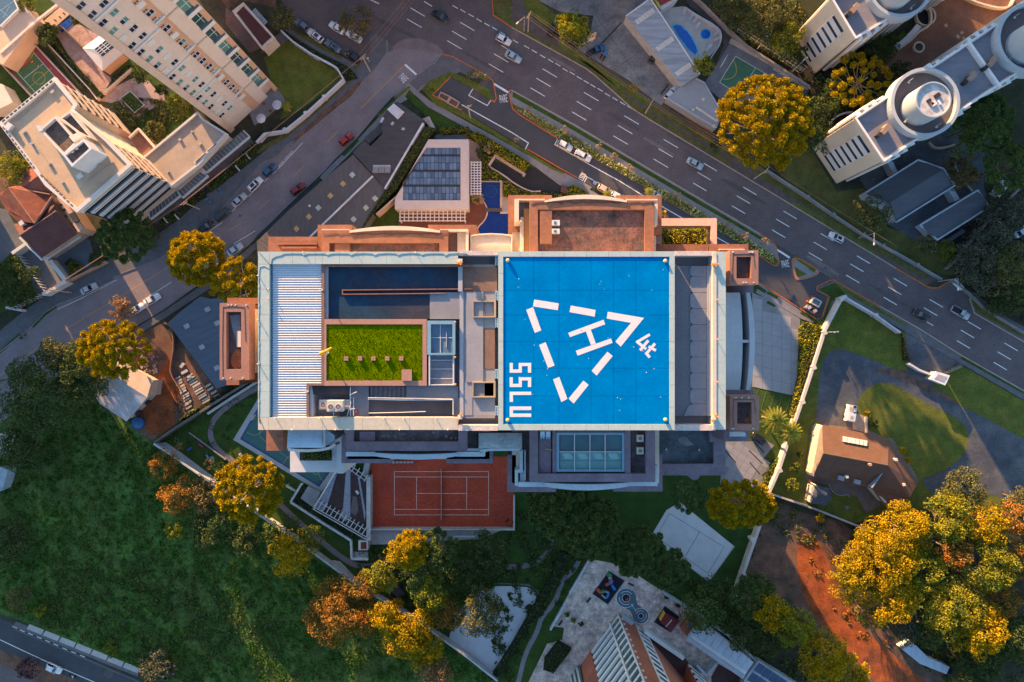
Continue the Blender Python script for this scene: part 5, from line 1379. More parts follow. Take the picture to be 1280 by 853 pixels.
wroof=mat('white_metal_worn',(.33,.34,.37),.7,.18,.3,.15,col2=(.34,.30,.28),blotch=.3)
roof('roof',[V(140,469,6.4),V(184,497,6.4),V(158,527,4.2),V(125,505,4.2),V(110,480,4.4)],[(0,4,3,2,1)],wroof,dh)
roof('roof',[V(140,469,6.4),V(147,452,5.0),V(152,452,4.9),V(190.5,474,4.6),V(188.5,494,4.6),V(184,497,6.4)],[(0,5,4,3,2,1)],mat('metal_sunlit',(.36,.30,.27),.8,.14,.4,.1),dh)  # one roof: sunlight put into this slope's colour, bluish shade into the other
b=B();b.prism([(183,477),(191,476),(188.5,495),(182,493)],0,5.0);part(b,'chimney',mat('block_pink',(.46,.33,.27),.9),dh)
b=B();b.prism([(112,479),(146,454),(188,476),(186,494),(158,524),(127,503)],0,4.2);part(b,'wall',mat('wall_sand',(.42,.33,.27),.9),dh)
w3=facade_edges((158,527),(187,496),4.2)
for u in(.25,.68):
 b=B();w3.box(b,w3.L*u,w3.L*u+1.1,1.4,2.9,-.2,.35);part(b,'window',fan_dk,dh)
lot('dirt_lot',[(150,430),(205,404),(217,432),(240,420),(278,488),(190,552),(165,535),(188,494),(190,470),(152,450)],dirt_brown,.022)
lot('dirt_lot',chaikin([(212,440),(215,462),(226,490),(217,520),(222,528),(194,548),(176,530),(176,512),(188,496),(192,478),(205,460)],1),dirt,.03)
rubble=B()
rg=np.random.default_rng(11)
for _ in range(60):
 x=176+rg.random()*22;y=444+rg.random()*24
 c=W(x,y,.1);s=.15+rg.random()*.5
 rubble.box((c.x,c.y,.1+.15*rg.random()),(s,s*(.3+rg.random()),.2),rg.random()*3)
rubble.out('rubble',mat('rubble_grey',(.30,.27,.26),.9,.3,1,.2),None,'pale rubble heap at the end of the white roofed house','rubble',kind='stuff')
board_m=mat('board_pale',(.42,.36,.30),.85,.22,1.2,.2)
rows=[((222,473),(236,503),10,7.5,'left'),((237,470),(258,502),12,9.5,'middle'),((260,482),(270,495),4,7,'right'),((235,505),(238,514),3,7,'lowest')]
labs=['stack of pale roofing boards, leftmost row on the dirt site','stack of pale roofing boards, long middle row on the dirt site','short stack of boards nearest the grey roof corner','short stack of boards at the lower end of the dirt site']
for(p,q,n,ln,_),lab in zip(rows,labs):
 t=thing('board_stack',lab,'boards',W(p[0],p[1],0),'stacked boards on the dirt site')
 for k in range(n):
  a=lerp(p,q,k/(n-1));j=rnd.uniform(-1,1)
  b=B();b.line([(a[0]-ln/2+j,a[1]+ln*.3),(a[0]+ln/2+j,a[1]-ln*.3)],.36+.2*rnd.random(),.05,.22+.3*rnd.random());part(b,'board',board_m,t)
for k,(x,y,w_,h_,a)in enumerate(((228,457,1.3,.7,.9),(231,465,1.8,.7,.5),(237,471,1.0,.6,.4))):
 b=B();b.box(W(x,y,.3),(w_,h_,.5),a);b.out('tarp_bundle',mat('tarp_grey',(.40,.40,.41),.7,.2,1.5,.2),None,('grey wrapped bundle topmost on the dirt site','grey wrapped bundle above the long row of boards','brown wrapped bundle at the head of the boards')[k],'bundle','wrapped bundles on the dirt site')
b=B()
for _ in range(46):
 x=216+rg.random()*16;y=490+rg.random()*30-(x-216)*.4
 c=W(x,y,.1);b.box((c.x,c.y,.15),(.2+rg.random(),.08,.15),rg.random()*3)
b.out('scrap_wood',mat('scrap_dark',(.07,.06,.055),.9,.3),None,'dark scrap wood heaped along the dirt site edge','scrap',kind='stuff')
b=B();b.line(chaikin([(205,404),(214,408),(217,432),(213,455),(212,467),(227,490)],1,False),.25,0,1.0);b.out('site_wall',mat('brick_low',(.22,.12,.09),.9,.2),None,'low broken brick wall curving across the red dirt site','wall')
b=B();b.cyl(W(173.5,529,1.0),1.3,0,1.6,18,1.5);tk=b.out('water_tank',mat('tank_blue',(.02,.10,.24),.5,.2,1,.1),None,'round blue water tank at the corner of the white roofed house','tank')
b=B();b.cyl(W(173.5,529,1.6),1.25,1.6,1.9,18,.5);part(b,'lid',MATS['tank_blue'],tk)
gs=thing('grey_roof_hall','hall with a wide dark grey sheet roof and skylight squares','building',W(265,420,0))
slate=mat('sheet_slate',(.066,.098,.14),.75,.14,.35,.12,stretch=(.25,3.2,1,-.42))
b=B();b.prism([(209.5,404),(228,388),(250,371),(262,374),(322,366),(325,455),(312,462),(300,478),(270,485)],0,4.4);part(b,'roof',slate,gs)
for k in range(12):
 p=lerp((212,406),(270,486),k/11)
 b=B();b.line([p,(p[0]+50,p[1]-24)],.06,4.4,4.46);part(b,'roof_seam',mat('seam_slate',(.13,.14,.155),.7),gs)
for(x,y)in((233.5,408),(252.5,434),(271,460),(271.5,404),(259.5,387)):
 c=W(x,y,4.5);b=B();b.box((c.x,c.y,4.5),(1.35,1.15,.16),.5);part(b,'skylight',mat('skylight_pale',(.26,.29,.31),.5),gs)
h1=thing('slate_roof_house','building with a dark ribbed slate roof beside the side road','building',W(485,180,0))
slate2=mat('slate_dark',(.062,.058,.064),.85,.20,.4,.14,stretch=(.5,3.0,1,.93))
b=B();b.prism([(488,131),(497,127),(531,151),(497,214),(484,238),(441,191),(455,176),(463,183),(478,168),(476,150)],0,4.5);part(b,'roof',slate2,h1)
b=B();b.prism([(461,180),(476,167),(487,156),(482,150),(470,160),(455,173)],0,2.0);part(b,'side_court',asphalt_old,h1)
b=B();b.prism([(484,137),(492,129.5),(505,140),(497,149)],4.5,5.0);part(b,'roof_hatch',mat('hatch_white',(.48,.48,.52),.7),h1)
for(p,q)in(((502,161),(506,161.5)),((476,153),(479,147)),((489,156),(492,153)),((466,208),(488,208))):
 b=B();b.line([p,q],.6,4.5,4.7);part(b,'roof_vent',mat('vent_pale',(.34,.36,.39),.6),h1)
for k in range(3):
 b=B();b.prism([(466+k*7.6,208.4),(473+k*7.6,208.4),(472.6+k*7.6,216),(465.6+k*7.6,216)],4.5,4.85);part(b,'skylight_panel',mat('vent_grey2',(.20,.20,.215),.6),h1)
for k in range(16):
 p=lerp((446,192),(486,233),k/15)
 b=B();b.line([p,lerp((483,143),(526,158),k/15)],.05,4.5,4.55);part(b,'roof_rib',slate2,h1)
h2=thing('grey_tile_hall','long grey ribbed roof with pale and ochre skylight squares','building',W(400,260,0))
slate3=mat('slate_brown',(.098,.090,.094),.85,.18,.5,.14,stretch=(3.0,.5,1,-.72))
b=B();b.prism([(441.5,193.5),(482.5,236.5),(470,262),(456,285),(440,306),(322,320),(321,302),(360,264),(405,224)],0,4.0);part(b,'roof',slate3,h2)
b=B();b.line([(466,220),(386.5,297)],.42,4.0,4.3);part(b,'ridge_cap',mat('ridge_white',(.52,.52,.55),.7),h2)
for k in range(22):
 p=lerp((405,226),(322,303),k/21);q=lerp((466,262-6),(400,318),k/21)
 b=B();b.line([p,(p[0]+46-k*.2,p[1]+46-k*.6)],.05,4.0,4.05);part(b,'roof_rib',slate3,h2)
sk_p=mat('skylight_bluegrey',(.36,.39,.41),.5);sk_o=mat('skylight_ochre',(.42,.27,.13),.6)
for(x,y,m)in((440.3,218.8,sk_p),(428.8,230,sk_o),(413,245,sk_o),(398,260,sk_p),(386.3,271.3,sk_o),(370.8,286.3,sk_o),(468.8,248.3,mat('skylight_green',(.36,.38,.32),.6)),(457.5,260,MATS['skylight_green']),(442,274.3,MATS['skylight_green'])):
 c=W(x,y,4.1);b=B();b.box((c.x,c.y,4.08),(1.15,1.15,.2),-.8);part(b,'skylight',m,h2)
b=B();b.ball(W(387,257.5,4.3),.35,8);part(b,'roof_vent',white,h2)
b=B();b.line([(398,228),(360,262),(322,297)],1.0,0,.5);b.out('wall_top',mat('gutter_dark',(.04,.04,.042),.9),None,'dark gutter wall between the side road and the grey roof','wall')
gp=thing('glass_roof_pavilion','leisure pavilion with a blue glass roof in a pale stone frame','pavilion',W(540,220,0))
frame_m=mat('stone_frame',(.50,.41,.39),.85,.07,.6,.06)
fo=[(535.5,174.5),(586,174.5),(586,261.5),(493.5,261.5),(493.8,248)];fi=[(533,184.5),(575.6,184.5),(575.6,250.6),(503.3,250.6),(503.6,229.5)]
b=B()
for k in range(5):
 j=(k+1)%5
 b.prism([fo[k],fo[j],fi[j],fi[k]],0,4.6)
part(b,'roof_frame',frame_m,gp)
b=B();b.prism(fi,0,3.9);part(b,'glass_base',mat('glass_under',(.02,.025,.035),.5),gp)
gb=[glassmat('pane_blue_%s'%n,c,.18)for n,c in(('pale',(.115,.165,.25)),('mid',(.085,.13,.21)),('deep',(.06,.095,.16)))]
rows_y=[(185,193.2),(195.6,203.6),(204.2,212.4),(215,222.4),(223,231),(233.6,241.5),(242,250.2)]
for r,(y0,y1)in enumerate(rows_y):
 for k in range(16):
  x1=575.2-k*4.62;x0=x1-4.1
  def xl(y):return 533+(503.6-533)*(y-184.5)/(229.5-184.5)if y<229.5 else 503.4
  lim0,lim1=xl(y0),xl(y1)
  if x1<lim1+.6:continue
  b=B();b.prism([(max(x0,lim0+.2),y0),(max(x1,lim0+.3),y0),(x1,y1),(max(x0,lim1+.2),y1)],4.1,4.2+.01*((k*7+r*3)%3));part(b,'roof_pane',gb[(k*5+r*7+k*r)%3 if(k+r)%4 else 0],gp)
for y in(194.4,213.7,232.3):
 b=B();b.rect(504,y-1,575.4,y+1,3.9,4.32);b.v=[(max(v[0],W(xl(y)+.3,y,4.3).x),v[1],v[2])for v in b.v];part(b,'glazing_beam',fan_dk,gp)
lot('garden_paving',[(586,174),(598,180),(603,190),(602,202),(586,206)],mat('stone_pink',(.32,.245,.22),.9,.12,.7,.1),.05)
def pergola(x0,y0,x1,y1,nx,ny,z,m,label,w=.22):
 t=thing('pergola',label,'pergola',W((x0+x1)/2,(y0+y1)/2,0),'white pergolas by the glass pavilion')
 for k in range(nx):
  x=x0+(x1-x0)*k/(nx-1)
  b=B();b.line([(x,y0-1.2),(x,y1+1.2)],w,z-.22,z);part(b,'slat',m,t)
 for k in range(ny):
  y=y0+(y1-y0)*k/(ny-1)
  b=B();b.line([(x0-1.5,y),(x1+1.5,y)],w,z-.4,z-.18,zref=z);part(b,'beam',m,t)
 for(x,y)in((x0,y0),(x1,y0),(x0,y1),(x1,y1)):
  c=W(x,y,z);b=B();b.box((c.x,c.y,z/2-.2),(.22,.22,z-.4));part(b,'post',m,t)
 return t
perg=mat('pergola_white',(.60,.57,.56),.7,.06,.6,.05)
pergola(589,203,600.5,242.5,4,13,3.0,perg,'white pergola grid over the blue pool edge')
pergola(500,263,581,276,16,4,3.2,perg,'white pergola grid below the glass pavilion')
struct('pool_terrace',[(500,261),(586,261),(590,252),(604,250),(609,262),(606,275),(597,283),(592,300),(520,300),(497,290)],.06,mat('terrace_red',(.13,.048,.036),.9,.15,.6,.1))
pool_deep=mat('pool_royal',(.006,.020,.150),.12,.22,.5,.12,spec=.6)
b=B();b.prism([(586,208),(602,208),(602,228),(624,228),(624,262),(660,268),(660,300),(592,300),(597,284),(606,275),(609.5,262),(604,248),(594,243),(586,243)],0,.08);b.out('swimming_pool',pool_deep,kind='structure')
b=B();b.ring(W(613.5,239.5),1.55,1.40,.085,.1,28);b.ring(W(613.5,239.5),.8,.7,.085,.1,24);b.cyl(W(613.5,239.5),.14,.085,.12,10);b.out('spa_ring',mat('pool_teal',(.02,.07,.15),.2),kind='structure')
b=B();b.line([(601,226.4),(624,226.4),(626.4,227),(626.4,266),(640,266)],.5,0,.3);b.line(chaikin([(586.5,244),(597,243),(607,255),(610,265),(606,276),(598,283),(594,292)],2,False),.3,0,.26);b.out('pool_rim',mat('rim_stone',(.48,.36,.30),.9),kind='structure')
struct('pool_terrace',[(627,227),(636,226),(650,250),(650,266),(627,265)],.2,MATS['stone_pink'])
b=B();b.rect(606,260.2,627.4,264.8,.3,.5);br=b.out('footbridge',mat('bridge_timber',(.085,.065,.062),.8),None,'small dark timber footbridge across the blue pool','bridge')
for k in range(5):
 b=B();b.rect(606.6+k*4.1,260.5,610.2+k*4.1,264.5,.5,.53);part(b,'plank',MATS['bridge_timber'],br)
struct('garage_ramp',chaikin([(611,207),(618,199),(655,219),(664,206),(690,223),(712,237),(700,245),(668,241),(640,228),(620,214)],1),.05,mat('ramp_black',(.022,.023,.027),.85,.2,.4,.12))
b=B();b.line([(611,207),(619,194.5),(655.5,217.5),(654,220)],.55,0,1.0);b.line(chaikin([(611,208),(630,219),(645,231),(664,240),(676,239)],2,False),.3,0,.8);b.out('ramp_wall',mat('ramp_wall_rose',(.42,.33,.31),.9),None,'rose stone parapet around the black garage ramp','wall')
b=B();b.prism([(702,231),(712,237),(709,241),(701,240)],0,1.2);b.out('ramp_box',mat('box_brown',(.10,.05,.04),.9),None,'brown box at the lower end of the garage ramp','box')
b=B();b.prism([(528,148.5),(536.5,145.5),(544,160),(538,171),(536,168.5),(538.5,160)],0,2.8);gh=b.out('gatehouse',mat('gate_rose',(.42,.34,.33),.9),None,'small rose gatehouse at the tip of the green hedge','gatehouse')
b=B();b.box(W(533.5,150,3.0),(1.1,.9,.4),.3);part(b,'roof_lid',mat('lid_grey',(.25,.25,.27),.7),gh)
struct('patio',[(551,168),(582,168),(586,175),(546,175),(541,170)],.1,MATS['vent_grey2'])
b=B();b.line([(537,175),(496,245),(470,268)],.3,0,4.2,zref=4.2);b.out('hedge_wall',mat('wall_rose',(.42,.31,.27),.9),None,'rose wall between the long hedge and the glass pavilion','wall')
b=B();b.line([(529,154),(481,236)],.45,0,4.7,zref=4.7);b.out('boundary_wall',mat('wall_lilac2',(.50,.50,.54),.8),None,'white wall between the slate roof and the long hedge','wall')
blk_wall=mat('block_cream',(.62,.53,.42),.85,.07,.3,.06)
blk_white=mat('block_white',(.62,.62,.62),.8,.07,.3,.06)
blk_roof=mat('block_roof',(.185,.18,.205),.85,.12,.5,.1,stretch=(.4,2.5,1,.6))
blk_blue=mat('drum_bluewhite',(.34,.38,.42),.7,.06,.3,.05)
slot_m=glassmat('slot_window',(.018,.04,.085))
def curved_block(label,P0,P1,L,zt,drums,shafts,partitions,nfl):
 t=thing('apartment_block',label,'apartment block',W(P0[0],P0[1],0),'curved apartment blocks')
 p0=Vector(W(*P0,zt)[:2]);p1=Vector(W(*P1,zt)[:2])
 n=(p1-p0).normalized();e=Vector((-n.y,n.x))
 if e.x<0:e=-e
 e=Vector((.821,.571))
 e=(e-n*e.dot(n)).normalized()
 wd=(p1-p0).length
 q0=p0+e*L;q1=p1+e*L
 b=B();b.prismw([p0,p1,q1,q0],0,zt-.9);part(b,'wall',blk_wall,t)
 i0=p0+e*.5+n*.5;i1=p1+e*.5-n*.5
 b=B();b.prismw([i0,i1,i1+e*(L-1),i0+e*(L-1)],zt-.95,zt-.8);part(b,'roof_deck',blk_roof,t)
 b=B();b.linew([tuple(p0),tuple(p1),tuple(q1),tuple(q0)],.42,zt-1,zt,True);part(b,'parapet',blk_white,t)
 we=Wall(p0,p1)
 if we.n.dot(-e)<0:we=Wall(p1,p0)
 b=B();we.box(b,.12,we.L-.12,0,zt-.05,.0,.30);part(b,'end_wall',blk_wall,t)
 b=B();we.box(b,we.L*.30,we.L*.74,2.2,zt-2.2,.30,.40);part(b,'end_panel',blk_white,t)
 for f in range(nfl):
  z=zt-2.9-f*2.75
  if z<1:break
  b=B();we.box(b,we.L*.32,we.L*.72,z,z+.85,.34,.46);part(b,'window_slot',slot_m,t)
 for side,base in((-1,p0),(1,p1)):
  wv=Wall(base+e*1,base+e*(L-1))if side>0 else Wall(base+e*(L-1),base+e*1)
  b=B();wv.box(b,0,wv.L,2,zt-1.6,-.05,.25);part(b,'window_band',slot_m,t)
  s0=1.0
  while s0<L-2:
   bow=.75+.45*math.sin(s0*.42)
   o=[base+e*(s0+.2)-n*side*.1,base+e*s0+n*side*bow*.8,base+e*(s0+.35)+n*side*bow,base+e*(s0+1.0)+n*side*(bow+.06),base+e*(s0+1.15)-n*side*.1]
   b=B();b.prismw([tuple(v)for v in o],2,zt-1.0);part(b,'balcony_fin',blk_white,t)
   s0+=2.15
 for(px,py,ro,zr,dpx,dpy,rd,zd)in drums:
  c=W(px,py,zr)
  b=B();b.ring(c,ro,ro-.75,zt-2.0,zr,56);part(b,'drum_ring',blk_blue,t)
  b=B();b.cyl(c,ro-.8,zt-2,zr-1.3,56);part(b,'drum_terrace',mat('drum_floor',(.115,.095,.095),.9,.12,.4,.1),t)
  dc=W(dpx,dpy,zd)
  b=B();b.ring(dc,rd,rd-.28,zr-1.35,zd,48);dr=part(b,'water_tower_wall',blk_blue,t)
  b=B();b.cyl(dc,rd-.27,zr-1.35,zd-.35,48);part(b,'water_tower_roof',mat('drum_top',(.52,.50,.48),.85,.2,.8,.15,col2=(.36,.34,.33),blotch=.6),dr)
  rg=np.random.default_rng(5)
  for(dx,dy,w_,h_,m)in((.9,.9,1.3,.9,fan_dk),(-.9,-.2,.9,.7,fan_dk),(.2,-.9,1.1,.8,MATS['block_white']),(1.3,-.6,.5,1.1,MATS['block_white']),(-.3,-.9,.8,.6,rust)):
   b=B();b.box((dc.x+dx,dc.y+dy,zd-.2),(w_,h_,.35),.6);part(b,'roof_hatch',m,dr)
  b=B()
  for a in(2.2,3.9,5.2):
   q=Vector((c.x+(ro-1.8)*math.cos(a),c.y+(ro-1.8)*math.sin(a)))
   b.tube((q.x,q.y,zr-1.3),(q.x,q.y,zr+.3),.05,6);b.tube((q.x,q.y,zr),(q.x+.8,q.y+.6,zr-.2),.04,5)
   b.box((q.x+.3,q.y,zr-1.1),(.5,.4,.35),a)
  part(b,'roof_antenna',white,t)
 for(px,py)in shafts:
  c=W(px,py,zt+.2)
  b=B();b.box((c.x,c.y,zt+.1),(1.1,2.4,1.9),math.radians(-40));s_=part(b,'vent_shaft',mat('shaft_brown',(.26,.175,.135),.85),t)
  b=B();b.box((c.x-.75,c.y-.55,zt-.1),(.8,2.2,1.4),math.radians(-40));part(b,'shaft_louvre',fan_dk,s_)
 for s in partitions:
  a=p0+e*s-n*.4;c=p1+e*(s+.3)+n*.5
  b=B();b.linew([tuple(a),tuple(c)],.55,zt-.9,zt+.5);part(b,'party_wall',blk_white,t)
 return t
curved_block('cream apartment block with two round roof drums, running to the right edge',(1070,147.5),(1105.5,201),62,22,[(1157,127.7,7.7,23.4,1167,124.5,3.85,28.0),(1291,47,7.9,23.4,1304,44,4.0,28.0)],[(1105,163),(1213,97),(1238,79)],[30.2],7)
curved_block('cream apartment block cut by the upper edge, one round roof drum',(1040,-3),(1070,47),40,21,[(1126,-19,7.3,22.4,1134,-25,3.8,27)],[(1067,12)],[],7)
b=B();b.ring(W(1147,60.5),1.45,1.05,0,.7,24);pl=b.out('round_planter',cream,None,'round stone planter in the brown courtyard between the blocks','planter')
b=B();b.cyl(W(1147,60.5),1.1,0,.55,20);part(b,'planter_soil',dirt_brown,pl)
b=B();b.ring(W(1155,22),2.6,2.2,0,.9,30);b.out('pool_kerb',cream,kind='structure')
b=B();b.cyl(W(1155,22),2.25,0,.5,30);b.out('garden_pond',pool_deep if False else void_m,kind='structure')
b=B();b.prism([(1118,56),(1138,40),(1146,30),(1152,34),(1136,52),(1122,62)],0,1.2);b.out('entrance_terrace',blk_white,kind='structure')
b=B();b.prism([(1119,48),(1130,38),(1134,44),(1123,54)],0,1.3);b.out('lawn',grass_deep,kind='structure')
b=B();b.line(chaikin([(1122,62),(1140,50),(1150,38),(1164,32),(1165,14),(1158,5)],2,False),.5,0,1.5);b.out('courtyard_wall',cream,None,'curving cream wall between the brown courtyard and the upper block','wall')
b=B();b.line(chaikin([(1195,-10),(1225,5),(1262,12),(1270,-5)],2,False),.4,0,1.2);b.out('courtyard_wall',cream,None,'low cream wall at the top edge of the brown courtyard','wall')
for(x,y,s)in((1196,47,.8),(1201,42,.6),(1203,49,.5),(1181,33,.7)):
 dash(MATS and bpy.data.objects['court_brown'],'floor_hatch',(x,y),(x+3,y-2),s*1.2,mat('hatch_tan',(.42,.27,.19),.9),.04)
b=B();b.line(chaikin([(1036,158),(1042,148),(1055,141),(1066,140)],2,False),.35,0,1.2);b.out('garden_wall',blk_white,None,'curved pale garden wall at the foot of the lower cream block','wall')
b=B();b.line(chaikin([(1162,178),(1168,185),(1180,185),(1194,181)],2,False),.5,0,.8);b.out('garden_kerb',mat('kerb_sand',(.42,.34,.26),.9),kind='structure')
b=B();b.line(chaikin([(1196,196),(1193,205),(1200,220),(1216,239)],2,False),.4,0,.7);b.out('garden_kerb',MATS['kerb_sand'],kind='structure')
low_m=mat('low_roof_slate',(.062,.068,.082),.8,.14,.3,.12,stretch=(.4,2.0,1,.55))
low_m2=mat('low_roof_slate2',(.080,.088,.105),.8,.14,.3,.12,stretch=(.4,2.0,1,.55))
trim_b=mat('trim_bluegrey',(.34,.38,.43),.7)
la=thing('slate_pavilion','larger of the two long dark roofed buildings beside the cream block','building',W(1140,240,0))
b=B();b.prism([(1082,241),(1148,200),(1180,211),(1194,232),(1121,277),(1114,262),(1086,248)],0,3.6);part(b,'wall',trim_b,la)
roof('roof',[V(1081,241,4),V(1148,199,4),V(1177.5,213,5.2),V(1113,253,5.2),V(1180,210,4.6),V(1194.5,232.5,4),V(1121,278.5,4)],[(0,3,2,1)],low_m,la)
roof('roof',[V(1113,253,5.2),V(1121,278.5,4),V(1194.5,232.5,4),V(1177.5,213,5.2)],[(0,1,2,3)],low_m2,la)
b=B();b.line([(1082,241.5),(1148,200),(1179.5,211),(1193.5,232.3),(1121,277.6)],.35,3.7,4.4);part(b,'eave_gutter',trim_b,la)
lb2=thing('slate_pavilion','smaller of the two long dark roofed buildings, nearest the avenue','building',W(1190,270,0))
b=B();b.prism([(1153,281),(1222,239),(1236,259),(1172,299)],0,3.4);part(b,'wall',trim_b,lb2)
roof('roof',[V(1150,281.5,3.8),V(1222.5,237.5,3.8),V(1237.5,259,3.6),V(1172,300.5,3.6),V(1161.5,291,4.4),V(1230,247.5,4.4)],[(0,4,5,1),(4,3,2,5)],low_m2,lb2)
b=B();b.line([(1150.5,281.5),(1222.5,238),(1237,258.8),(1172,300)],.35,3.5,4.0,True);part(b,'eave_gutter',trim_b,lb2)
b=B();b.prism([(1181,301),(1204,286),(1207,290),(1186,303.5)],0,2.4);b.out('lean_to_roof',low_m,None,'small dark lean-to roof below the smaller dark building','shed')
b=B();b.prism([(1186,238),(1192,236),(1200,249),(1194,252)],0,2.6);b.out('link_roof',trim_b,None,'short pale link roof between the two dark buildings','walkway roof')
b=B();b.prism([(1109,203),(1116,202),(1122,215),(1117,218)],0,2.6);b.out('link_roof',trim_b,None,'short pale link roof against the cream apartment block','walkway roof')
wallthing([(960,213),(1010,246),(1042,268),(1080,293),(1130,321),(1178,349)],.35,1.6,mat('fence_wall',(.22,.225,.24),.85),'long grey wall along the upper side of the avenue',[(1010,246),(1042,268),(1080,293),(1104,307),(1147,331)])
wallthing([(1184,336),(1195,326),(1222,292),(1250,262),(1290,220)],.4,1.6,mat('lane_wall',(.20,.19,.19),.9),'grey lane wall between the dark buildings and the grey wood')
wallthing([(1190,350),(1213,367),(1232,386),(1282,417)],.4,1.2,MATS['lane_wall'],'low pale wall at the foot of the grey wood by the avenue')
b=B();b.line([(1193,351),(1204,361)],1.0,0,.9);b.out('gate_block',blk_white,None,'white gate block at the mouth of the lane','gate')
club=thing('metal_roof_hall','long building with a ribbed silver metal roof by the pool','building',W(830,55,0))
mroof=mat('silver_sheet',(.36,.38,.40),.55,.20,.3,.12,metal=.1,spec=.4,stretch=(.35,3.5,1,.50),col2=(.28,.29,.31),blotch=.25)
P_=[(782.5,20),(813,-2),(875,92.5),(852.5,107.5)]
b=B();b.prism(P_,0,4.2);part(b,'wall',mat('club_wall',(.40,.38,.36),.9),club)
for k in range(24):
 t0,t1=k/24,(k+1)/24
 a,d=lerp(P_[0],P_[3],t0),lerp(P_[0],P_[3],t1);c,f_=lerp(P_[1],P_[2],t0),lerp(P_[1],P_[2],t1)
 b=B()
 for s in range(3):
  u0,u1=s/3,s/3+.30
  b.prism([lerp(a,d,u0),lerp(a,d,u1),lerp(c,f_,u1),lerp(c,f_,u0)],4.2,4.34)
 b.prism([a,d,f_,c],4.2,4.26)
 part(b,'roof_sheet',mroof,club)
for t_ in(.10,.48,.83):
 for j in range(6):
  a=lerp(lerp(P_[0],P_[3],t_),lerp(P_[1],P_[2],t_),.12+j*.13);c=lerp(lerp(P_[0],P_[3],t_),lerp(P_[1],P_[2],t_),.12+j*.13+.115)
  d=lerp(lerp(P_[0],P_[3],t_+.055),lerp(P_[1],P_[2],t_+.055),.12+j*.13);f_=lerp(lerp(P_[0],P_[3],t_+.055),lerp(P_[1],P_[2],t_+.055),.12+j*.13+.115)
  b=B();b.prism([a,d,f_,c],4.34,4.40);part(b,'roof_light',mat('rooflight_cream',(.60,.53,.47),.6,.12,1,.1),club)
b=B();b.line([P_[0],P_[1]],.3,4.2,4.5);b.line([P_[1],P_[2]],.3,4.1,4.45);part(b,'ridge_flashing',blk_white,club)
cl2=thing('flat_roof_annex','flat pale blue-grey roof below the ribbed silver roof','building',W(865,130,0))
flat_m=mat('flat_bluegrey',(.27,.28,.30),.8,.08,.4,.06)
c2=[(834,122.5),(852,108),(870,97.5),(880,103),(898,134),(900,150),(896,160),(872,146)]
b=B();b.prism(c2,0,3.6);part(b,'roof',flat_m,cl2)
b=B();b.line([(834,122.5),(872,146),(895.5,159.5)],.3,3.5,3.85);b.line([(870,98),(880,103),(899,135)],.3,3.5,3.8);part(b,'parapet',trim_b,cl2)
b=B();b.line([(870,134),(897,152)],.55,3.6,3.95);part(b,'roof_duct',mat('duct_cream',(.48,.44,.40),.7),cl2)
for(x,y)in((879.5,124),(866.8,137),(892.3,157.5)):
 b=B();b.cyl(W(x,y,3.9),.42,3.6,4.1,14,.3);part(b,'roof_vent',MATS['duct_cream'],cl2)
rc=thing('red_roof_corner','small red roof with a yellow edge at the top of the pool yard','building',W(830,0,0))
b=B();b.prism([(821,3),(836,-20),(860,-20),(846,0),(826,13)],0,3.2);part(b,'wall',white,rc)
b=B();b.prism([(822,-2),(832,-18),(858,-22),(843,-2),(826,7)],3.2,3.5);part(b,'roof',mat('red_sheet',(.22,.045,.04),.8),rc)
b=B();b.line([(817,-3),(825,10)],.5,3.0,3.5);part(b,'yellow_edge',mat('edge_yellow',(.55,.40,.06),.7),rc)
w_pool=mat('pool_azure',(.004,.10,.46),.12,.12,.8,.1,spec=.6)
w_rim=mat('pool_rim_cyan',(.06,.42,.62),.4)
pp=[(838,33.5),(845,29.5),(853,32),(856,36),(861,39),(875,64),(867,72)]
b=B();b.prism(chaikin(pp,1),0,.10);b.out('swimming_pool',w_rim,kind='structure')
b=B();b.prism(chaikin([(840,34),(845.5,31),(852,33),(855,37.3),(860,40),(873,63.5),(867.4,69.6)],1),0,.13);b.out('pool_water',w_pool,kind='structure')
b=B();b.cyl(W(881.8,43.2),1.38,0,.10,26);b.out('paddling_pool',w_rim,kind='structure')
b=B();b.cyl(W(881.8,43.2),1.17,0,.13,26);b.out('pool_water',w_pool,kind='structure')
def lounger(x,y,a,lab):
 t=thing('sun_lounger',lab,'sun lounger',W(x,y,0.03),'white plastic loungers round the pool')
 c=W(x,y,.03);R_=Matrix.Rotation(a,3,'Z')
 b=B();b.box(c+R_@Vector((-.25,0,.32)),(1.3,.62,.07),M=R_);part(b,'seat',white,t)
 b=B();b.box(c+R_@Vector((.62,0,.52)),(.72,.60,.06),M=R_@Matrix.Rotation(-.55,3,'Y'));part(b,'backrest',white,t)
 for sx in(-.75,.35):
  for sy in(-.24,.24):
   b=B();b.box(c+R_@Vector((sx,sy,.15)),(.07,.07,.3),M=R_);part(b,'leg',white,t)
 for sy in(-.36,.36):
  b=B();b.box(c+R_@Vector((.05,sy,.45)),(.5,.07,.05),M=R_);part(b,'armrest',white,t)
for k,(x,y,a)in enumerate(((855,15.3,1.3),(863.5,22,.9),(869,25.2,.95),(871.5,33.2,1.0),(896,42,.6),(895.7,49.7,.5),(885.5,60.5,.9))):
 lounger(x,y,a,('white lounger at the narrow top end of the pool terrace','white lounger second from the top of the terrace','white lounger third from the top of the terrace','white lounger left of the round paddling pool','white lounger right of the paddling pool, upper one','white lounger right of the paddling pool, lower one','white lounger below the paddling pool')[k])
b=B();b.line(chaikin([(857,9),(870,18),(895,32),(902.5,41),(901,55),(889,72)],1,False),.2,0,1.2);b.out('pool_fence',mat('fence_white',(.50,.50,.52),.6),None,'low white fence around the pool terrace','fence')
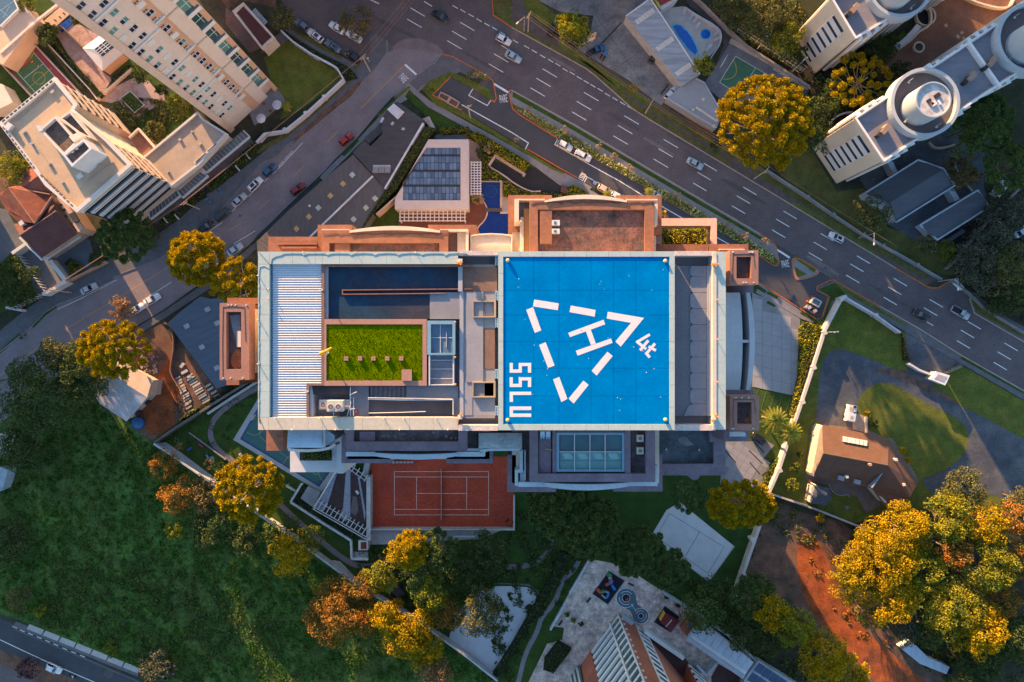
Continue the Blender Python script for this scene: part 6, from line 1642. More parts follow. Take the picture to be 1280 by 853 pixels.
b=B();b.line([(862,-10),(882,8),(912,38),(935,58),(1012,108)],.5,0,1.6);b.out('yard_wall',mat('yard_wall_tan',(.30,.25,.22),.9),None,'tan wall between the sports court and the wood','wall')
b=B();b.line([(913,50),(962,77)],1.0,0,.7);b.out('bench_wall',mat('bench_stone',(.42,.36,.31),.9),None,'long stone bench wall above the green court','wall')
b=B();b.line([(968,84),(1010,111)],.8,0,.7);b.out('bench_wall',MATS['bench_stone'],None,'short stone bench wall at the right of the court','wall')
cf=thing('court_fence','tall wire fence with posts along the sports court','fence',W(960,60,0))
for k in range(8):
 p=lerp((921,40),(1000,92),k/7);c=W(*p,0)
 b=B();b.tube((c.x,c.y,0),(c.x,c.y,4.2),.06,6);part(b,'post',steel,cf)
b=B()
for z in(.1,1.4,2.8,4.15):
 b.tube(W(921,40,0)+Vector((0,0,z)),W(1000,92,0)+Vector((0,0,z)),.03,5)
for k in range(60):
 p=lerp((921,40),(1000,92),k/59);c=W(*p,0);b.tube((c.x,c.y,.1),(c.x,c.y,4.1),.012,3)
part(b,'wire_mesh',steel,cf)
def lamp_mast(x,y,h,lab,a=0.0):
 t=thing('floodlight_mast',lab,'lamp post',W(x,y,0))
 c=W(x,y,0);b=B();b.tube(c,(c.x,c.y,h),.09,8,.06);part(b,'pole',steel,t)
 b=B();b.box((c.x,c.y,h),(1.1,.12,.1),a);part(b,'cross_arm',steel,t)
 for s in(-.45,.45):
  b=B();b.box((c.x+s*math.cos(a),c.y+s*math.sin(a),h+.12),(.35,.3,.2),a);part(b,'lamp',white,t)
lamp_mast(946,62,8,'floodlight mast on the long side of the sports court',.5)
lamp_mast(990,90,8,'floodlight mast at the far corner of the sports court',.5)
gg=thing('goal_frame','white goal frame on the grey end of the sports court','goal',W(903,78,0))
b=B();a_,c_=W(900,85,0),W(907,72.5,0)
b.tube(a_,a_+Vector((0,0,2)),.06,6);b.tube(c_,c_+Vector((0,0,2)),.06,6);b.tube(a_+Vector((0,0,2)),c_+Vector((0,0,2)),.06,6);part(b,'post',white,gg)
vil=thing('villa','villa with a hipped roof, one slope sunlit, on the right lawn','house',W(1075,570,0))
vt=mat('villa_shingle',(.130,.068,.044),.9,.14,.6,.18,bump=.3,bscale=18)
zi,ze=7.4,4.0
roof('roof',[V(1028,531.5,ze),V(1111,547.5,ze),V(1110,581.5,zi),V(1029.5,566.5,zi)],[(0,3,2,1)],vt,vil)
roof('roof',[V(1029.5,566.5,zi),V(1110,581.5,zi),V(1089.5,610.5,ze),V(1016.5,595.5,ze)],[(0,3,2,1)],vt,vil)
roof('roof',[V(1110,581.5,zi),V(1137,622.5,5.6),V(1122,627,ze),V(1105,632.5,ze-.3),V(1089.5,610.5,ze)],[(0,4,3,2,1)],vt,vil)
roof('roof',[V(1110,582,zi),V(1111,548,ze),V(1146,606,ze),V(1137,622.5,5.6)],[(0,3,2,1)],vt,vil)
b=B();b.prism([(1030,534),(1108,550),(1142,604),(1134,620),(1106,629),(1089,608),(1020,594)],0,3.9);part(b,'wall',cream,vil)
b=B();b.prism([(1025,536),(1028,532),(1029.5,567),(1017,596),(1015,592)],0,4.2);part(b,'gable_wall',mat('gable_cream',(.62,.50,.36),.9),vil)
b=B();b.line([(1029.5,566.5),(1110,581.5)],.22,zi-.05,zi+.12);part(b,'ridge_cap',mat('ridge_brown',(.24,.15,.10),.9),vil)
b=B();b.line([(1109,583),(1090,610)],.28,ze+.1,6.2);part(b,'valley_flashing',mat('flashing_blue',(.22,.27,.32),.5),vil)
for k in range(6):
 x0=1054+k*5.1;y0=545.5+k*.95
 b=B();zz=[5.15+.0]*4
 q=[W(x0,y0,5.2),W(x0+4.2,y0+.8,5.2),W(x0+4.0,y0+7.4,5.9),W(x0-.1,y0+6.6,5.9)]
 b.add([(p.x,p.y,p.z+.16)for p in q]+[(p.x,p.y,p.z-.25)for p in q],[(3,2,1,0),(0,1,5,4),(1,2,6,5),(2,3,7,6),(3,0,4,7)]);part(b,'roof_light',mat('rooflight_grey',(.42,.40,.38),.5),vil)
for(x,y,z,m)in((1057.5,595.8,5.7,white),(1118.7,574.5,6.1,white),(1128.5,605.5,5.9,cream),(1086.5,580.5,7.6,mat('chimney_tan',(.45,.28,.18),.9))):
 c=W(x,y,z);b=B();b.box((c.x,c.y,z-.1),(.5,.45,1.2),.3);ch=part(b,'chimney',m,vil)
 b=B();b.box((c.x,c.y,z+.62),(.65,.6,.12),.3);part(b,'chimney_cap',m,ch)
for(x,y)in((1052.5,598.3),(1072.5,603)):
 c=W(x,y,5.6);b=B();b.box((c.x,c.y,5.0),(1.5,1.1,.8),-.25);part(b,'dormer',mat('dormer_grey',(.22,.24,.27),.7),vil)
b=B();b.prism([(1016,540),(1021,536),(1025,560),(1018,590),(1012,588)],0,1.2);b.out('side_terrace',mat('terrace_steel',(.26,.28,.30),.8),kind='structure')
for x,y,lab,m in((1018,545,'dark pot row beside the villa side terrace',fan_dk),(1016,567,'white jar on the villa side terrace',white)):
 b=B();b.cyl(W(x,y,1.4),.35,1.2,1.9,10,.25);b.out('jar',m,None,lab,'jar')
shed=thing('garden_shed','small dark hipped shed below the villa','shed',W(1026,617,0))
roof('roof',[V(1020,606,3),V(1037,610.5,3),V(1039,624,3),V(1032,632,3),V(1012.5,629.5,3),V(1024,618,3.9),V(1034,620,3.8)],[(0,5,6,1),(1,6,2),(2,6,3),(3,6,5,4),(4,5,0)],mat('shed_slate',(.055,.065,.085),.8,.15,.6,.15),shed)
b=B();b.prism([(1015,608),(1020,606),(1024,618),(1015,629),(1012,628)],0,2.8);part(b,'wall',cream,shed)
b=B();b.prism([(1018,609),(1036,612),(1037,624),(1031,630),(1015,628)],0,2.6);part(b,'wall',cream,shed)
struct('villa_steps',[(1066,519),(1072,517),(1085,522),(1083,541),(1066,537)],.2,mat('step_sand',(.36,.27,.21),.9,.25,1,.2))
b=B();b.line([(1083,522),(1083,541)],.5,0,.8);b.out('step_wall',MATS['gable_cream'],None,'low cream wall beside the steps at the villa front','wall')
b=B();b.line(chaikin([(1036,606),(1042,617),(1052,620),(1060,618),(1062,622)],2,False),.16,0,.4);b.out('path_edging',concrete,kind='structure')
b=B();b.cyl(W(1058,634.5),.55,0,.3,16);b.out('well_cover',mat('well_grey',(.14,.14,.15),.9),kind='structure')
wallthing([(1056,371.5),(1095,394),(1126,416)],.45,2.2,mat('wall_greywhite',(.46,.47,.50),.85),'pale wall between the villa lawn and the avenue, near the corner',[(1056,371.5),(1095,394)])
wallthing([(1137,455),(1150,463),(1163,468)],.5,1.8,MATS['wall_greywhite'],'short pale wall leading to the white gatehouse')
wallthing([(1185,466),(1203,458)],.4,1.4,mat('wall_moss',(.18,.17,.10),.9),'mossy wall stub right of the white gatehouse')
wallthing([(1052,374),(1032,412),(1017,459),(1003,502),(987,548),(974,588),(960,620),(951,655),(938,692),(919,748)],.72,2.4,mat('long_wall',(.52,.46,.43),.85,.12,.5,.1),'long pale boundary wall between the tower gardens and the villa',[(1052,374),(1030.5,416),(1017,459.5),(1003,502.5),(974.5,588),(941,675),(929.5,719)])
wallthing([(962,617),(1020,637),(1085,663)],.4,1.6,mat('wall_mauvegrey',(.38,.34,.34),.9),'thin wall along the lower edge of the villa plot')
lamp_mast(1031,415.5,6,'lamp mast on the boundary wall beside the driveway',.15)
gt=thing('white_gatehouse','small white flat roofed gatehouse beside the avenue','gatehouse',W(1174,472,0))
b=B();b.prism([(1164,474),(1171,465),(1187,470),(1181,481)],0,2.8);part(b,'wall',white,gt)
b=B();b.prism([(1163,474.5),(1170.5,464.5),(1187.5,469.5),(1181.5,482)],2.8,3.1);part(b,'roof',mat('gate_roof_white',(.62,.63,.65),.7),gt)
b=B();b.prism([(1168,473.5),(1173,468),(1184,471.5),(1180,478)],3.1,3.16);part(b,'roof_panel',concrete,gt)
brk=thing('brick_apartment_block','red brick apartment block with white window columns, cut by the lower edge','apartment block',W(775,800,0))
brick=mat('brick_red',(.40,.125,.072),.9,.10,.4,.12,col2=(.34,.115,.07),blotch=.4)
brick_pieces=None
ZB=46
Q0,Q1,Q2,Q3,Q4=(722,848),(739.6,814),(773.5,768),(793.5,781),(808,792)
g0=[W(*q,0)[:2]for q in(Q0,Q1,Q2,Q3,Q4)]
sx,sy=W(905,905,0)[:2];ex,ey=W(800,960,0)[:2]
b=B();b.prismw([g0[1],g0[2],g0[3],g0[4],(sx,sy),(ex,ey)],0,ZB);part(b,'wall',brick,brk)
def fac(a,c):
 w_=Wall(a,c)
 cen=Vector((sx+ex,sy+ey))/2
 if((Vector(a)+Vector(c))/2-cen).dot(w_.n)<0:w_=Wall(c,a)
 return w_
fA=fac(g0[1],g0[2])
fB=fac(g0[2],g0[3])
fC=fac(g0[3],g0[4])
wh=mat('brick_white_trim',(.66,.67,.67),.8,.06,.4,.05)
flip=(Vector(fA.p(0,0)[:2])-Vector(g0[1])).length>.1
for f in range(15):
 z=1.2+f*3.0
 u0,u1=(fA.L*.30,fA.L*.98)if flip else(fA.L*.02,fA.L*.70)
 b=B();fA.box(b,u0,u1,z,z+.95,.0,.55);part(b,'balcony',wh,brk)
 b=B();fA.box(b,u0+.2,u1-.2,z+.95,z+2.9,.0,.10);part(b,'window_band',glassmat('green_black_glass',(.02,.045,.045)),brk)
 v0,v1=(fA.L*.02,fA.L*.26)if flip else(fA.L*.74,fA.L*.98)
 b=B();fA.box(b,v0,v1,z-.3,z+.45,.0,.35);part(b,'bay_sill',wh,brk)
 b=B();fA.box(b,v0+.25,v1-.25,z+.45,z+2.65,.0,.25);part(b,'bay_window',glassmat('bay_glass',(.06,.105,.115)),brk)
 b=B();fC.box(b,fC.L*.06,fC.L*.94,z-.45,z+.75,.0,.25);part(b,'spandrel',wh,brk)
 b=B();fC.box(b,fC.L*.16,fC.L*.84,z+.75,z+2.5,.0,.18);part(b,'window',win_dark,brk)
 b=B();fB.box(b,.25 if not flip else fB.L-.75,.75 if not flip else fB.L-.25,z+1.3,z+1.5,.0,.3);part(b,'wall_bracket',wh,brk)
for(u0,u1)in((fC.L*.0,fC.L*.1),(fC.L*.9,fC.L)):
 b=B();fC.box(b,u0+.01,u1-.01,0,ZB,.0,.3);part(b,'white_pilaster',wh,brk)
v0,v1=(fA.L*.262,fA.L*.298)if flip else(fA.L*.702,fA.L*.738)
b=B();fA.box(b,v0,v1,0,ZB,.0,.6);part(b,'white_pilaster',wh,brk)
v0,v1=(.0,fA.L*.018)if flip else(fA.L*.985,fA.L)
b=B();fA.box(b,v0,v1,0,ZB,.0,.45);part(b,'white_pilaster',wh,brk)
b=B();b.prism([(738,813),(716,848),(700,905),(745,905),(752,835)],0,9,0);part(b,'brick_wing',brick,brk)
for k in range(6):
 p=lerp((713,846),(725,829),k/6);
 b=B();b.line([p,(p[0]+9,p[1]+22)],.55,0,9.2+.01*k,zref=0);part(b,'louvre',wh if k%2==0 else MATS['bay_glass'],brk)
b=B();b.prism([(808,793),(852,825),(857,826),(878,850),(905,905),(840,905)],0,2.4);part(b,'patio_roof',mat('patio_maroon',(.075,.040,.040),.9,.2,.4,.1),brk)
b=B();b.line([(806,790),(826,804),(855,824)],.9,0,3.4);part(b,'parapet',wh,brk)
b=B();b.prism([(856,825.5),(848,846),(846,905),(900,905),(880,850),(874,841)],0,12,0);part(b,'right_wing',brick,brk)
wR=fac(W(856,825.5,0)[:2],W(874,841,0)[:2])
for f in range(4):
 b=B();wR.box(b,.3,wR.L-.3,1+f*2.8,2.2+f*2.8,.0,.4);part(b,'window',win_dark,brk)
 b=B();wR.box(b,.1,wR.L-.1,2.3+f*2.8,3.5+f*2.8,.0,.45);part(b,'spandrel',wh,brk)
b=B();b.line([(871,832),(884,845)],.5,0,3.0);part(b,'blue_parapet',trim_b,brk)
b=B();b.line([(779,772),(791,780)],1.0,0,2.5);part(b,'entrance_canopy',mat('canopy_blue',(.32,.40,.46),.5),brk)
nx_=thing('metal_roof_annex','long annex with a pale blue metal roof and brick end','building',W(905,810,0))
b=B();b.prism([(876,776),(941,827),(930,846),(860,799)],0,3.8);part(b,'wall',wh,nx_)
bl=mat('blue_metal_roof',(.38,.45,.52),.5,.14,.4,.1,spec=.5,stretch=(3,.4,1,-.65))
for k in range(9):
 a,c=lerp((875.5,775),(942,828),(k+.02)/9),lerp((875.5,775),(942,828),(k+.98)/9);d,f_=lerp((863.5,793),(934,840),(k+.98)/9),lerp((863.5,793),(934,840),(k+.02)/9)
 b=B();b.prism([a,c,d,f_],3.8,4.2+.02*(k%2));part(b,'roof_sheet',bl,nx_)
b=B();b.line([(859.5,798.5),(930,847)],1.0,3.6,4.35);b.line([(859.5,798.5),(877,775)],.4,3.6,4.4);part(b,'gutter',trim_b,nx_)
b=B();b.prism([(853,789),(868,766),(876,775),(860,797)],0,3.0);part(b,'brick_end',brick,nx_)
b=B();b.prism([(857,785),(864,772),(867.5,775),(860.5,787)],3.0,3.1);part(b,'window',win_dark,nx_)
b=B();b.line([(830,742),(872,768),(910,795),(945,826)],.55,0,2.0);b.out('plaza_wall',trim_b,None,'pale blue wall along the right edge of the plaza behind the annex','wall')
b=B();b.line([(885,843),(897,829)],.5,0,3.0);b.out('patio_wall',trim_b,None,'short pale wall across the maroon patio by the annex','wall')
struct('patio',[(889,846),(898,830),(930,848),(925,870),(890,870)],.06,MATS['patio_maroon'])
sol=thing('blue_panel_roof','roof with blue panel strips in the lower right of the plaza','building',W(948,845,0))
b=B();b.prism([(930,850),(948,826),(1000,858),(985,900),(930,900)],0,3.4);part(b,'roof_base',trim_b,sol)
for r in range(2):
 for k in range(4):
  a=(949-r*8+k*9,829+r*12+k*6)
  b=B();b.prism([a,(a[0]+8,a[1]+5.2),(a[0]+2,a[1]+14.5),(a[0]-6.4,a[1]+9.5)],3.4,3.55);part(b,'panel',mat('panel_blue',(.045,.085,.15),.4,.15,.5,.1),sol)
rub=mat('rubber_black',(.018,.019,.028),.95,.15,1,.15)
for nm,pts in(('play_mat',[(761,713.5),(781.5,726),(760,756.5),(740,742.5)]),('play_mat',[(831,757),(850,771),(837.5,791),(817,778)])):
 b=B();b.prism(pts,.03,.09);b.out(nm,rub,kind='structure')
 b=B();b.line(pts,.2,.04,.10,True);b.out('mat_edge',MATS['joint_pale'],kind='structure')
tb=mat('track_blue',(.085,.135,.175),.9,.08,.8,.06)
c1,c2_=W(782.5,747.5),W(801,770)
b=B();b.cyl(c1,2.55,.04,.075,40);b.cyl(c2_,2.05,.04,.077,40);dv=(c2_-c1)
b.prism([(772,753),(786,759),(791,775),(806,763),(801,757),(795,742)][0:0]or[(776,757),(793,741),(797,756),(806,762),(793,775),(788,764)],.04,.079);trk=b.out('toy_track',tb,None,'blue figure-eight toy road painted on the plaza','track')
b=B();b.ring(c1,2.55,2.42,.08,.092,40,.9,5.6);b.ring(c2_,2.05,1.93,.08,.092,36,-2.4,2.4);part(b,'track_edge',line_white,trk)
b=B();b.ring(c1,1.78,1.66,.08,.094,40,.6,2.4);b.ring(c1,1.78,1.66,.08,.094,40,3.0,5.2);b.ring(c2_,1.4,1.3,.08,.094,30,-1.6,.4);b.ring(c2_,1.4,1.3,.08,.094,30,1.0,2.6);b.linew([tuple(W(789,755)[:2]),tuple(W(795,764)[:2])],.12,.08,.094);part(b,'lane_mark',line_white,trk)
b=B();b.cyl(c1,.98,.08,.10,28);b.cyl(c2_,.62,.08,.10,24);part(b,'track_island',rub,trk)
b=B();b.ring(c1,1.05,.95,.1,.106,28);b.ring(c2_,.68,.59,.1,.106,24);part(b,'island_edge',line_white,trk)
b=B();b.box((c1.x+.2,c1.y-.2,.3),(.75,.35,.35),.6);b.out('toy_car',mat('toy_red',(.55,.08,.03),.5),None,'small red toy car inside the larger loop of the toy road','toy')
toy_b=mat('toy_blue',(.02,.16,.50),.5);toy_o=MATS['toy_red'];toy_g=mat('toy_green',(.03,.25,.10),.5);toy_y=mat('toy_yellow',(.65,.38,.03),.5)
def playset(name,lab,items,base):
 t=thing(name,lab,'play set',W(base[0],base[1],.09),'play sets on the black mat')
 for nm,m,p,q,w_,z0,z1 in items:
  b=B();b.line([p,q],w_,z0,z1);part(b,nm,m,t)
 return t
playset('play_set','colourful climbing set with slides on the upper part of the black mat',[('ring_tube',toy_g,(760.5,719),(764,721.5),.9,.1,1.2),('ring_tube',mat('toy_grey',(.30,.32,.34),.6),(761.5,722.5),(764.5,724.5),.7,.1,1.5),('slide',toy_o,(757,732),(763.5,729.5),.55,.3,1.1),('deck',toy_b,(762,727.5),(766,729),1.0,.5,1.6),('slide',toy_b,(765,732),(769,738),.7,.2,.9),('roof',toy_o,(763,725.5),(765,727),.7,1.6,2.0)],(763,728))
playset('play_set','colourful climbing set with an orange slide on the lower part of the black mat',[('slide',toy_o,(747,737.5),(751.5,742),.75,.3,1.1),('panel',toy_g,(752,741.5),(756,739.5),.5,.2,1.6),('panel',MATS['toy_grey'],(756.5,739.5),(761.5,742),.35,.2,1.3),('panel',MATS['toy_grey'],(752.5,744.5),(757.5,748.5),.35,.2,1.3),('panel',toy_b,(761,742.5),(758.5,748),.5,.2,1.5)],(755,743))
ph=thing('playhouse','toy playhouse with a maroon gable roof and a yellow front','playhouse',W(840,777,0))
ptile=mat('playhouse_red',(.15,.022,.030),.7,.1,1,.08)
roof('roof',[V(825.5,778.5,1.5),V(831,765.5,1.5),V(840,775,2.4),V(832,783.5,2.4)],[(0,3,2,1)],ptile,ph,.1)
roof('roof',[V(832,783.5,2.4),V(840,775,2.4),V(831,765.5,1.5),V(849.5,776,1.5),V(838.5,791.5,1.5)],[(0,4,3,1)],ptile,ph,.1)
roof('roof',[V(831,765.5,1.5),V(849.5,776,1.5),V(840,775,2.4)],[(0,2,1)],ptile,ph,.1)
b=B();b.line([(831,766),(825.6,776)],.3,.1,1.7);part(b,'front_panel',toy_y,ph)
b=B();b.line([(832,784),(840,775.3)],.12,2.35,2.5);part(b,'ridge',line_white,ph)
for k,(x,y,a)in enumerate(((788.5,730.5,-.5),(736,750,.9),(700.5,779,.9),(757,790,.8))):
 c=W(x,y,.3);b=B();b.box((c.x,c.y,.42),(1.6,.45,.08),a);bn=b.out('bench',mat('bench_black',(.03,.03,.035),.7),None,('dark bench between the play mat and the dark trees','dark bench left of the black play mat','dark bench near the planted left edge of the plaza','dark bench close to the brick block')[k],'bench','dark benches on the plaza')
 b=B();R_=Matrix.Rotation(a,3,'Z');b.box(Vector((c.x,c.y,.2))+R_@Vector((-.6,0,0)),(.1,.4,.4),M=R_);b.box(Vector((c.x,c.y,.2))+R_@Vector((.6,0,0)),(.1,.4,.4),M=R_);part(b,'leg',MATS['bench_black'],bn)
wallthing([(737,700),(722,726),(712,742)],.4,1.0,mat('plaza_edge',(.48,.50,.54),.8),'white wall on the left edge of the plaza, upper piece')
wallthing([(707,754),(697,772),(688,788)],.5,1.2,MATS['plaza_edge'],'white wall on the left edge of the plaza, lower piece')
ten=struct('tennis_court',[(463.5,571),(642,571),(642,661),(463.5,661)],.10,mat('clay_court',(.45,.074,.040),.95,.14,.2,.2,spec=.05,col2=(.36,.066,.040),blotch=.15))
tl=mat('tennis_line',(.68,.52,.46),.8)
for p,q in(((493,589.7),(610.7,589.7)),((493,596.4),(610.7,596.4)),((493,636.9),(610.7,636.9)),((493,643.8),(610.7,643.8)),((493,589.7),(493,643.8)),((610.7,589.7),(610.7,643.8)),((520.6,596.4),(520.6,636.9)),((583.4,596.4),(583.4,636.9)),((520.6,617),(583.4,617))):
 dash(ten,'court_line',p,q,.12,tl,.108)
net=thing('tennis_net','dark tennis net with posts across the red court','net',W(551.5,617,.1))
b=B();b.line([(551.5,587),(551.5,648)],.06,.1,1.02);part(b,'net',mat('net_grey',(.20,.18,.19),.9),net)
b=B();b.line([(551.5,587),(551.5,648)],.14,1.02,1.10);part(b,'net_band',mat('net_band',(.40,.36,.36),.8),net)
for y in(586,648.6):
 c=W(551.5,y,0);b=B();b.tube((c.x,c.y,0),(c.x,c.y,1.15),.07,8);part(b,'post',steel,net)
b=B();b.line([(460.5,596),(460.5,676)],1.0,0,3.0);b.line([(464,662.3),(642,662.3)],.4,0,2.2);b.line([(642.6,620),(642.6,663.5)],.45,0,2.0);b.out('court_wall',mat('wall_creamgrey',(.42,.41,.41),.85),None,'pale wall around the red tennis court','wall')
wk=struct('walkway',[(461,664),(600,664),(627,663),(600,674),(555,676),(530,680),(461,681)],.3,mat('walk_grey',(.34,.335,.345),.85,.12,.8,.1))
for k in range(9):
 x=463+k*14
 b=B();b.rect(x,666,x+13.4,673,.29,.34);part(b,'paving_slab',MATS['walk_grey'],wk)
b=B();b.ring(W(540.5,673.5),1.5,1.15,.3,.55,24,.3,2.9);b.out('round_kerb',pale_concrete,kind='structure')
bt=thing('steel_bench','long steel bench on the walkway below the tennis court','bench',W(580,671,.3))
b=B();b.line([(567,671),(594,671)],.45,.75,.85);part(b,'seat',steel,bt)
for x in(570,577,584,591):
 b=B();b.line([(x,670),(x,672)],.1,.3,.75);part(b,'leg',steel,bt)
un=thing('umpire_bench','row of pale chairs at the top edge of the red court','chairs',W(504,577.5,.1))
for k in range(6):
 b=B();b.box(W(492+k*4.6,578,.5),(.7,.5,.5));part(b,'chair',mat('chair_grey',(.34,.31,.33),.7),un)
ed=thing('entrance_deck','raised deck with fan-shaped stone and bark stripes beside the tennis court','deck',W(430,630,0))
bark=mat('bark_dark',(.055,.034,.034),.95,.35,1.4,.35,bump=.5)
fanst=mat('stone_bluegrey',(.24,.26,.30),.9,.22,1.4,.25)
b=B();b.prism([(420,588),(432,578),(458,600),(457,674),(391,636)],0,2.6);part(b,'deck_bed',bark,ed)
for pts in([(419.5,590),(422,590),(409,632),(404,640),(393,635)],[(433,582),(438,584),(438,646),(432,652),(424,646),(429,634)],[(447,596),(449.5,597),(457,640),(456,652)]):
 b=B();b.prism(pts,2.58,2.66);part(b,'stone_stripe',fanst,ed)
b=B();b.prism([(441,620),(446,622),(448,638),(444,645),(438,640)],2.58,2.64);part(b,'gravel_bed',mat('gravel_brown',(.12,.10,.10),.95,.3,3,.4),ed)
b=B();b.line([(420,589),(392,636)],.4,0,3.1);part(b,'edge_wall',palewhite,ed)
for(x,y)in((446,614.5),(447.5,616.5)):
 b=B();b.box(W(x,y,3),(.5,.5,.6),.5);part(b,'lamp_box',steel,ed)
can=thing('slatted_canopy','white slatted canopy along the lower edge of the entrance deck','pergola',W(425,655,0))
for k in range(14):
 p=lerp((392,634),(457,672),k/13)
 b=B();b.line([p,(p[0]+6.5+.3*(k%3),p[1]-10.5)],.2,3.2,3.42);part(b,'slat',white,can)
for o in(0,2.4):
 b=B();b.line([(391+o*.6,636.5-o),(457.5+o*.2,674.5-o*1.2)],.18,3.0,3.2);part(b,'beam',white,can)
b=B();b.line([(397.5,627),(457.5,663)],.12,3.0,3.2);part(b,'beam',white,can)
can2=thing('slatted_canopy','small white slatted canopy at the upper end of the entrance deck','pergola',W(443,590,0))
for k in range(5):
 p=lerp((434,586),(455,602),k/4)
 b=B();b.line([p,(p[0]+5,p[1]-8.5)],.2,3.2,3.42);part(b,'slat',white,can2)
for o in(1.5,5.5):
 b=B();b.line([(431+o*.6,585-o),(456+o*.5,602.5-o)],.16,3.0,3.2);part(b,'beam',white,can2)
b=B();b.prism([(456,577),(462,579),(460,590),(457,600),(452,596)],0,2.2);b.out('entry_plinth',concrete,None,'pale plinth between the deck and the red court','plinth')
wallthing([(377,605),(363,628),(400,652),(438.5,676),(439.5,699),(460,699.5)],.55,1.2,mat('planter_white',(.50,.52,.54),.85),'white planter wall wrapping the hedge below the entrance deck')
struct('planter_bed',[(377,607),(387,610),(375,622),(392,634),(445,668),(438,674),(366,628)],.5,mat('bed_dark',(.012,.018,.014),1,.4,1,.3))
b=B();b.prism([(375.5,623),(385,608),(401,616),(391,634)],0,1.4);b.out('service_box',mat('box_slate',(.24,.25,.27),.85),None,'grey flat roofed box at the corner of the teal court','building')
b=B();b.prism([(448,676),(460,676),(460,688),(448,688)],0,2.4);rb=b.out('red_roof_kiosk',palewhite,None,'small white kiosk with a red roof square beside the deck','kiosk')
b=B();b.rect(451,678,458,686.5,2.4,2.5);part(b,'roof_panel',mat('kiosk_red',(.16,.03,.025),.8),rb)
struct('kiosk_steps',[(442,690),(460,690),(460,699),(441,699)],.3,concrete)
tc=struct('teal_court',[(336,476),(291.5,550),(401,616),(420,590),(445,553),(445,500)],.06,mat('court_border',(.36,.36,.37),.9,.08,.5,.06))
b=B();b.prism([(338,482),(300,549),(399,609),(414,588),(440,550),(440,500)],.05,.072);part(b,'blue_border',mat('court_blue',(.030,.075,.19),.85),tc)
b=B();b.prism([(339,486),(303,548),(398,606),(412,587),(438,550),(438,502)],.06,.08);part(b,'teal_field',mat('court_teal',(.050,.135,.125),.85,.10,.4,.08),tc)
for pts in([(336,528),(329,532),(322.5,544),(333.5,553)],[(349,565),(361,573)],[(361,570),(352,582)],[(390,590),(396,595),(398.5,590)],[(398,590),(400,597),(405,603),(408,605)],[(309,541),(318,545),(327,541),(331,533)]):
 cline(tc,chaikin(pts,1,False),.1,mat('court_line_tan',(.38,.36,.28),.8),.088,'court_line')
for(x,y,lab,a)in((317,522,'basketball backboard at the upper end of the teal court',1),(362,610,'white hoop post outside the lower corner of the teal court',-.5)):
 t=thing('basketball_hoop',lab,'hoop',W(x,y,0));c=W(x,y,3)
 b=B();b.box((c.x,c.y,3.1),(1.7,.1,1.0),a);part(b,'backboard',palewhite,t)
 b=B();b.tube((c.x-1.0,c.y+.6,0),(c.x-.6,c.y+.4,3.0),.08,6);b.tube((c.x-.6,c.y+.4,3.0),(c.x,c.y,3.1),.06,6);part(b,'post',steel,t)
 b=B();b.ring((c.x+.4,c.y-.35),.25,.2,2.95,3.0,12);part(b,'rim',kerb_orange,t)
for x0,y0,lab in((300,568,'row of white seats beside the upper garden path'),(359,607,'row of white seats beside the lower teal court corner')):
 t=thing('seat_row',lab,'seats',W(x0,y0,0),'white seat rows at the teal court')
 for k in range(5):
  b=B();b.box(W(x0+k*2.3,y0+k*1.6,.4),(.42,.5,.5),-.6);part(b,'seat',white,t)
wallthing([(192,554),(216,537),(250,515),(322,470)],.5,2.4,mat('site_wall_brown',(.14,.115,.105),.95,.25),'brown wall between the dirt site and the tower garden')
b=B();b.line([(259,517.5),(290,497),(322,477)],.55,0,1.0);b.out('path_wall',palewhite,None,'white low wall along the garden path','wall')
struct('walkway',[(193,555),(207,553),(226,566),(270,599),(266,607),(230,580)],.2,mat('walk_pale',(.36,.35,.36),.9,.1,.5,.1))
wallthing([(192,555),(230,580.5),(268,607),(325,645),(366,672.5)],.4,2.6,mat('wall_steel',(.42,.44,.48),.85),'pale boundary wall between the dark field and the garden, upper run')
wallthing([(366,672.5),(392,692),(447,732.5),(500,764),(537,788),(580,819),(622,852)],.4,2.6,MATS['wall_steel'],'pale boundary wall between the dark field and the garden, lower run')
struct('walkway',[(411,700),(425,702),(449,727),(447,731)],.2,MATS['walk_pale'])
struct('walkway',[(537,784),(560,797),(600,826),(622,848),(618,849),(580,816)],.2,MATS['walk_pale'])
wallthing([(236,541),(262,560),(282,575)],.25,.6,mat('rail_grey',(.22,.23,.24),.8),'low grey rail along the small playground')
for x,y,l,a,m,lab in((237,561.5,1.3,.65,mat('play_blue',(.03,.08,.28),.6),'blue and red seesaw on the small garden lawn'),(251,557,1.3,-.6,mat('play_pink',(.38,.03,.08),.6),'pink spring toy on the small garden lawn'),(259.5,571,1.2,-1.0,MATS['play_blue'],'blue slide on the small garden lawn')):
 c=W(x,y,.5);t=thing('play_toy',lab,'toy',W(x,y,0))
 b=B();b.box((c.x,c.y,.5),(l,.45,.15),a);part(b,'seat',m,t)
 b=B();b.cyl((c.x,c.y),.12,0,.45,8);part(b,'spring',steel,t)
b=B();b.cyl(W(265,573.5),.75,0,.15,18);b.out('play_disc',mat('play_green',(.05,.22,.17),.7),None,'round green play disc on the small garden lawn','toy')
drv_m=mat('drive_panel',(.275,.275,.285),.85,.10,.4,.08)
drv=struct('driveway_panels',[(940,366),(968,377),(1000,399),(1000,450),(996,495),(962,488),(940,484)],.07,mat('joint_grey',(.20,.20,.205),.9))
rowsy=[366,381,396,411,426,441,456,471,486]
import itertools
def clip_cell(x0,y0,x1,y1):
 xr=999.5 if y0>398 else 968+(y0-377)*1.45
 if x0>xr:return None
 return(x0,y0,min(x1,xr),y1)
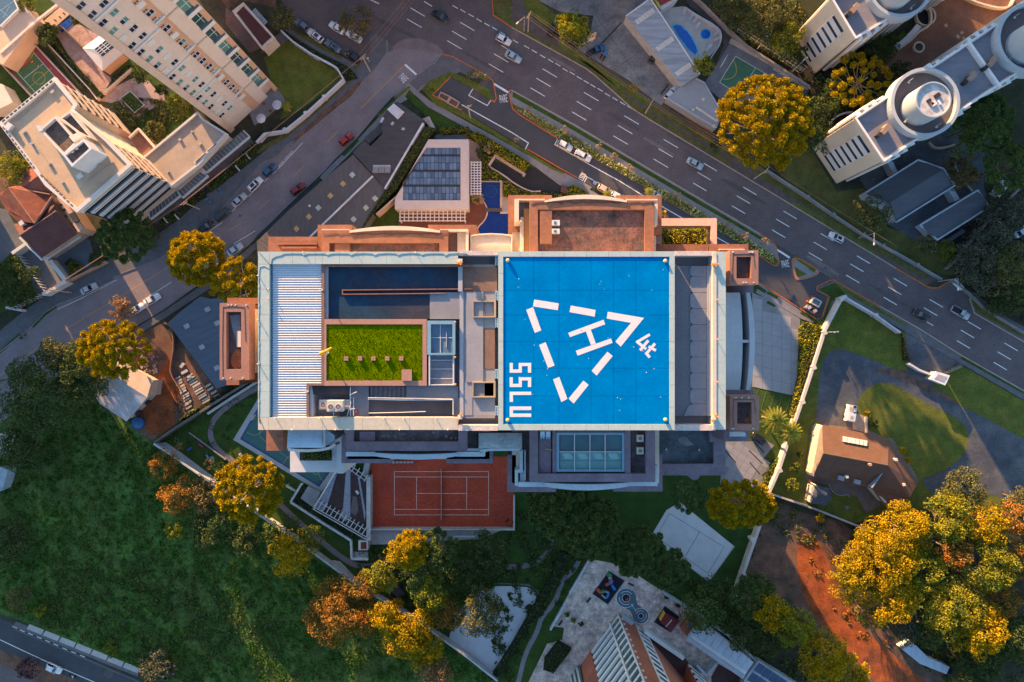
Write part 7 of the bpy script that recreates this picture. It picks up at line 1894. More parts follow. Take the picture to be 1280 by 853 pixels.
for i in range(5):
 for j in range(8):
  x0=941+i*12;y0=372+j*14+i*2.6
  pts=[(x0+.3,y0+.3),(x0+11.7,y0+2.8),(x0+11.7,y0+16.2),(x0+.3,y0+13.7)]
  if y0+14>486+i*2.6+1:continue
  if y0<366+i*7.2+2:continue
  b=B();b.prism(pts,.06,.10);part(b,'concrete_panel',drv_m,drv)
for k in range(5):
 p=(945+k*10,484+k*2.6)
 dash(drv,'grass_strip_edge',(p[0]+3,p[1]+2),(p[0]-4,p[1]+26),.1,mat('strip_teal',(.10,.17,.10),.9),.12)
park_m=mat('parking_tile',(.25,.255,.275),.85,.10,.5,.08)
pk=struct('parking_tiles',[(905,552),(941,552),(950,546),(968,557),(955,572),(952,578),(960,588),(952,594),(958,606),(944,620),(900,605)],.06,MATS['joint_grey'])
for i in range(9):
 for j in range(8):
  a=(898+i*8.2-j*4.6,536+i*5.4+j*7.2)
  pts=[a,(a[0]+7.9,a[1]+5.2),(a[0]+3.4,a[1]+12.1),(a[0]-4.5,a[1]+6.9)]
  cx,cy=sum(p[0]for p in pts)/4,sum(p[1]for p in pts)/4
  if cx<907 or cy<553 or cx+cy*.9>1480 or cy>612 or(cx>940 and cy<556):continue
  b=B();b.prism(pts,.05,.09+.002*((i+j)%2));part(b,'paving_tile',park_m,pk)
for p,q in(((943,553),(955,566)),((936,563),(953,580)),((937,578),(950,593)),((907,564),(920,579))):
 dash(pk,'drain_slot',p,q,.25,MATS['dark_slot'],.1)
sk1=thing('waste_skip','pale open waste skip parked in the orange kerbed bay','skip',W(1020.5,378.5,0))
P4=[(1018,372.3),(1027,377.5),(1023.5,384),(1014,378.5)]
b=B();b.line(P4,.28,.03,1.3,True);part(b,'skip_wall',mat('skip_cream',(.44,.37,.33),.6),sk1)
b=B();b.prism(P4,.03,.7);part(b,'skip_load',mat('skip_blue',(.17,.26,.34),.7),sk1)
sk2=thing('waste_skip','brown loaded skip next to the pale one in the kerbed bay','skip',W(1014,387,0))
P5=[(1010,381.5),(1021.5,387),(1018,392.3),(1006.5,385)]
b=B();b.line(P5,.22,.03,.9,True);part(b,'skip_wall',mat('skip_brown',(.20,.13,.11),.7),sk2)
b=B();b.prism(P5,.03,.6);part(b,'skip_floor',fan_dk,sk2)
for x,y,s,m in((1011.5,384.8,.9,mat('load_pale',(.42,.45,.48),.7)),(1008,384,.6,MATS['load_pale']),(1018.5,389,.9,mat('load_sand',(.40,.32,.24),.9))):
 b=B();b.box(W(x,y,.8),(s,s*.8,.5),.5);part(b,'load',m,sk2)
for k,(x,y)in enumerate(((1014.5,370.8),(1009,377))):
 c=W(x,y,0);b=B();b.cyl(c,.28,.03,.06,10);b.cyl(c,.2,.06,.7,10,.06);b.out('traffic_cone',mat('cone_red',(.55,.10,.06),.6),None,('red cone at the head of the skip bay, upper of two','red cone beside the brown skip, lower of two')[k],'cone','red cones by the skips')
lay=thing('planter_bay','two low brick planters with brown bark in the car park corner','planter',W(560,123,0))
for p in([(551,115.5),(562.5,121),(558.5,127.5),(548,121)],[(564,122),(574,128),(570,134.5),(559.5,128.5)]):
 b=B();b.line(p,.3,0,.6,True);pc=part(b,'planter_edge',mat('planter_tan',(.40,.26,.21),.9),lay)
 b=B();b.prism(p,0,.45);part(b,'planter_soil',dirt_brown,pc)
sg=thing('billboard','tilted advertising board, orange and blue above a white strip','billboard',W(731,56,0))
a_,c_=W(723,62.3,0),W(742.4,53,0)
wS=Wall(a_[:2],c_[:2])
if wS.n.y>0:wS=Wall(c_[:2],a_[:2])
Ls=wS.L;left=(Vector(wS.p(0,0)[:2])-Vector(a_[:2])).length<.1
def su(t):return Ls*t if left else Ls*(1-t)
def sbox(b,t0,t1,z0,z1,o0,o1):
 u0,u1=sorted((su(t0),su(t1)));wS.box(b,u0,u1,z0,z1,o0,o1)
b=B();sbox(b,0,1,2.0,5.4,-.2,0);part(b,'board',white,sg)
b=B();sbox(b,.0,1,2.0,3.2,0,.04);part(b,'white_strip',mat('board_white',(.62,.60,.60),.6),sg)
b=B();sbox(b,.0,.45,3.2,5.4,0,.03);part(b,'blue_field',mat('board_blue',(.12,.22,.30),.6),sg)
b=B();sbox(b,.45,1,3.2,5.4,0,.03);part(b,'orange_field',mat('board_orange',(.72,.30,.03),.6),sg)
b=B();sbox(b,.34,.48,3.25,4.9,.03,.05);part(b,'orange_curve',MATS['board_orange'],sg)
b=B();sbox(b,.5,.76,3.6,4.7,.03,.05);part(b,'picture',mat('board_grey',(.35,.36,.36),.6),sg)
b=B();sbox(b,.74,.84,4.2,4.6,.05,.07);sbox(b,.52,.66,3.5,3.62,.05,.07);part(b,'picture_mark',fan_dk,sg)
b=B()
for k in range(9):sbox(b,.12+k*.09,.12+k*.09+.05,2.45,2.75,.04,.055)
part(b,'print_mark',mat('print_grey',(.33,.33,.34),.7),sg)
for t_ in(.1,.5,.9):
 b=B();q=wS.p(su(t_),0,-.3);b.tube(q,(q[0],q[1],5.2),.09,6);part(b,'post',steel,sg)
R_=np.random.default_rng(42)
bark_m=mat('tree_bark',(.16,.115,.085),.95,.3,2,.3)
bark_lit=mat('tree_bark_sunlit',(.33,.22,.13),.95,.3,2,.3)  # paler bark copy with sunlight put into its colour
LEAF={'araucaria':leafmat('leaf_araucaria_sunlit',(.400,.270,.008),.45,.15,(.280,.220,.010)),'araucaria_shaded':leafmat('leaf_araucaria_shaded',(.085,.140,.042),.5,.15,(.105,.140,.040)),'gold':leafmat('leaf_gold',(.430,.260,.008),.5,.22,(.250,.205,.012)),'green_gold':leafmat('leaf_green_gold',(.290,.255,.016),.5,.22,(0.116,0.147,0.028)),'orange':leafmat('leaf_orange',(.400,.165,.030),.55,.2,(.105,.105,.030)),'brown':leafmat('leaf_brown',(0.194,0.132,0.054),.5,.2,(0.124,0.109,0.046)),'dark':leafmat('leaf_dark',(.062,.100,.034),.5,.2,(.085,.105,.034)),'olive':leafmat('leaf_olive',(.150,.140,.045),.5,.2,(.090,.105,.045)),'grey':leafmat('leaf_greygreen',(0.116,0.112,0.078),.5,.2,(0.078,0.093,0.059)),'hedge':leafmat('leaf_hedge',(.115,.150,.025),.45,.2,(.140,.150,.025)),'hedge_old':leafmat('leaf_hedge_old',(0.078,0.112,0.025),.45,.2,(0.102,0.116,0.028)),'yellow_hedge':leafmat('leaf_yellow_hedge',(0.372,0.310,0.019),.5,.25,(0.202,0.217,0.022)),'palm':leafmat('leaf_palm',(0.256,0.217,0.031),.4,.2),'pale':leafmat('leaf_pale',(.42,.33,.20),.4,.25,(.34,.24,.13)),'pampas':leafmat('leaf_pampas',(.52,.50,.22),.45,.3,(0.194,0.217,0.070)),'pink':leafmat('leaf_pinkbrown',(.34,.20,.10),.45,.25,(.25,.16,.07)),'field':leafmat('leaf_field',(.042,.110,.018),.5,.2,(.066,.108,.020)),'purple':leafmat('leaf_purple',(0.116,0.046,0.070),.45,.2,(0.085,0.054,0.054)),}  # one pine: low sunlight put into its leaf colour, shade into the dark copy
def mesh_np(name,V_,F_,m):
 """quads or tris from numpy arrays"""
 me=bpy.data.meshes.new(name)
 nv,nf,k=len(V_),len(F_),F_.shape[1]
 me.vertices.add(nv);me.vertices.foreach_set('co',V_.astype(np.float32).ravel())
 me.loops.add(nf*k);me.loops.foreach_set('vertex_index',F_.astype(np.int32).ravel())
 me.polygons.add(nf);me.polygons.foreach_set('loop_start',np.arange(0,nf*k,k,dtype=np.int32))
 me.materials.append(m);me.update(calc_edges=True);me.validate()
 return me
def leaf_quads(P,N,size,aspect=1.6,jit=.5):
 """one rhombic leaf face per point, facing roughly along its normal"""
 n=len(P)
 N=N+R_.normal(0,jit,(n,3));N/=np.linalg.norm(N,axis=1)[:,None]+1e-9
 A=R_.normal(0,1,(n,3));T=np.cross(N,A);T/=np.linalg.norm(T,axis=1)[:,None]+1e-9
 Bt=np.cross(N,T)
 s=(size*R_.uniform(.6,1.35,n))[:,None]
 V_=np.stack([P-T*s*aspect*.5,P+Bt*s*.5,P+T*s*aspect*.5,P-Bt*s*.5],1).reshape(-1,3)
 F_=np.arange(4*n).reshape(n,4)
 return V_,F_
def sphere_pts(n,up=-.35):
 d=R_.normal(0,1,(int(n*1.6)+8,3));d/=np.linalg.norm(d,axis=1)[:,None]
 d=d[d[:,2]>up]
 while len(d)<n:d=np.concatenate([d,d])
 return d[:n]
def clump_crown(r,h,leaf,density=1.0,nclump=None,flat=.66,lump=.23,hollow=.15):
 """crown of leaf clumps about the origin (crown base z=0, top z=h)"""
 if nclump is None:nclump=int(14+r*8.5)
 cs=[];rs=[]
 for i in range(nclump):
  a=R_.uniform(0,2*math.pi);q=math.sqrt(R_.uniform(0,1))*.86
  dome=math.sqrt(max(0,1-q*q))
  z=h*(hollow+(1-hollow)*dome*R_.uniform(.45,1.0))-lump*r*.35
  q*=R_.uniform(.9,1.12)
  cs.append((r*q*math.cos(a),r*q*math.sin(a),z));rs.append(r*lump*R_.uniform(.62,1.2))
 Ps=[];Ns=[]
 for c,cr in zip(cs,rs):
  n=int(max(26,density*4.4*(cr/leaf)**2))
  d=sphere_pts(n,-.2)
  rad=cr*R_.uniform(.82,1.04,n)[:,None]
  p=d*rad;p[:,2]*=flat+.2
  Ps.append(p+np.array(c));Ns.append(d)
 return np.concatenate(Ps),np.concatenate(Ns),cs
def trunk_mesh(name,th,tr,targets,m,base_spread=.0):
 b=B()
 b.tube((0,0,0),(0,0,th*.5),tr,8,tr*.8);b.tube((0,0,th*.5),(0,0,th),tr*.8,8,tr*.55)
 for c in targets:
  z0=th*R_.uniform(.55,.98)
  mid=(c[0]*.55,c[1]*.55,z0+(c[2]-z0)*.42)
  b.tube((0,0,z0),mid,tr*.34,6,tr*.22);b.tube(mid,(c[0]*.96,c[1]*.96,c[2]*1.0),tr*.22,5,tr*.07)
 return b.mesh(name,m,(0,0,0))
PROTO={}
def proto_broad(kind,r,h,th,leaf,v):
 key=(kind,v)
 if key in PROTO:return PROTO[key]
 P,N,cs=clump_crown(10.0*r/r,10.0*h/r,10.0*leaf/r)
 sc_=r/10.0
 Vv,Ff=leaf_quads(P,N,10.0*leaf/r)
 me=mesh_np('crown',Vv,Ff,LEAF[kind])
 PROTO[key]=(me,cs)
 return PROTO[key]
def broadleaf(px,py,rpx,kind,ztop,label,group=None,cat='tree',leaf=.27,hr=.62,lump=.23,density=1.0,name='broadleaf_tree',trunk=bark_m,nclump=None,shape=None):
 """tree whose crown middle stands under the pixel px,py; radius in pixels at crown height"""
 zc=ztop*.8
 c=W(px,py,zc)
 r=rpx*S*(H-zc)/H
 h=min(r*2*hr,ztop*.85)
 t=thing(name,label,cat,(c.x,c.y,0),group)
 P,N,cs=clump_crown(r,h,leaf,density,nclump,lump=lump)
 if shape:P[:,0]*=shape[0];P[:,1]*=shape[1]
 P[:,2]+=ztop-h
 Vv,Ff=leaf_quads(P,N,leaf,1.5,.85)
 share('crown',mesh_np('crown',Vv,Ff,LEAF[kind]),t,Vector((0,0,0)))
 tg=[(a,b_,z+ztop-h-.3)for a,b_,z in cs[:9]]
 share('trunk',trunk_mesh('trunk',max(.8,ztop-h*.75),max(.10,r*.045),tg,trunk),t,Vector((0,0,0)))
 return t
def araucaria(px,py,rpx,ztop,label,kind='araucaria',n=70,tuft=1.12,group='araucaria pines',trunk=bark_lit,shape=None,rings=(.25,.55,.82,1.0)):
 """Parana pine: whorls of bare limbs that each end in round tufts"""
 zc=ztop*.9
 c=W(px,py,zc)
 r=rpx*S*(H-zc)/H
 t=thing('araucaria_tree',label,'pine tree',(c.x,c.y,0),group)
 b=B()
 tr=.28
 b.tube((0,0,0),(0,0,ztop*.5),tr*1.2,8,tr);b.tube((0,0,ztop*.5),(0,0,ztop*.93),tr,8,tr*.45)
 lb_=B()
 C_=[]
 tries=0;gap=r*1.38/math.sqrt(n)
 while len(C_)<n and tries<n*40:
  tries+=1
  if tries%(n*6)==0:gap*=.88
  a=R_.uniform(0,6.283);q=math.sqrt(R_.uniform(.01,1))*rings[-1]
  x,y=(r-tuft*.5)*q*math.cos(a),(r-tuft*.5)*q*math.sin(a)
  if shape:x*=shape[0];y*=shape[1]
  if any((x-u[0])**2+(y-u[1])**2<gap*gap for u in C_):continue
  z=ztop-tuft*.7-q*q*ztop*.16-R_.uniform(0,ztop*.09)
  C_.append((x,y,z,tuft*R_.uniform(.78,1.22)))
 for k,(x,y,z,tr_)in enumerate(C_):
  if k%2==0:
   z0=max(1.5,z-R_.uniform(.12,.25)*ztop)
   mid=(x*.5,y*.5,z0+(z-z0)*.25)
   lb_.tube((0,0,z0),mid,.13,5,.10);lb_.tube(mid,(x*.98,y*.98,z-.35),.10,5,.06)
 Vs=[]
 for x,y,z,tr_ in C_:
  m=int(210*tr_**1.7)
  d=sphere_pts(m,-.35)
  ax=d+R_.normal(0,.35,(m,3));ax/=np.linalg.norm(ax,axis=1)[:,None]
  sd=np.cross(ax,R_.normal(0,1,(m,3)));sd/=np.linalg.norm(sd,axis=1)[:,None]+1e-9
  c0=np.array((x,y,z));q0=c0+d*(tr_*R_.uniform(.45,.72,m))[:,None]*np.array((1,1,.85));ln=(tr_*R_.uniform(.26,.46,m))[:,None];w_=.065+.05*tr_
  Vs.append(np.stack([q0-sd*w_*.5,q0+ax*ln*.5-sd*w_,q0+ax*ln,q0+ax*ln*.5+sd*w_],1).reshape(-1,3))
 Vv=np.concatenate(Vs);Ff=np.arange(len(Vv)).reshape(-1,4)
 cb=B()
 for x,y,z,tr_ in C_:cb.ball((x,y,z),tr_*.62,6,.85)
 nv=len(Vv);Vv=np.concatenate([Vv,np.array(cb.v)]);Ff=np.concatenate([Ff,np.array(cb.f)+nv])
 share('crown',mesh_np('crown',Vv,Ff,LEAF[kind]),t,Vector((0,0,0)))
 share('trunk',b.mesh('trunk',trunk,(0,0,0)),t,Vector((0,0,0)))
 share('limb',lb_.mesh('limb',trunk,(0,0,0)),t,Vector((0,0,0)))
 return t
def hedge(pts,z1,kind,label,leaf=.20,z0=0.0,zref=None,dens=22,name='hedge',rough=.18,cat='hedge',parent=None,group=None):
 """clipped hedge: dark core and a skin of leaf faces"""
 P2=[W(x,y,z1 if zref is None else zref)[:2]for x,y in pts]
 b=B();b.prismw([tuple(p)for p in P2],z0,z1-.12)
 a=np.array([tuple(p)for p in P2]);lo=a.min(0);hi=a.max(0)
 area=abs(sum(P2[i][0]*P2[(i+1)%len(P2)][1]-P2[(i+1)%len(P2)][0]*P2[i][1]for i in range(len(P2))))/2
 n=int(area*dens)
 q=R_.uniform(0,1,(int(n*((hi-lo).prod()/max(area,.1))*1.15)+20,2))*(hi-lo)+lo
 ins=np.zeros(len(q),bool)
 for i in range(len(a)):
  x0,y0=a[i];x1,y1=a[(i+1)%len(a)]
  cnd=((y0>q[:,1])!=(y1>q[:,1]))&(q[:,0]<(x1-x0)*(q[:,1]-y0)/(y1-y0+1e-12)+x0)
  ins^=cnd
 q=q[ins][:n]
 hgt=z1+rough*np.sin(q[:,0]*2.1+q[:,1]*1.3)*.5+R_.normal(0,rough*.5,len(q))
 P=np.column_stack([q,hgt]);N=np.tile(np.array([0,0,1.0]),(len(P),1))+R_.normal(0,.5,(len(P),3))
 ps=[];ns=[]
 for i in range(len(a)):
  e=a[(i+1)%len(a)]-a[i];L=np.linalg.norm(e)
  m=int(L*(z1-z0)*dens*.6)
  if m<1:continue
  tt=R_.uniform(0,1,m);zz=R_.uniform(z0,z1,m);nrm=np.array([e[1],-e[0]])/(L+1e-9)
  ps.append(np.column_stack([a[i]+e*tt[:,None]+R_.normal(0,rough*.4,(m,2)),zz]));ns.append(np.column_stack([np.tile(nrm,(m,1)),np.full(m,.3)]))
 if ps:P=np.concatenate([P]+ps);N=np.concatenate([N]+ns)
 Vv,Ff=leaf_quads(P,N,leaf,1.5,.9)
 ctr=Vector((float((lo[0]+hi[0])/2),float((lo[1]+hi[1])/2),z0))
 if parent is None:
  t=thing(name,label,cat,ctr,group)
 else:
  t=parent;ctr=ORG[parent.name]
 core=b.mesh('hedge_core',mat('hedge_core_m',(.012,.018,.008),1),ctr)
 share('hedge_core',core,t,Vector((0,0,0)))
 share('foliage',mesh_np('foliage',Vv-np.array(ctr),Ff,LEAF[kind]),t,Vector((0,0,0)))
 return t
def in_poly(q,a):
 ins=np.zeros(len(q),bool)
 for i in range(len(a)):
  x0,y0=a[i];x1,y1=a[(i+1)%len(a)]
  ins^=((y0>q[:,1])!=(y1>q[:,1]))&(q[:,0]<(x1-x0)*(q[:,1]-y0)/(y1-y0+1e-12)+x0)
 return ins
def cover(name,pts,n,kind,size,hmax,z=0.0,clump=0,up=.6):
 """uncountable low growth over a patch of ground: one object"""
 a=np.array([tuple(W(x,y,0)[:2])for x,y in pts]);lo=a.min(0);hi=a.max(0)
 if clump:
  cc=R_.uniform(0,1,(clump,2))*(hi-lo)+lo
  rad=R_.uniform(.3,1.6,clump)
  pick=R_.integers(0,clump,n*2)
  q=cc[pick]+R_.normal(0,1,(n*2,2))*rad[pick][:,None]*.55
  hh=hmax*np.clip(rad[pick]/1.3,.2,1.2)*R_.uniform(.2,1,n*2)
 else:
  q=R_.uniform(0,1,(n*2,2))*(hi-lo)+lo;hh=hmax*R_.uniform(.1,1,n*2)
 k=in_poly(q,a);q=q[k][:n];hh=hh[k][:n]
 P=np.column_stack([q,z+hh]);N=R_.normal(0,1,(len(P),3));N[:,2]=np.abs(N[:,2])+up
 N/=np.linalg.norm(N,axis=1)[:,None]
 Vv,Ff=leaf_quads(P,N,size,1.8,.3)
 o=link(name,mesh_np(name,Vv,Ff,LEAF[kind]),None,Vector((0,0,0)),kind='stuff')
 return o
def palm(px,py,rpx,ztop,label,kind='palm',nf=30,group=None):
 c=W(px,py,ztop);r=rpx*S*(H-ztop)/H
 t=thing('palm_tree',label,'palm',(c.x,c.y,0),group)
 b=B();b.tube((0,0,0),(0,0,ztop-.2),.30,10,.24);share('trunk',b.mesh('trunk',bark_lit,(0,0,0)),t,Vector((0,0,0)))
 fm=None
 for k in range(nf):
  a=2.39996*k;inner=k/nf
  L=r*(1.05-.35*inner)*R_.uniform(.9,1.08)
  rise=.18+.75*inner
  V_=[];F_=[]
  m=12
  for i in range(m):
   s=(i+.5)/m;x=L*s;z=L*(rise*s-(.55+.25*(1-inner))*s*s)
   w_=L*.17*math.sin(math.pi*min(1,.18+s*.8))**.8
   for sd in(-1,1):
    o=len(V_)
    V_+=[(x-.05*L,0,z),(x+.035*L,0,z-.02*L),(x+.10*L,sd*w_,z-.05*L),(x+.06*L,sd*w_,z-.05*L)]
    F_.append((o,o+1,o+2,o+3))
  V_=np.array(V_);ca,sa=math.cos(a),math.sin(a)
  V2=np.column_stack([V_[:,0]*ca-V_[:,1]*sa,V_[:,0]*sa+V_[:,1]*ca,V_[:,2]+ztop])
  share('frond',mesh_np('frond',V2,np.array(F_),LEAF[kind]),t,Vector((0,0,0)))
 return t
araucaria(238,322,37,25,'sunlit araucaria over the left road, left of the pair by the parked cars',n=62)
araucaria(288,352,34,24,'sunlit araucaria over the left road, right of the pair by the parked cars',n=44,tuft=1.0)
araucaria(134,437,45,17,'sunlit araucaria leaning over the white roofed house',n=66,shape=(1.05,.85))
araucaria(150,292,36,15,'dark shaded araucaria at the corner of the striped office block','araucaria_shaded',46,trunk=bark_m)
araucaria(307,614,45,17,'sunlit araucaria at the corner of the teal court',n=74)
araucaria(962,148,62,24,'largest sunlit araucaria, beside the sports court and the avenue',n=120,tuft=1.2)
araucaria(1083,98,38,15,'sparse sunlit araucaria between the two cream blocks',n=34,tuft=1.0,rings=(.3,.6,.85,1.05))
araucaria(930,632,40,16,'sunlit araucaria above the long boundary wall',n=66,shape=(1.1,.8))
araucaria(862,622,24,14,'thin shaded araucaria over the pale volleyball court','araucaria_shaded',26,.85,trunk=bark_m)
araucaria(700,636,44,17,'dark araucaria below the helipad tower, left of the pair','araucaria_shaded',84,1.15,trunk=bark_m)
araucaria(738,662,42,17,'dark araucaria below the helipad tower, right of the pair','araucaria_shaded',80,1.15,trunk=bark_m)
araucaria(800,692,35,15,'dark araucaria over the upper right edge of the plaza','araucaria_shaded',66,1.05,trunk=bark_m)
araucaria(838,714,28,13,'small dark araucaria between plaza and volleyball court','araucaria_shaded',44,.95,trunk=bark_m)
araucaria(1238,148,40,17,'dark araucaria beside the upper right cream block','araucaria_shaded',60,1.2,trunk=bark_m)
araucaria(1268,205,34,16,'dark araucaria at the right edge below the cream block','araucaria_shaded',44,1.1,trunk=bark_m)
araucaria(945,750-0,30,13,'dark araucaria at the lower end of the long boundary wall','araucaria_shaded',54,1.0,trunk=bark_m)
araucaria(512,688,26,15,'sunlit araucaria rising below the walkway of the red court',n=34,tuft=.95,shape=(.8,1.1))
araucaria(548,690,28,13,'half shaded araucaria below the red court walkway','araucaria_shaded',34,.9,trunk=bark_m)
broadleaf(717.5,32,23.5,'green_gold',11,'round clipped tree in the car park, its top sunlit',leaf=.30,hr=.85,lump=.26,nclump=60,density=1.3)
broadleaf(445,24,22,'brown',8,'brown leaved tree between the parked cars at the top')
broadleaf(352,20,17,'olive',7,'small olive tree beside the maroon roofed annex')
broadleaf(879,81,14,'green_gold',8,'tree between the pool terrace and the sports court',leaf=.3)
broadleaf(44,492,58,'dark',15,'large dark tree at the left edge below the side road',nclump=70)
broadleaf(98,466,38,'dark',13,'dark tree left of the white roofed house')
broadleaf(20,560,34,'dark',9,'dark tree at the left edge above the field')
broadleaf(68,444,25,'olive',12,'olive tree at the edge of the side road')
broadleaf(150,385,17,'pink',5,'pale pinkish tree beside the two white parked cars',leaf=.3)
broadleaf(14,20+190,24,'green_gold',9,'yellow green tree at the left edge above the red roofed house')
broadleaf(10,352,32,'dark',7,'dark tree inside the slatted fence lawn')
broadleaf(182,299,17,'dark',4,'dark rounded shrub at the pavement by the office block',cat='shrub',name='shrub')
broadleaf(118,324,9,'dark',3,'small dark round shrub on the slate yard',cat='shrub',name='shrub')
broadleaf(92,334,9,'hedge',2,'low green shrub beside the dark planting bed',cat='shrub',name='shrub',leaf=.25)
broadleaf(205,582,20,'orange',10,'orange tree at the field edge, uppermost of the row')
broadleaf(224,622,27,'orange',11,'rusty orange tree at the field edge, second of the row')
broadleaf(256,620,26,'brown',11,'brown tree at the field edge, left of the sunlit araucaria')
broadleaf(262,662,30,'dark',11,'dark green tree below the sunlit araucaria')
broadleaf(216,664,13,'green_gold',5,'small yellow green tree standing out on the dark field')
broadleaf(300,676,26,'dark',10,'dark tree behind the boundary wall, left of the gold one')
broadleaf(362,694,30,'gold',12,'gold tree on the field side of the boundary wall')
broadleaf(388,672,18,'hedge',10,'green tree behind the gold tree at the garden path')
broadleaf(340,668,16,'araucaria_shaded',7,'dark shrub tree inside the boundary wall')
broadleaf(420,770,46,'orange',12,'large reddish orange tree on the dark field',nclump=70,lump=.24)
broadleaf(452,736,22,'orange',11,'small orange tree beside the large reddish one')
broadleaf(470,722,22,'green_gold',11,'yellow green tree at the garden path bend')
broadleaf(500,690,20,'gold',14,'gold tree behind the tall sunlit araucaria')
broadleaf(528,722,30,'araucaria_shaded',11,'dark green tree in the garden below the red court')
broadleaf(538,742,22,'green_gold',13,'yellow green tree beside the dark kiosk gap')
broadleaf(506,790,36,'gold',12,'broad gold tree in the lower middle of the picture',nclump=62,lump=.24)
broadleaf(482,770,22,'gold',12,'gold tree left of the broad gold tree')
broadleaf(532,815,24,'gold',10,'gold tree at the lower edge of the group')
broadleaf(556,770,24,'orange',10,'orange tree at the edge of the pale blue court')
broadleaf(600,768,32,'olive',13,'olive tree overhanging the pale blue court')
broadleaf(542,842,24,'pink',9,'pinkish tree at the lower edge below the boundary wall')
broadleaf(610,690,26,'dark',10,'dark tree below the right end of the red court')
broadleaf(614,706,20,'dark',8,'dark blue green tree next to the garden path')
broadleaf(578,712,24,'dark',9,'dark tree between garden path and pale blue court')
broadleaf(880,765,30,'araucaria_shaded',11,'dark tree at the top of the metal roofed annex')
broadleaf(895,745,24,'dark',9,'dark tree beside the lower end of the long wall')
broadleaf(930,790,30,'dark',10,'dark tree between annex and dirt track')
broadleaf(965,800,26,'dark',9,'dark tree behind the blue panel roof')
broadleaf(965,765,24,'gold',15,'gold tree at the upper left of the dirt track')
broadleaf(992,782,28,'green_gold',15,'yellow green tree along the left side of the dirt track')
broadleaf(1032,824,34,'gold',15,'gold tree at the lower end of the dirt track')
broadleaf(1062,842,26,'gold',13,'gold tree at the lower edge beside the dirt track')
wood=[(1110,700,44,'gold',14,'gold tree at the upper left of the right wood'),(1070,725,32,'gold',12,'gold tree leaning over the dirt track'),(1135,665,36,'gold',13,'gold tree below the villa driveway'),(1190,650,34,'green_gold',13,'yellow green tree at the upper edge of the right wood'),(1210,612,26,'olive',10,'olive tree at the driveway end'),(1155,715,32,'green_gold',12,'yellow green tree in the middle of the right wood'),(1120,750,34,'gold',13,'gold tree low in the right wood beside the track'),(1195,690,26,'orange',12,'orange tree in the middle of the right wood'),(1235,660,30,'gold',13,'gold tree near the right edge, upper one'),(1270,650,24,'orange',12,'orange tree at the right edge, upper one'),(1240,712,36,'green_gold',14,'bright green tree near the right edge'),(1272,700,26,'orange',12,'orange tree at the right edge, lower one'),(1198,765,40,'green_gold',13,'yellow green tree at the heart of the lower wood'),(1230,790,38,'gold',13,'gold tree at the lower right of the wood'),(1255,752,24,'orange',11,'small orange tree at the right of the lower wood'),(1165,790,24,'dark',9,'dark tree above the pale blue roof in the wood'),(1270,800,38,'dark',11,'dark tree at the right edge of the lower wood'),(1225,838,36,'dark',9,'dark tree at the bottom right, beside the track'),(1140,790,22,'grey',8,'greyish tree above the pale blue roof'),(1088,770,20,'green_gold',8,'small yellow green tree at the track edge')]
for w_ in wood:broadleaf(*w_,group='trees of the wood on the right')
grey_wood=[(1262,265,26,'grey',8,'greyish tree at the right edge, topmost of the grey wood'),(1248,292,30,'grey',9,'greyish tree in the middle of the grey wood'),(1222,328,30,'grey',9,'greyish tree at the lane mouth by the avenue'),(1265,335,34,'olive',9,'olive tree in the lower grey wood'),(1232,352,20,'grey',7,'small greyish tree by the avenue kerb'),(1278,370,24,'dark',7,'dark shrub tree at the right edge above the avenue'),(1245,382,16,'dark',4,'low dark bush at the avenue corner'),(1205,215,24,'brown',6,'brown bush behind the dark buildings')]
for w_ in grey_wood:broadleaf(*w_,group='trees of the grey wood')
for w_ in[(960,14,40,'olive',11,'olive tree at the top of the wood above the pool'),(985,45,24,'green_gold',10,'yellow green tree against the upper cream block'),(918,8,26,'olive',9,'olive tree at the upper edge near the pool terrace'),(1000,66,14,'dark',6,'dark tree at the foot of the upper cream block'),(1030,135,24,'dark',9,'dark tree between the sunlit araucarias'),(1052,110,22,'dark',8,'dark tree behind the sparse araucaria'),(1105,60,22,'dark',8,'dark tree at the edge of the brown courtyard'),(1128,88,14,'dark',5,'dark shrub below the round planter'),(1094,266,24,'olive',8,'olive tree against the larger dark building'),(1160,305,16,'olive',5,'olive bush below the smaller dark building'),(1185,312,14,'hedge',5,'green bush by the lane wall'),(895,182,9,'dark',4,'small dark bush on the avenue pavement'),(1212,175,24,'araucaria_shaded',10,'dark tree over the drive of the lower cream block'),(1025,170,22,'dark',8,'dark tree below the largest araucaria')]:
 broadleaf(*w_)
for w_ in[(55,45,14,'dark',6,'dark tree at the upper corner of the basketball court'),(62,36,9,'dark',4,'small dark shrub left of the blue wading pool'),(95,25,7,'olive',4,'small olive shrub above the wading pool'),(190,163,15,'olive',5,'olive tree in the garden behind the podium roof'),(222,130,16,'hedge',7,'green tree beside the apartment tower garden'),(175,90,14,'dark',6,'dark tree by the white pavilion'),(202,112,8,'dark',4,'dark shrub at the corner of the paved square'),(32,6,14,'hedge',6,'green tree on the small top left lawn')]:
 broadleaf(*w_,leaf=.3)
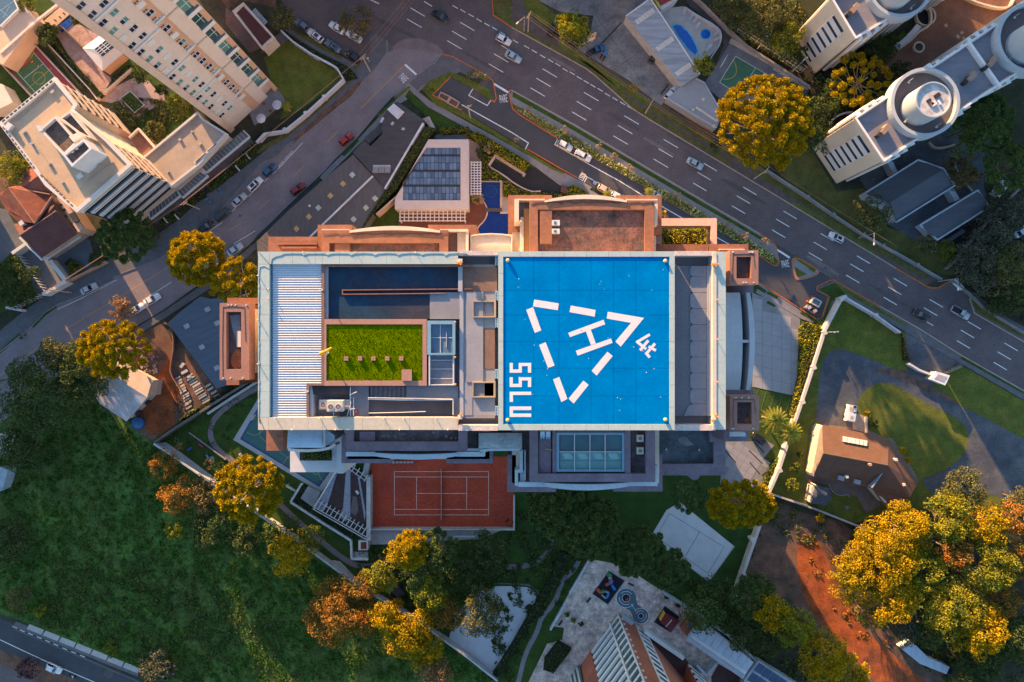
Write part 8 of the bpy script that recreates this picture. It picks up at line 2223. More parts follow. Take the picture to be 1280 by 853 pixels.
for w_ in[(991,607,9,'green_gold',3.5,'yellow green bush left of the garden shed'),(994,585,7,'hedge',3,'green bush above the yellow one by the shed'),(1001,568,4.5,'dark',1.6,'small dark round bush on the villa lawn'),(1128,563.5,5.5,'gold',2.5,'gold bush beside the villa roof, upper of two'),(1136,574.5,4.5,'gold',2.5,'gold bush beside the villa roof, lower of two'),(1085,517,4,'gold',1.5,'gold shrub at the villa steps'),(1026,648,6,'gold',3,'small gold tree below the shed wall'),(1093,530,7,'dark',2,'dark shrub in front of the villa'),(600,176+14,7,'dark',2,'dark clipped bush beside the pergola'),(1277,625,18,'olive',8,'olive tree at the right edge below the driveway')]:
 broadleaf(*w_,leaf=.22,name='shrub',cat='shrub')
palm(969,526,19,8.5,'palm beside the lower right turret, left of two',nf=34)
palm(988,541,18,8.0,'palm over the boundary wall, right of two',nf=34)
palm(484,729,16,7.5,'bright yellow palm among the gold trees','palm',22)
palm(362,655,13,5.5,'dark palm inside the boundary wall','dark',22)
palm(812,240,8,3.2,'small palm in front of the parked white car','palm',18)
palm(759,243,7,3.0,'small palm beside the disabled parking bay','palm',16)
palm(357,133,8,3.5,'small palm on the lawn beside the terrace','palm',18)
palm(522,668,6,3,'thin palm at the walkway below the red court','dark',12)
palm(540,668,5,3,'thin palm at the round kerb of the walkway','dark',12)
def young(x,y,lab,kind='pale',z=4.2,r=6):
 broadleaf(x,y,r,kind,z,lab,leaf=.22,lump=.34,nclump=7,density=.7,name='young_tree',group='young trees by the roads')
yt=[(661,137),(706,164-2),(749,184),(769,196),(788,209),(846,245),(911.5,281.5),(931.5,293.5),(956,302.5),(830,269)]
yl=['pale young tree at the left tip of the median','pale young tree above the first white parked car','pale young tree right of the second parked car','pale young tree in the median grass, centre left','pale young tree in the median, above the tower arch','tiny pale young tree in the median centre','pale young tree in the median, third from the right tip','pale young tree in the median, second from the right tip','pale young tree at the right tip of the median','small gold shrub beside the tower wall']
for(x,y),l in zip(yt,yl):young(x,y,l,'pale' if l[0]!='s' else 'gold',4.0,5.4)
for x,y,l,k,r in((595,177-84,'young tree at the corner of the car park island','pale',5),(586,94,'thin young tree next to the car park bay','hedge',4),(645,175,'pale sapling in the lay-by near the white line','pale',4),(537,113,'green sapling on the island verge','hedge',5),(794,107,'gold sapling at the avenue fence under the cables','gold',7),(222,558,'pale sapling on the small playground lawn, upper','pink',9),(262,580,'pale sapling on the small playground lawn, lower','pink',8),(611,187,'pale flowering shrub beside the pergola','pale',7),(478,700,'bare pale shrub at the garden path','pink',7)):
 young(x,y,l,k,3.8,r)
broadleaf(597,247,8.5,'pale',3.2,'white flowering shrub at the end of the pergola',leaf=.2,name='shrub',cat='shrub')
broadleaf(32,838,15,'purple',4,'dark purple tree on the dirt strip of the lower left road',leaf=.3)
broadleaf(195,838,24,'grey',5,'grey green bush at the end of the lower left footpath',leaf=.35)
broadleaf(20,750,18,'olive',5,'olive tree at the left edge above the lower road')
broadleaf(48,766,9,'green_gold',3,'small yellow green bush by the lower footpath',leaf=.25)
broadleaf(6,680,30,'dark',6,'dark tree at the left edge of the field')
broadleaf(138,812,11,'hedge',2.5,'bright green bush on the footpath edge',leaf=.25)
for x,y in((1006,575+55),):
 pass
for pts,lab in(([(201,282),(198,277),(216,263),(224,266),(220,272)],'green clipped hedge on the pavement, lowest of the podium row'),([(229,261),(227,256),(252,240),(257,245),(240,256)],'green clipped hedge on the pavement, second from the bottom'),([(262,239),(259.5,234),(285,212),(291,216),(277,229)],'green clipped hedge on the pavement beside the bench'),([(293,211),(288,204),(312,182),(325,176),(326,183),(306,202)],'green clipped hedge on the pavement, uppermost and longest')):
 hedge(pts,1.0,'hedge',lab,group='hedges in front of the podium')
for x0,y0 in((204,272),(218,268),(294,207),(307,192)):
 b=B();b.line([(x0,y0),(x0+4.5,y0+6)],.28,.3,1.12);b.out('hedge_divider',palewhite,kind='structure')
hedge([(533,158),(543.5,160),(497,233),(470,262),(455.5,283),(440,306),(462,268),(482,237)],4.3,'hedge','long green roof hedge between the slate roof and the glass pavilion',dens=16)
hedge([(549.5,159.5),(586,158.5),(587.5,168),(583,170),(582,165.5),(551,166.5)],1.8,'yellow_hedge','square clipped hedge above the glass pavilion')
hedge([(588,167),(597,164.5),(662.5,203),(655,213),(617,190),(600,180)],2.2,'yellow_hedge','thick yellow green hedge above the garage ramp',leaf=.26)
hedge([(601,186),(612,192),(616,197),(610,207),(624,221),(624,225.5),(602,225.5)],1.0,'green_gold','loose planting between the pergola and the black ramp',leaf=.3,dens=12)
hedge([(629,226),(636,228),(655,239),(676,241),(702,242),(704,247),(690,250),(640,250),(629,245)],.9,'green_gold','loose planting between the ramp and the tower',leaf=.3,dens=12)
hedge([(709,236),(716,231),(731,238),(737,246),(712,247)],1.6,'yellow_hedge','bright yellow shrub mass at the end of the garage ramp',leaf=.3)
hedge([(821.5,288),(882.4,286.4),(882.6,305),(821,305.4)],75.6,'yellow_hedge','sunlit hedge in the planter terrace of the tower',leaf=.16,z0=74,dens=60,rough=.3)
hedge([(377.5,564.5),(412,563.5),(412.5,573.5),(400,575.2),(378,575)],70.6,'hedge','green hedge in the white planter terrace of the tower',leaf=.14,z0=69.3,dens=60)
hedge([(1001,412),(1006,403),(1027,408),(1023,424),(1010,459),(1000,492),(994,522),(990,520),(994,497),(999.5,470),(1001,440)],1.7,'yellow_hedge','tall yellow hedge between the driveway and the boundary wall',leaf=.28)
hedge([(377,607),(386,609),(375,622),(392,633.5),(446,666),(440,673),(367,627)],1.1,'dark','very dark hedge in the white planter below the deck')
hedge([(85,74),(103,92),(122,113),(128,118),(124,122),(112,110),(90,84),(76,64),(60,46),(64,42)],1.2,'dark','dark hedge along the brick garden terrace',leaf=.22)
hedge([(113,106),(62,48),(58,52),(98,104),(106,112)],.7,'olive','olive strip hedge beside the basketball court',leaf=.22,dens=14)
hedge([(136,130),(147,126),(152,134),(166,150),(172,158),(166,160),(150,146)],.9,'dark','dark hedge at the right foot of the office block',leaf=.22)
hedge([(138,98),(150,88),(163,80),(167,83),(152,95),(141,103)],.8,'dark','dark hedge below the white pavilion')
hedge([(681,826),(698,804),(714,813),(692,842),(680,838)],2.0,'dark','square dark hedge block at the lower left of the plaza')
hedge([(700,690),(712,694),(700,724),(672,770),(652,800),(635,830),(622,852),(612,850),(640,806),(665,762),(690,720)],1.6,'dark','long dark hedge beside the winding lower path',leaf=.3,dens=10)
hedge([(352,40),(366,54),(390,70),(413,83),(424,88),(433,100),(446,96),(436,84),(420,78),(395,66),(370,49),(356,38)],1.2,'dark','dark hedge outside the white garden wall',leaf=.25,dens=10)
hedge([(860,727),(880,745),(886,742),(866,724)],1.2,'hedge','short green hedge below the volleyball court')
hedge([(950,575+35),(960,590),(966,580),(974,572),(980,574),(970,592),(958,612)],.8,'hedge','rounded hedge planting between parking tiles and boundary wall',leaf=.3,rough=.35)
hedge([(1034,452),(1031,446),(1132,416),(1138,452),(1131,450),(1129,420)][3:]+[(1127,415)],1.0,'brown','brown hedge strip between villa lawn and side lane',leaf=.25)
hedge([(228,523),(222,527),(236,515),(246,511),(240,517)],2.8,'yellow_hedge','bright creeper on top of the dirt site wall',leaf=.25,dens=12)
hedge([(240,516),(268,497),(300,478),(318,468),(320,473),(290,493),(262,510)],1.6,'dark','dark creeper below the grey roof hall',leaf=.3,dens=10)
for k,(x,y)in enumerate(((726,699),(719,712),(711,729),(706,742),(699,755),(716,692))):
 broadleaf(x-2,y,3.6,'dark',1.2,'small dark round bush on the plaza edge wall, number '+('one','two','three','four','five','six')[k]+' from the top',leaf=.2,name='round_bush',cat='bush',group='round bushes on the plaza edge')
for k,(x,y)in enumerate(((709,769),(717,776),(726,780))):
 broadleaf(x,y,3.6,('hedge','green_gold','dark')[k],.9,('green bush in the plaza paving','yellowish bush in the plaza paving','dark bush in the plaza paving')[k],leaf=.18,name='round_bush',cat='bush')
for k,(x,y)in enumerate(((834,746),(848,756),(912,800),(922,810))):
 broadleaf(x,y,4.0,'dark',1.3,('dark bush at the top of the blue plaza wall','dark bush lower on the blue plaza wall','dark bush beside the annex roof, upper','dark bush beside the annex roof, lower')[k],leaf=.2,name='round_bush',cat='bush')
cover('field_weeds',[(0,560),(110,500),(192,560),(270,610),(325,650),(366,678),(447,740),(540,795),(620,853),(230,853),(178,836),(36,775),(0,760)],46000,'field',.30,.35,0,4200)
cover('field_weeds',[(0,560),(110,500),(192,560),(270,610),(325,650),(366,678),(447,740),(540,795),(620,853),(230,853),(178,836),(36,775),(0,760)],12000,'hedge',.22,.2,0,2200)
cover('field_weeds',[(60,700),(200,690),(330,760),(420,853),(230,853),(178,836),(60,780)],9000,'dark',.32,.5,0,500)
cover('tall_grass',[(644,137),(697,173),(750,203),(800,231),(865,271),(924,304),(966,330),(966,318),(905,281),(850,249),(800,221),(740,184),(700,161),(665,141)],20000,'pampas',.32,.8,.1,0)
cover('ground_cover',[(1180,300),(1280,200),(1280,400),(1225,370),(1195,345)],5000,'grey',.45,.8,0,200)
cover('ground_cover',[(905,0),(1000,0),(1012,40),(985,85),(935,55)],4000,'olive',.45,.8,0,160)
cover('ground_cover',[(975,120),(1015,60),(1100,60),(1120,110),(1060,140),(1020,180),(985,190)],5000,'dark',.45,.9,0,200)
cover('ground_cover',[(1060,660),(1280,620),(1280,853),(1180,853),(1100,790)],9000,'dark',.5,1.2,0,300)
cover('ground_cover',[(640,640),(760,640),(800,680),(735,700),(700,730),(660,800),(640,853),(622,853),(600,700)],7000,'dark',.4,.6,0,300)
cover('ground_cover',[(450,680),(560,690),(640,715),(600,735),(570,790),(535,785),(447,730)],6000,'dark',.42,.9,0,260)
cover('ground_cover',[(860,740),(920,755),(985,760),(1060,830),(1080,853),(960,853),(900,790)],6000,'dark',.45,.9,0,240)
cover('ground_cover',[(1045,700),(1075,770),(1130,820),(1100,830),(1040,760),(1000,690),(1010,670)],900,'orange',.35,.4,0,60)
cover('ground_cover',[(965,622),(1050,655),(1060,680),(1010,680),(955,660),(925,740),(950,640)],2500,'olive',.35,.4,0,120)
cover('ground_cover',[(150,120),(240,130),(225,160),(190,190),(165,160)],2500,'olive',.35,.6,0,100)
cover('ground_cover',[(198,545),(215,540),(250,518),(322,474),(322,500),(285,540),(300,600),(230,565)],1500,'dark',.25,.2,0,100)
tyre_m=mat('tyre_rubber',(.012,.012,.013),.9)
rim_m=mat('wheel_rim',(.35,.35,.36),.4)
car_glass=mat('car_glass',(.010,.013,.018),.08,.1,1,.05,spec=.7)
head_m=mat('headlight_lens',(.60,.62,.64),.2,.05,1,.02,spec=.7)
tail_m=mat('tail_light_lens',(.28,.010,.010),.3)
trim_m=mat('dark_trim',(.02,.02,.022),.7)
def paint(name,col):return mat('paint_'+name,col,.28,.05,.8,.03,spec=.6)
PAINT={'white':paint('white',(.62,.63,.65)),'silver':paint('silver',(.33,.36,.39)),'black':paint('black',(.012,.013,.016)),'red':paint('red',(.32,.010,.012)),'crimson':paint('crimson',(.20,.012,.022)),'blue':paint('blue',(.020,.075,.16)),'teal':paint('teal',(.016,.040,.050)),'greyblue':paint('greyblue',(.10,.145,.19)),'paleblue':paint('paleblue',(.30,.38,.45)),'sand':paint('sand',(.52,.43,.34))}
def lerp_(a,c,t):return a+(c-a)*t
def car_meshes(kind):
 L,Wd={'hatch':(4.1,1.76),'sedan':(4.5,1.78),'suv':(4.5,1.86),'pickup':(5.1,1.86)}[kind]
 beltz=.92 if kind!='suv' else 1.02
 roofz={'hatch':1.48,'sedan':1.45,'suv':1.68,'pickup':1.66}[kind]
 st=[(-.5,.36,.62),(-.485,.43,.80),(-.42,.485,.88),(-.25,.5,.92),(.10,.5,.92),(.30,.495,.88),(.42,.47,.80),(.48,.41,.68),(.5,.33,.55)]
 if kind in('sedan',):st[1]=(-.485,.43,.84);st[2]=(-.42,.48,.92)
 if kind in('suv',):st=[(a,w_,z+.12)for a,w_,z in st]
 b=B();rings=[]
 for(fx,fw,z)in st:
  x=fx*L;w_=fw*Wd
  rings.append([(x,-w_,.30),(x,-w_*1.0,z*.68),(x,-w_*.90,z),(x,0,z+.035),(x,w_*.90,z),(x,w_,z*.68),(x,w_,.30)])
 vs=[p for r in rings for p in r];n=7;fs=[]
 for i in range(len(rings)-1):
  for j in range(n-1):fs.append((i*n+j,i*n+j+1,(i+1)*n+j+1,(i+1)*n+j))
  fs.append((i*n+6,i*n,(i+1)*n,(i+1)*n+6))
 fs.append(tuple(range(n-1,-1,-1)));fs.append(tuple((len(rings)-1)*n+j for j in range(n)))
 b.add(vs,fs);body=b.mesh('body',tyre_m,(0,0,0));body.shade_smooth()
 xb,xf,rb,rf={'hatch':(-.455,.20,-.36,.035),'sedan':(-.36,.20,-.22,.05),'suv':(-.465,.215,-.41,.07),'pickup':(-.12,.24,-.07,.11)}[kind]
 lo=[(xb*L,.41),(xb*L*.9,.455),(.0,.465),(xf*L*.85,.45),(xf*L,.39)]
 hi=[(rb*L,.33),(rb*L*.9,.36),(.0 if kind!='pickup' else .05*L,.365),(rf*L*.8,.355),(rf*L,.32)]
 b=B();P=[(x,-w_*Wd,beltz-.06)for x,w_ in lo]+[(x,w_*Wd,beltz-.06)for x,w_ in lo[::-1]];Q=[(x,-w_*Wd,roofz)for x,w_ in hi]+[(x,w_*Wd,roofz)for x,w_ in hi[::-1]]
 m=len(P);b.add(P+Q,[(i,(i+1)%m,m+(i+1)%m,m+i)for i in range(m)]+[tuple(range(m,2*m))]);glass=b.mesh('window_glass',car_glass,(0,0,0))
 b=B()
 T=[(x*1.0,-w_*Wd*1.02,roofz+.004)for x,w_ in hi]+[(x,w_*Wd*1.02,roofz+.004)for x,w_ in hi[::-1]]
 U=[(x*.97,y*.9,roofz+.05)for x,y,z in T]
 b.add(T+U,[(i,(i+1)%m,m+(i+1)%m,m+i)for i in range(m)]+[tuple(range(m,2*m))])
 for s in(-1,1):
  for k in(0,2,4):
   a=Vector((lo[k][0],s*lo[k][1]*Wd*1.005,beltz-.04));c=Vector((hi[k][0],s*hi[k][1]*Wd*1.01,roofz))
   b.tube(a,c,.05,4)
 roof_=b.mesh('roof_panel',tyre_m,(0,0,0))
 b=B();b.add([(-.33*1,0,0)],[]);wheel=B()
 wheel=B()
 for i in range(2):
  pass
 wb=B();n=14
 vsw=[]
 for y in(-.10,.10):
  for i in range(n):
   a=2*math.pi*i/n;vsw.append((.33*math.cos(a),y,.33*math.sin(a)))
 wb.add(vsw,[(i,(i+1)%n,n+(i+1)%n,n+i)for i in range(n)]+[tuple(range(n-1,-1,-1)),tuple(range(n,2*n))]);wheel=wb.mesh('wheel',tyre_m,(0,0,0))
 rbm=B();vsw=[]
 for y in(-.108,.108):
  for i in range(n):
   a=2*math.pi*i/n;vsw.append((.20*math.cos(a),y,.20*math.sin(a)))
 rbm.add(vsw,[(i,(i+1)%n,n+(i+1)%n,n+i)for i in range(n)]+[tuple(range(n-1,-1,-1)),tuple(range(n,2*n))]);rimm=rbm.mesh('rim',rim_m,(0,0,0))
 hz=.66 if kind!='suv' else .78
 b=B();b.box((0,0,0),(.22,.34,.14));hl=b.mesh('headlight',head_m,(0,0,0))
 b=B();b.box((0,0,0),(.14,.24,.18));tlm=b.mesh('tail_light',tail_m,(0,0,0))
 b=B();b.box((0,0,0),(.16,.22,.14));mir=b.mesh('mirror',tyre_m,(0,0,0))
 parts=[('body',body,(0,0,0),True),('window_glass',glass,(0,0,0),False),('roof_panel',roof_,(0,0,0),True)]
 for sx in(-.30,.31):
  for sy in(-1,1):parts.append(('wheel',wheel,(sx*L,sy*(Wd/2-.11),.33),False))
 for sy in(-1,1):
  parts.append(('headlight',hl,(.445*L,sy*.33*Wd,hz),False));parts.append(('tail_light',tlm,(-.475*L,sy*.36*Wd,hz+.1),False));parts.append(('mirror',mir,(.17*L,sy*.55*Wd,beltz),True))
 if kind=='pickup':
  b=B();b.box((-.30*L,0,.93),(.36*L,Wd*.80,.06));parts.append(('cargo_bed',b.mesh('cargo_bed',trim_m,(0,0,0)),(0,0,0),False))
  b=B()
  for sy in(-1,1):b.box((-.30*L,sy*Wd*.44,.98),(.38*L,.1,.16))
  parts.append(('bed_side',b.mesh('bed_side',tyre_m,(0,0,0)),(0,0,0),True))
 if kind=='suv':
  b=B()
  for sy in(-1,1):b.box((-.16*L,sy*.34*Wd,roofz+.10),(.40*L,.05,.05))
  parts.append(('roof_rail',b.mesh('roof_rail',trim_m,(0,0,0)),(0,0,0),False))
 sun_r=B();sun_r.box((-.14*L,0,roofz+.062),(.26*L,Wd*.48,.02))
 return parts,rimm,sun_r.mesh('sunroof',car_glass,(0,0,0))
CARK={k:car_meshes(k)for k in('hatch','sedan','suv','pickup')}
def car(px,py,ang,kind,color,label,group,sunroof=False,z=.03,sc=1.0):
 """ang: heading in the photo, degrees, 0 = right, positive = downwards"""
 c=W(px,py,.8)
 t=thing('parked_car' if 'parked' in group else 'moving_car',label,'car' if kind!='pickup' else 'pickup truck',(c.x,c.y,z),group)
 t.rotation_euler=(0,0,-math.radians(ang));t.scale=(sc,sc,sc)
 parts,rimm,sr=CARK[kind]
 for nm,me,loc,tinted in parts:
  o=share(nm,me,t,Vector(loc))
  if tinted:
   o.material_slots[0].link='OBJECT';o.material_slots[0].material=PAINT[color]
  if nm=='wheel':share('rim',rimm,o)
 if sunroof:share('sunroof',sr,t)
 return t
gA,gL,gT,gS,gM='cars driving on the avenue','parked cars on the left road','parked cars in the top lane','parked cars on the service road','parked cars elsewhere'
car(377.5,31,218,'hatch','greyblue','pale blue parked car under the olive tree, topmost of the lane row',gT)
car(394,44.5,217,'suv','white','white parked car with a dark sunroof beside the lawn',gT,True)
car(416,57.5,215,'sedan','greyblue','grey blue parked saloon with a sunroof between white and black cars',gT,True)
car(441,70,213,'hatch','black','black parked hatchback at the lower end of the lane row',gT)
car(421,34.5,213,'sedan','white','white parked saloon left of the brown tree',gT)
car(442,45,212,'sedan','white','white parked saloon under the brown tree, nearest the street corner',gT)
car(432.5,174,-42,'hatch','red','bright red car beside the slate roof on the left road','parked cars on the left road, right kerb')
car(372.3,236,-38,'hatch','crimson','dark red car beside the grey tile hall on the left road','parked cars on the left road, right kerb')
car(337,212.5,-46,'hatch','blue','blue parked car at the lettering of the parking bay',gL)
car(319,230.5,-45,'suv','white','white parked off-roader with a dark sunroof in the left bay',gL,True)
car(299,250,-42,'sedan','silver','silver parked saloon in the middle of the left bay',gL)
car(278,268.5,-40,'suv','teal','dark teal parked off-roader in the left bay',gL)
car(257.5,283.5,-36,'hatch','black','black parked car half under the sunlit araucaria',gL)
car(293.5,312,-35,'sedan','paleblue','pale blue parked car right of the araucaria pair','parked cars on the left road, right kerb')
car(190,374.5,-31,'sedan','white','white parked car in the sun streak, right of two by the pink tree','parked cars on the left road, right kerb')
car(171,386.5,-30,'hatch','white','white parked car left of two by the pink tree','parked cars on the left road, right kerb')
car(111,361,-25,'sedan','silver','silver parked car alone in the bay below the red roofed house',gL)
car(550.5,20.5,26,'sedan','black','black car on the avenue near the top edge',gA)
car(629.5,49.5,28,'hatch','white','white car on the avenue beside the short dashes',gA)
car(641.5,71,28,'sedan','paleblue','pale blue car on the avenue behind the white one',gA)
car(869,204.5,29,'sedan','paleblue','pale silver car alone on the middle of the avenue',gA)
car(1045.8,296.8,208,'hatch','white','white car with a black roof on the far side of the avenue',gA,True)
car(1152,394,208,'sedan','black','black car with lit front lamps on the lower right avenue',gA)
car(1201,391,29,'pickup','silver','pale silver pickup near the right end of the avenue',gA)
car(706.3,182,28,'hatch','white','white parked car in the white line bay, left of two',gS)
car(729,194.7,28,'suv','white','white parked estate in the white line bay, right of two',gS)
car(756.5,237.5,30,'hatch','sand','pale sunlit parked car beside the disabled bay',gS)
car(773,246.5,30,'hatch','white','white parked car half hidden by the tower arch',gS)
car(817,242.5,30,'hatch','white','white parked car partly hidden behind the terracotta tower wing',gS)
car(691.5,35.5,-60,'hatch','black','dark parked car half under the round clipped tree',gM)
car(745,63,-28,'pickup','blue','dark blue parked pickup in front of the billboard',gM)
car(839,116.5,-45,'hatch','white','white parked car half under the flat annex roof',gM)
car(818,70,-60,'hatch','teal','dark parked car half under the ribbed silver roof',gM)
car(949,548.5,35,'suv','black','black parked car beside the palms and the turret',gM)
car(1278,289,-35,'sedan','paleblue','pale blue parked car at the right edge in the grey wood',gM)
car(67,836,25,'hatch','white','white car on the dirt strip at the lower left','parked cars at the lower left')
van=thing('delivery_van','white van under the trees behind the smaller dark building','van',W(1245,238,0))
R3=Matrix.Rotation(math.radians(50),3,'Z');c=W(1245,238,0)
b=B();b.box(c+R3@Vector((-.4,0,1.3)),(3.6,1.9,1.9),M=R3);part(b,'body',PAINT['white'],van)
b=B();b.box(c+R3@Vector((1.9,0,.9)),(1.0,1.8,1.1),M=R3);part(b,'bonnet',PAINT['white'],van)
b=B();b.box(c+R3@Vector((1.55,0,1.7)),(.5,1.6,.6),M=R3);part(b,'windscreen',car_glass,van)
for sx in(-1.4,1.6):
 for sy in(-.85,.85):
  b=B();q=c+R3@Vector((sx,sy,.35));b.tube(q-R3@Vector((0,.1,0)),q+R3@Vector((0,.1,0)),.35,12);part(b,'wheel',tyre_m,van)
cmp_=thing('camper_trailer','white boxy trailer with roof gear parked above the villa','trailer',W(1060.5,516,0))
c=W(1060.5,516,0);R3=Matrix.Rotation(math.radians(80),3,'Z')
b=B();b.box(c+R3@Vector((0,0,1.0)),(4.2,2.2,1.3),M=R3);part(b,'body',PAINT['white'],cmp_)
b=B();b.box(c+R3@Vector((-.9,0,1.85)),(1.9,2.0,.5),M=R3);part(b,'cab_roof',PAINT['white'],cmp_)
b=B();b.box(c+R3@Vector((1.0,.35,1.72)),(1.1,.8,.12),M=R3);b.box(c+R3@Vector((-.9,.1,2.14)),(.7,.6,.1),M=R3);part(b,'roof_hatch',mat('hatch_tan2',(.42,.33,.25),.8),cmp_)
b=B();b.box(c+R3@Vector((1.75,-.5,1.75)),(.5,.7,.3),M=R3);b.box(c+R3@Vector((.2,-.7,1.72)),(.6,.5,.16),M=R3);part(b,'roof_box',trim_m,cmp_)
for sx in(-1.2,1.2):
 for sy in(-1.0,1.0):
  b=B();q=c+R3@Vector((sx,sy,.36));b.tube(q-R3@Vector((0,.12,0)),q+R3@Vector((0,.12,0)),.36,12);part(b,'wheel',tyre_m,cmp_)
def moto(x,y,ang,label,m):
 t=thing('motorcycle',label,'motorcycle',W(x,y,.03));c=W(x,y,.03);R3=Matrix.Rotation(math.radians(-ang),3,'Z')
 for sx in(-.62,.62):
  b=B();q=c+R3@Vector((sx,0,.32));b.tube(q-R3@Vector((0,.06,0)),q+R3@Vector((0,.06,0)),.32,12);part(b,'wheel',tyre_m,t)
 b=B();b.tube(c+R3@Vector((-.45,0,.55)),c+R3@Vector((.45,0,.72)),.16,8,.2);part(b,'body',m,t)
 b=B();b.box(c+R3@Vector((-.35,0,.80)),(.75,.3,.12),M=R3);part(b,'seat',trim_m,t)
 b=B();b.tube(c+R3@Vector((.5,-.38,1.0)),c+R3@Vector((.5,.38,1.0)),.03,6);b.tube(c+R3@Vector((.62,0,.35)),c+R3@Vector((.5,0,1.0)),.05,6);part(b,'handlebar',steel,t)
 return t
moto(751.5,71,-60,'motorcycle parked beside the dark blue pickup, left of two',trim_m)
moto(755,73.5,-60,'motorcycle parked beside the dark blue pickup, right of two',trim_m)
b=B();b.box(W(757,66.5,.5),(.9,.7,.9),1.0);b.out('blue_crate',mat('crate_blue',(.02,.20,.48),.5),None,'bright blue crate behind the parked motorcycles','crate')
moto(30,421,-40,'motorcycle at the kerb of the left road near the left edge',trim_m)
moto(92,844,25,'pale motorcycle on the dirt strip at the lower left',PAINT['paleblue'])
def person(x,y,z,yaw,joints,label,shirt,trouser,skin=(.30,.18,.12)):
 c=W(x,y,z)
 t=thing('person',label,'person',(c.x,c.y,z));t.rotation_euler=(0,0,yaw)
 def skinned(nm,pts,edges,m,root=0):
  me=bpy.data.meshes.new(nm);me.from_pydata([p[:3]for p in pts],edges,[]);me.materials.append(m)
  o=share(nm,me,t)
  md=o.modifiers.new('skin','SKIN');
  for i,p in enumerate(pts):
   v=me.skin_vertices[0].data[i];v.radius=(p[3],p[3]);v.use_root=(i==root)
  s_=o.modifiers.new('smooth','SUBSURF');s_.levels=1;s_.render_levels=1
  return o
 J=joints
 sk=mat('skin_tone',skin,.6)
 pts=[J['pelvis']+(.13,),J['chest']+(.15,),J['neck']+(.06,),J['head']+(.10,)]
 names=['pelvis','chest','neck','head'];ed=[(0,1),(1,2),(2,3)]
 for s in('l','r'):
  i=len(pts);pts+=[J['sh'+s]+(.06,),J['el'+s]+(.045,),J['ha'+s]+(.04,)];ed+=[(1,i),(i,i+1),(i+1,i+2)]
  i=len(pts);pts+=[J['hip'+s]+(.09,),J['kn'+s]+(.06,),J['an'+s]+(.045,),J['to'+s]+(.04,)];ed+=[(0,i),(i,i+1),(i+1,i+2),(i+2,i+3)]
 skinned('body',pts,ed,sk)
 skinned('shirt',[J['pelvis']+(.150,),J['chest']+(.172,),J['shl']+(.082,),J['shr']+(.082,),tuple(lerp_(J['shl'][k],J['ell'][k],.7)for k in range(3))+(.065,),tuple(lerp_(J['shr'][k],J['elr'][k],.7)for k in range(3))+(.065,)],[(0,1),(1,2),(1,3),(2,4),(3,5)],shirt)
 skinned('shorts',[J['pelvis']+(.155,),J['hipl']+(.105,),J['hipr']+(.105,),tuple(lerp_(J['hipl'][k],J['knl'][k],.85)for k in range(3))+(.085,),tuple(lerp_(J['hipr'][k],J['knr'][k],.85)for k in range(3))+(.085,)],[(0,1),(0,2),(1,3),(2,4)],trouser)
 b=B();h=J['head'];b.ball((h[0]-.015,h[1],h[2]+.03),.118,10);me=b.mesh('hair',mat('hair_dark',(.015,.011,.009),.8),(0,0,0));share('hair',me,t)
 return t
stand=dict(pelvis=(0,0,.95),chest=(.02,0,1.30),neck=(.03,0,1.50),head=(.06,0,1.66),shl=(.02,.19,1.42),ell=(.10,.30,1.15),hal=(.30,.30,1.05),shr=(.02,-.19,1.42),elr=(.16,-.34,1.25),har=(.40,-.36,1.35),hipl=(0,.10,.90),knl=(.16,.12,.50),anl=(.02,.13,.08),tol=(.16,.14,.04),hipr=(0,-.10,.90),knr=(-.02,-.12,.48),anr=(-.20,-.13,.08),tor=(-.06,-.14,.04))
person(44.5,80,.06,-.8,stand,'person in an orange shirt running on the green basketball court',mat('shirt_orange',(.50,.19,.03),.8),fan_dk)
person(52,85.5,.06,2.2,stand,'person in a teal shirt facing the runner on the green basketball court',mat('shirt_teal',(.10,.28,.30),.8),mat('short_grey',(.16,.17,.18),.8))
sit=dict(pelvis=(-.30,0,.92),chest=(-.18,0,1.28),neck=(-.12,0,1.46),head=(-.08,0,1.62),shl=(-.16,.19,1.40),ell=(.06,.30,1.20),hal=(.40,.32,1.06),shr=(-.16,-.19,1.40),elr=(.06,-.30,1.20),har=(.40,-.32,1.06),hipl=(-.28,.11,.88),knl=(.16,.22,.72),anl=(.02,.22,.28),tol=(.16,.22,.24),hipr=(-.28,-.11,.88),knr=(.16,-.22,.72),anr=(.02,-.22,.28),tor=(.16,-.22,.24))
person(32.5,419.5,.03,.7,sit,'person in dark clothes sitting on the motorcycle at the kerb',mat('shirt_tan',(.28,.18,.12),.8),fan_dk)
wood_m=mat('pole_concrete',(.40,.33,.26),.9,.15,2,.15)
def pole(px,py,h,label,arm_ang,group='utility poles'):
 t=thing('utility_pole',label,'utility pole',W(px,py,0),group)
 c=W(px,py,0)
 b=B();b.tube(c,(c.x,c.y,h),.17,8,.11);part(b,'pole',wood_m,t)
 for z,l in((h-.3,2.0),(h-1.1,1.4)):
  b=B();b.box((c.x,c.y,z),(l,.12,.12),arm_ang);part(b,'cross_arm',wood_m,t)
 b=B()
 for s in(-.9,-.3,.3,.9):
  b.cyl((c.x+s*math.cos(arm_ang),c.y+s*math.sin(arm_ang)),.06,h-.22,h+.02,6)
 part(b,'insulator',mat('insulator_amber',(.45,.25,.08),.4),t)
 return Vector((c.x,c.y,h))
pA=pole(660,40,9.5,'utility pole at the top by the car park lawn',1.0)
pB=pole(806.5,142,9.5,'utility pole on the avenue pavement below the silver roof',1.0)
pC=pole(942,224,9.5,'utility pole beside the largest sunlit araucaria',1.0)
pD=pole(588,148,9.5,'utility pole at the car park corner by the service road',.25)
pE=pole(463,90,9.5,'utility pole with many arms at the street corner by the parked cars',.7)
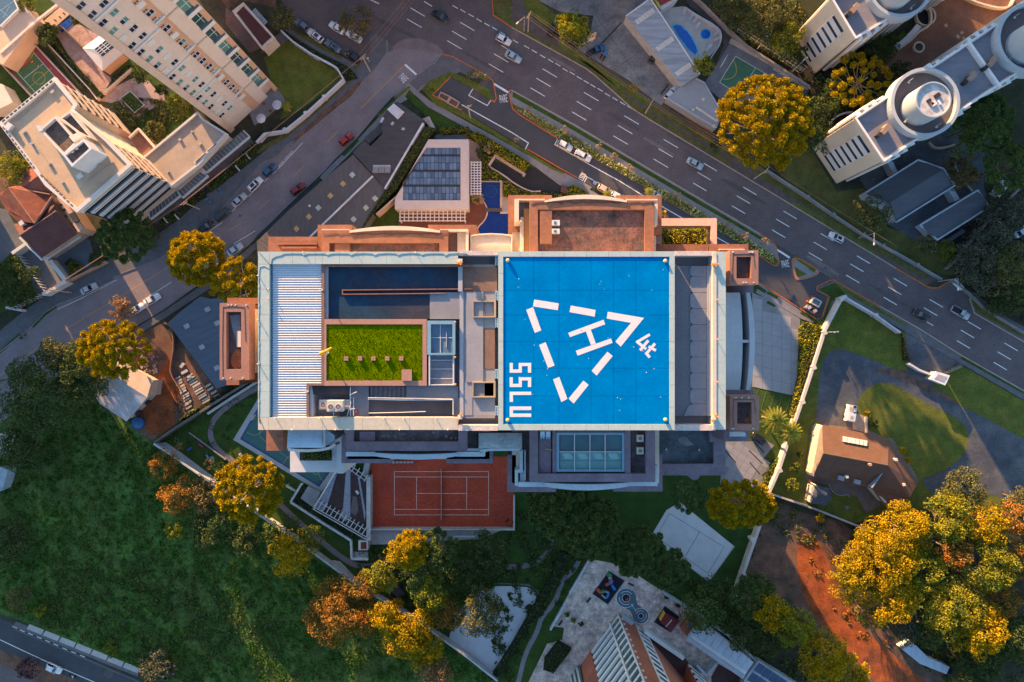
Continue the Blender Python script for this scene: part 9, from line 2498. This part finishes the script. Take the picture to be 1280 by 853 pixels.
pF=pole(250,262,9.0,'utility pole on the left pavement by the hedges',.7)
pG=pole(90,366,9.0,'utility pole in front of the slate yard',.5)
pO=Vector(W(760,-160,9));pN=Vector(W(640,-120,9));pP=Vector(W(560,-60,9))
cab=mat('cable_tan',(.26,.15,.09),.6)
def cable(p,q,arm,label,n=4,sag=.5):
 t=thing('overhead_cable',label,'cables',(p.x,p.y,0))
 d=Vector((math.cos(arm),math.sin(arm),0))
 for k in range(n):
  o=(k/max(1,n-1)-.5)*1.9
  b=B();last=None
  for i in range(13):
   s=i/12;pt=p.lerp(q,s)+d*o;pt.z-=sag*4*s*(1-s)+.25*(k%2)
   if last is not None:b.tube(last,pt,.035,4)
   last=pt
  part(b,'cable',cab,t)
cable(pA,pB,1.0,'overhead cables between the top pole and the pole below the silver roof')
cable(pB,pC,1.0,'overhead cables between the silver roof pole and the araucaria pole')
pX=Vector((*W(1095,318,0)[:2],9.0));cable(pC,pX,1.0,'overhead cables along the upper side of the avenue',2)
cable(pA,pD,.25,'overhead cables crossing the avenue to the car park corner',4,.4)
cable(pE,pP,-.5,'overhead cables crossing the junction at the top',3,.3)
cable(pE,pF,.7,'overhead cables along the left pavement, upper run',3)
cable(pF,pG,.5,'overhead cables along the left pavement, lower run',3)
def street_lamp(px,py,h,ax,ay,label):
 t=thing('street_lamp',label,'street lamp',W(px,py,0),'street lamps');c=W(px,py,0)
 b=B();b.tube(c,(c.x,c.y,h),.12,8,.07);part(b,'pole',mat('lamp_grey',(.30,.31,.32),.6),t)
 e=Vector((c.x+ax,c.y+ay,h+.3));b=B();b.tube((c.x,c.y,h),e,.06,6);part(b,'arm',MATS['lamp_grey'],t)
 b=B();b.box(e,(.7,.3,.15),math.atan2(ay,ax));part(b,'lamp_head',mat('lamp_white',(.60,.64,.66),.4),t)
street_lamp(1072,298,8,-.2,-2.6,'street lamp over the avenue near the white car')
street_lamp(1172,352,8,-.2,-2.6,'street lamp over the avenue at the lane mouth')
street_lamp(655,40,8,-1.8,-1.6,'street lamp beside the top pole')
for x,y,l in((607,98,'thin sign post at the mouth of the car park'),(462,78,'small sign post at the street corner by the black car')):
 t=thing('sign_post',l,'sign',W(x,y,0));c=W(x,y,0);b=B();b.tube(c,(c.x,c.y,2.6),.04,6);part(b,'post',steel,t);b=B();b.box((c.x,c.y,2.4),(.6,.05,.6),.4);part(b,'sign_plate',white,t)
hut=thing('dark_hut','small dark roofed hut among the gold trees','hut',W(495,740,0))
b=B();b.prism([(488,738),(498,733),(506,742),(496,747)],0,2.6);part(b,'roof',mat('hut_slate',(.035,.034,.04),.8),hut)
b=B();b.prism([(487,745),(495,749),(492,753),(485,749)],0,2.0);part(b,'porch_roof',fan_dk,hut)
bs=thing('blue_roof_shed','pale blue shed roof at the foot of the right wood','shed',W(1160,825,0))
b=B();b.prism([(1128,812),(1142,804),(1160,822),(1187,834),(1183,843),(1150,830)],0,3);part(b,'roof',bl,bs)
b=B();b.line([(1183,843),(1186,834),(1192,836),(1189,844)],.3,0,2.8);part(b,'gate_frame',trim_m,bs)
eb=thing('pale_roof_house','pale roof corner at the left edge of the field','house',W(2,590,0))
b=B();b.prism([(-20,560),(2,541),(10,545),(4,560),(0,572),(-20,575)],0,3);part(b,'roof',palewhite,eb)
b=B();b.prism([(-20,588),(0,584),(10,588),(3,612),(-20,622)],0,3.2);part(b,'roof',mat('roof_steelblue',(.26,.32,.36),.7),eb)
nb=mat('shade_slab_wall',(.45,.40,.36),.9,.1,.3,.1)
def add_shade_slab(x0,y0,x1,y1,h,label):  # unseen slab added beyond the view to cast shade over the streets
 p=[W(x0,y0,0)[:2],W(x1,y1,0)[:2]]
 c=((p[0][0]+p[1][0])/2,(p[0][1]+p[1][1])/2,0)
 t=thing('shade_slab',label,'building',c)
 b=B();b.rect(x0,y0,x1,y1,0,h,zref=0);part(b,'wall',nb,t)
 w_=Wall(W(x1,y1,0)[:2],W(x0,y1,0)[:2])
 if w_.n.y>0:w_=Wall(W(x0,y1,0)[:2],W(x1,y1,0)[:2])
 for f in range(int(h/3)):
  b=B();w_.box(b,1,w_.L-1,f*3+.9,f*3+2.2,-.02,.06);part(b,'window_band',win_dark,t)
add_shade_slab(225,-72,440,-42,21,'plain added shading slab beyond the top edge, left of the junction')
add_shade_slab(450,-64,560,-34,19,'plain added shading slab beyond the top edge, over the junction')
add_shade_slab(566,-60,645,-30,11,'low added shading slab beyond the top edge, left of the car park')
add_shade_slab(700,-60,772,-30,17.5,'low added shading slab beyond the top edge, right of the car park')
add_shade_slab(776,-66,868,-36,24,'low added shading slab beyond the top edge, above the pool')
add_shade_slab(560,-240,612,-205,33,'far added shading slab beyond the top edge')
add_shade_slab(1000,-120,1130,-80,38.5,'tall added shading slab beyond the top edge, above the cream blocks')
add_shade_slab(-330,250,-14,290,27,'added shading slab beyond the left edge')
add_shade_slab(-420,420,-90,450,22,'lower added shading slab beyond the left edge')
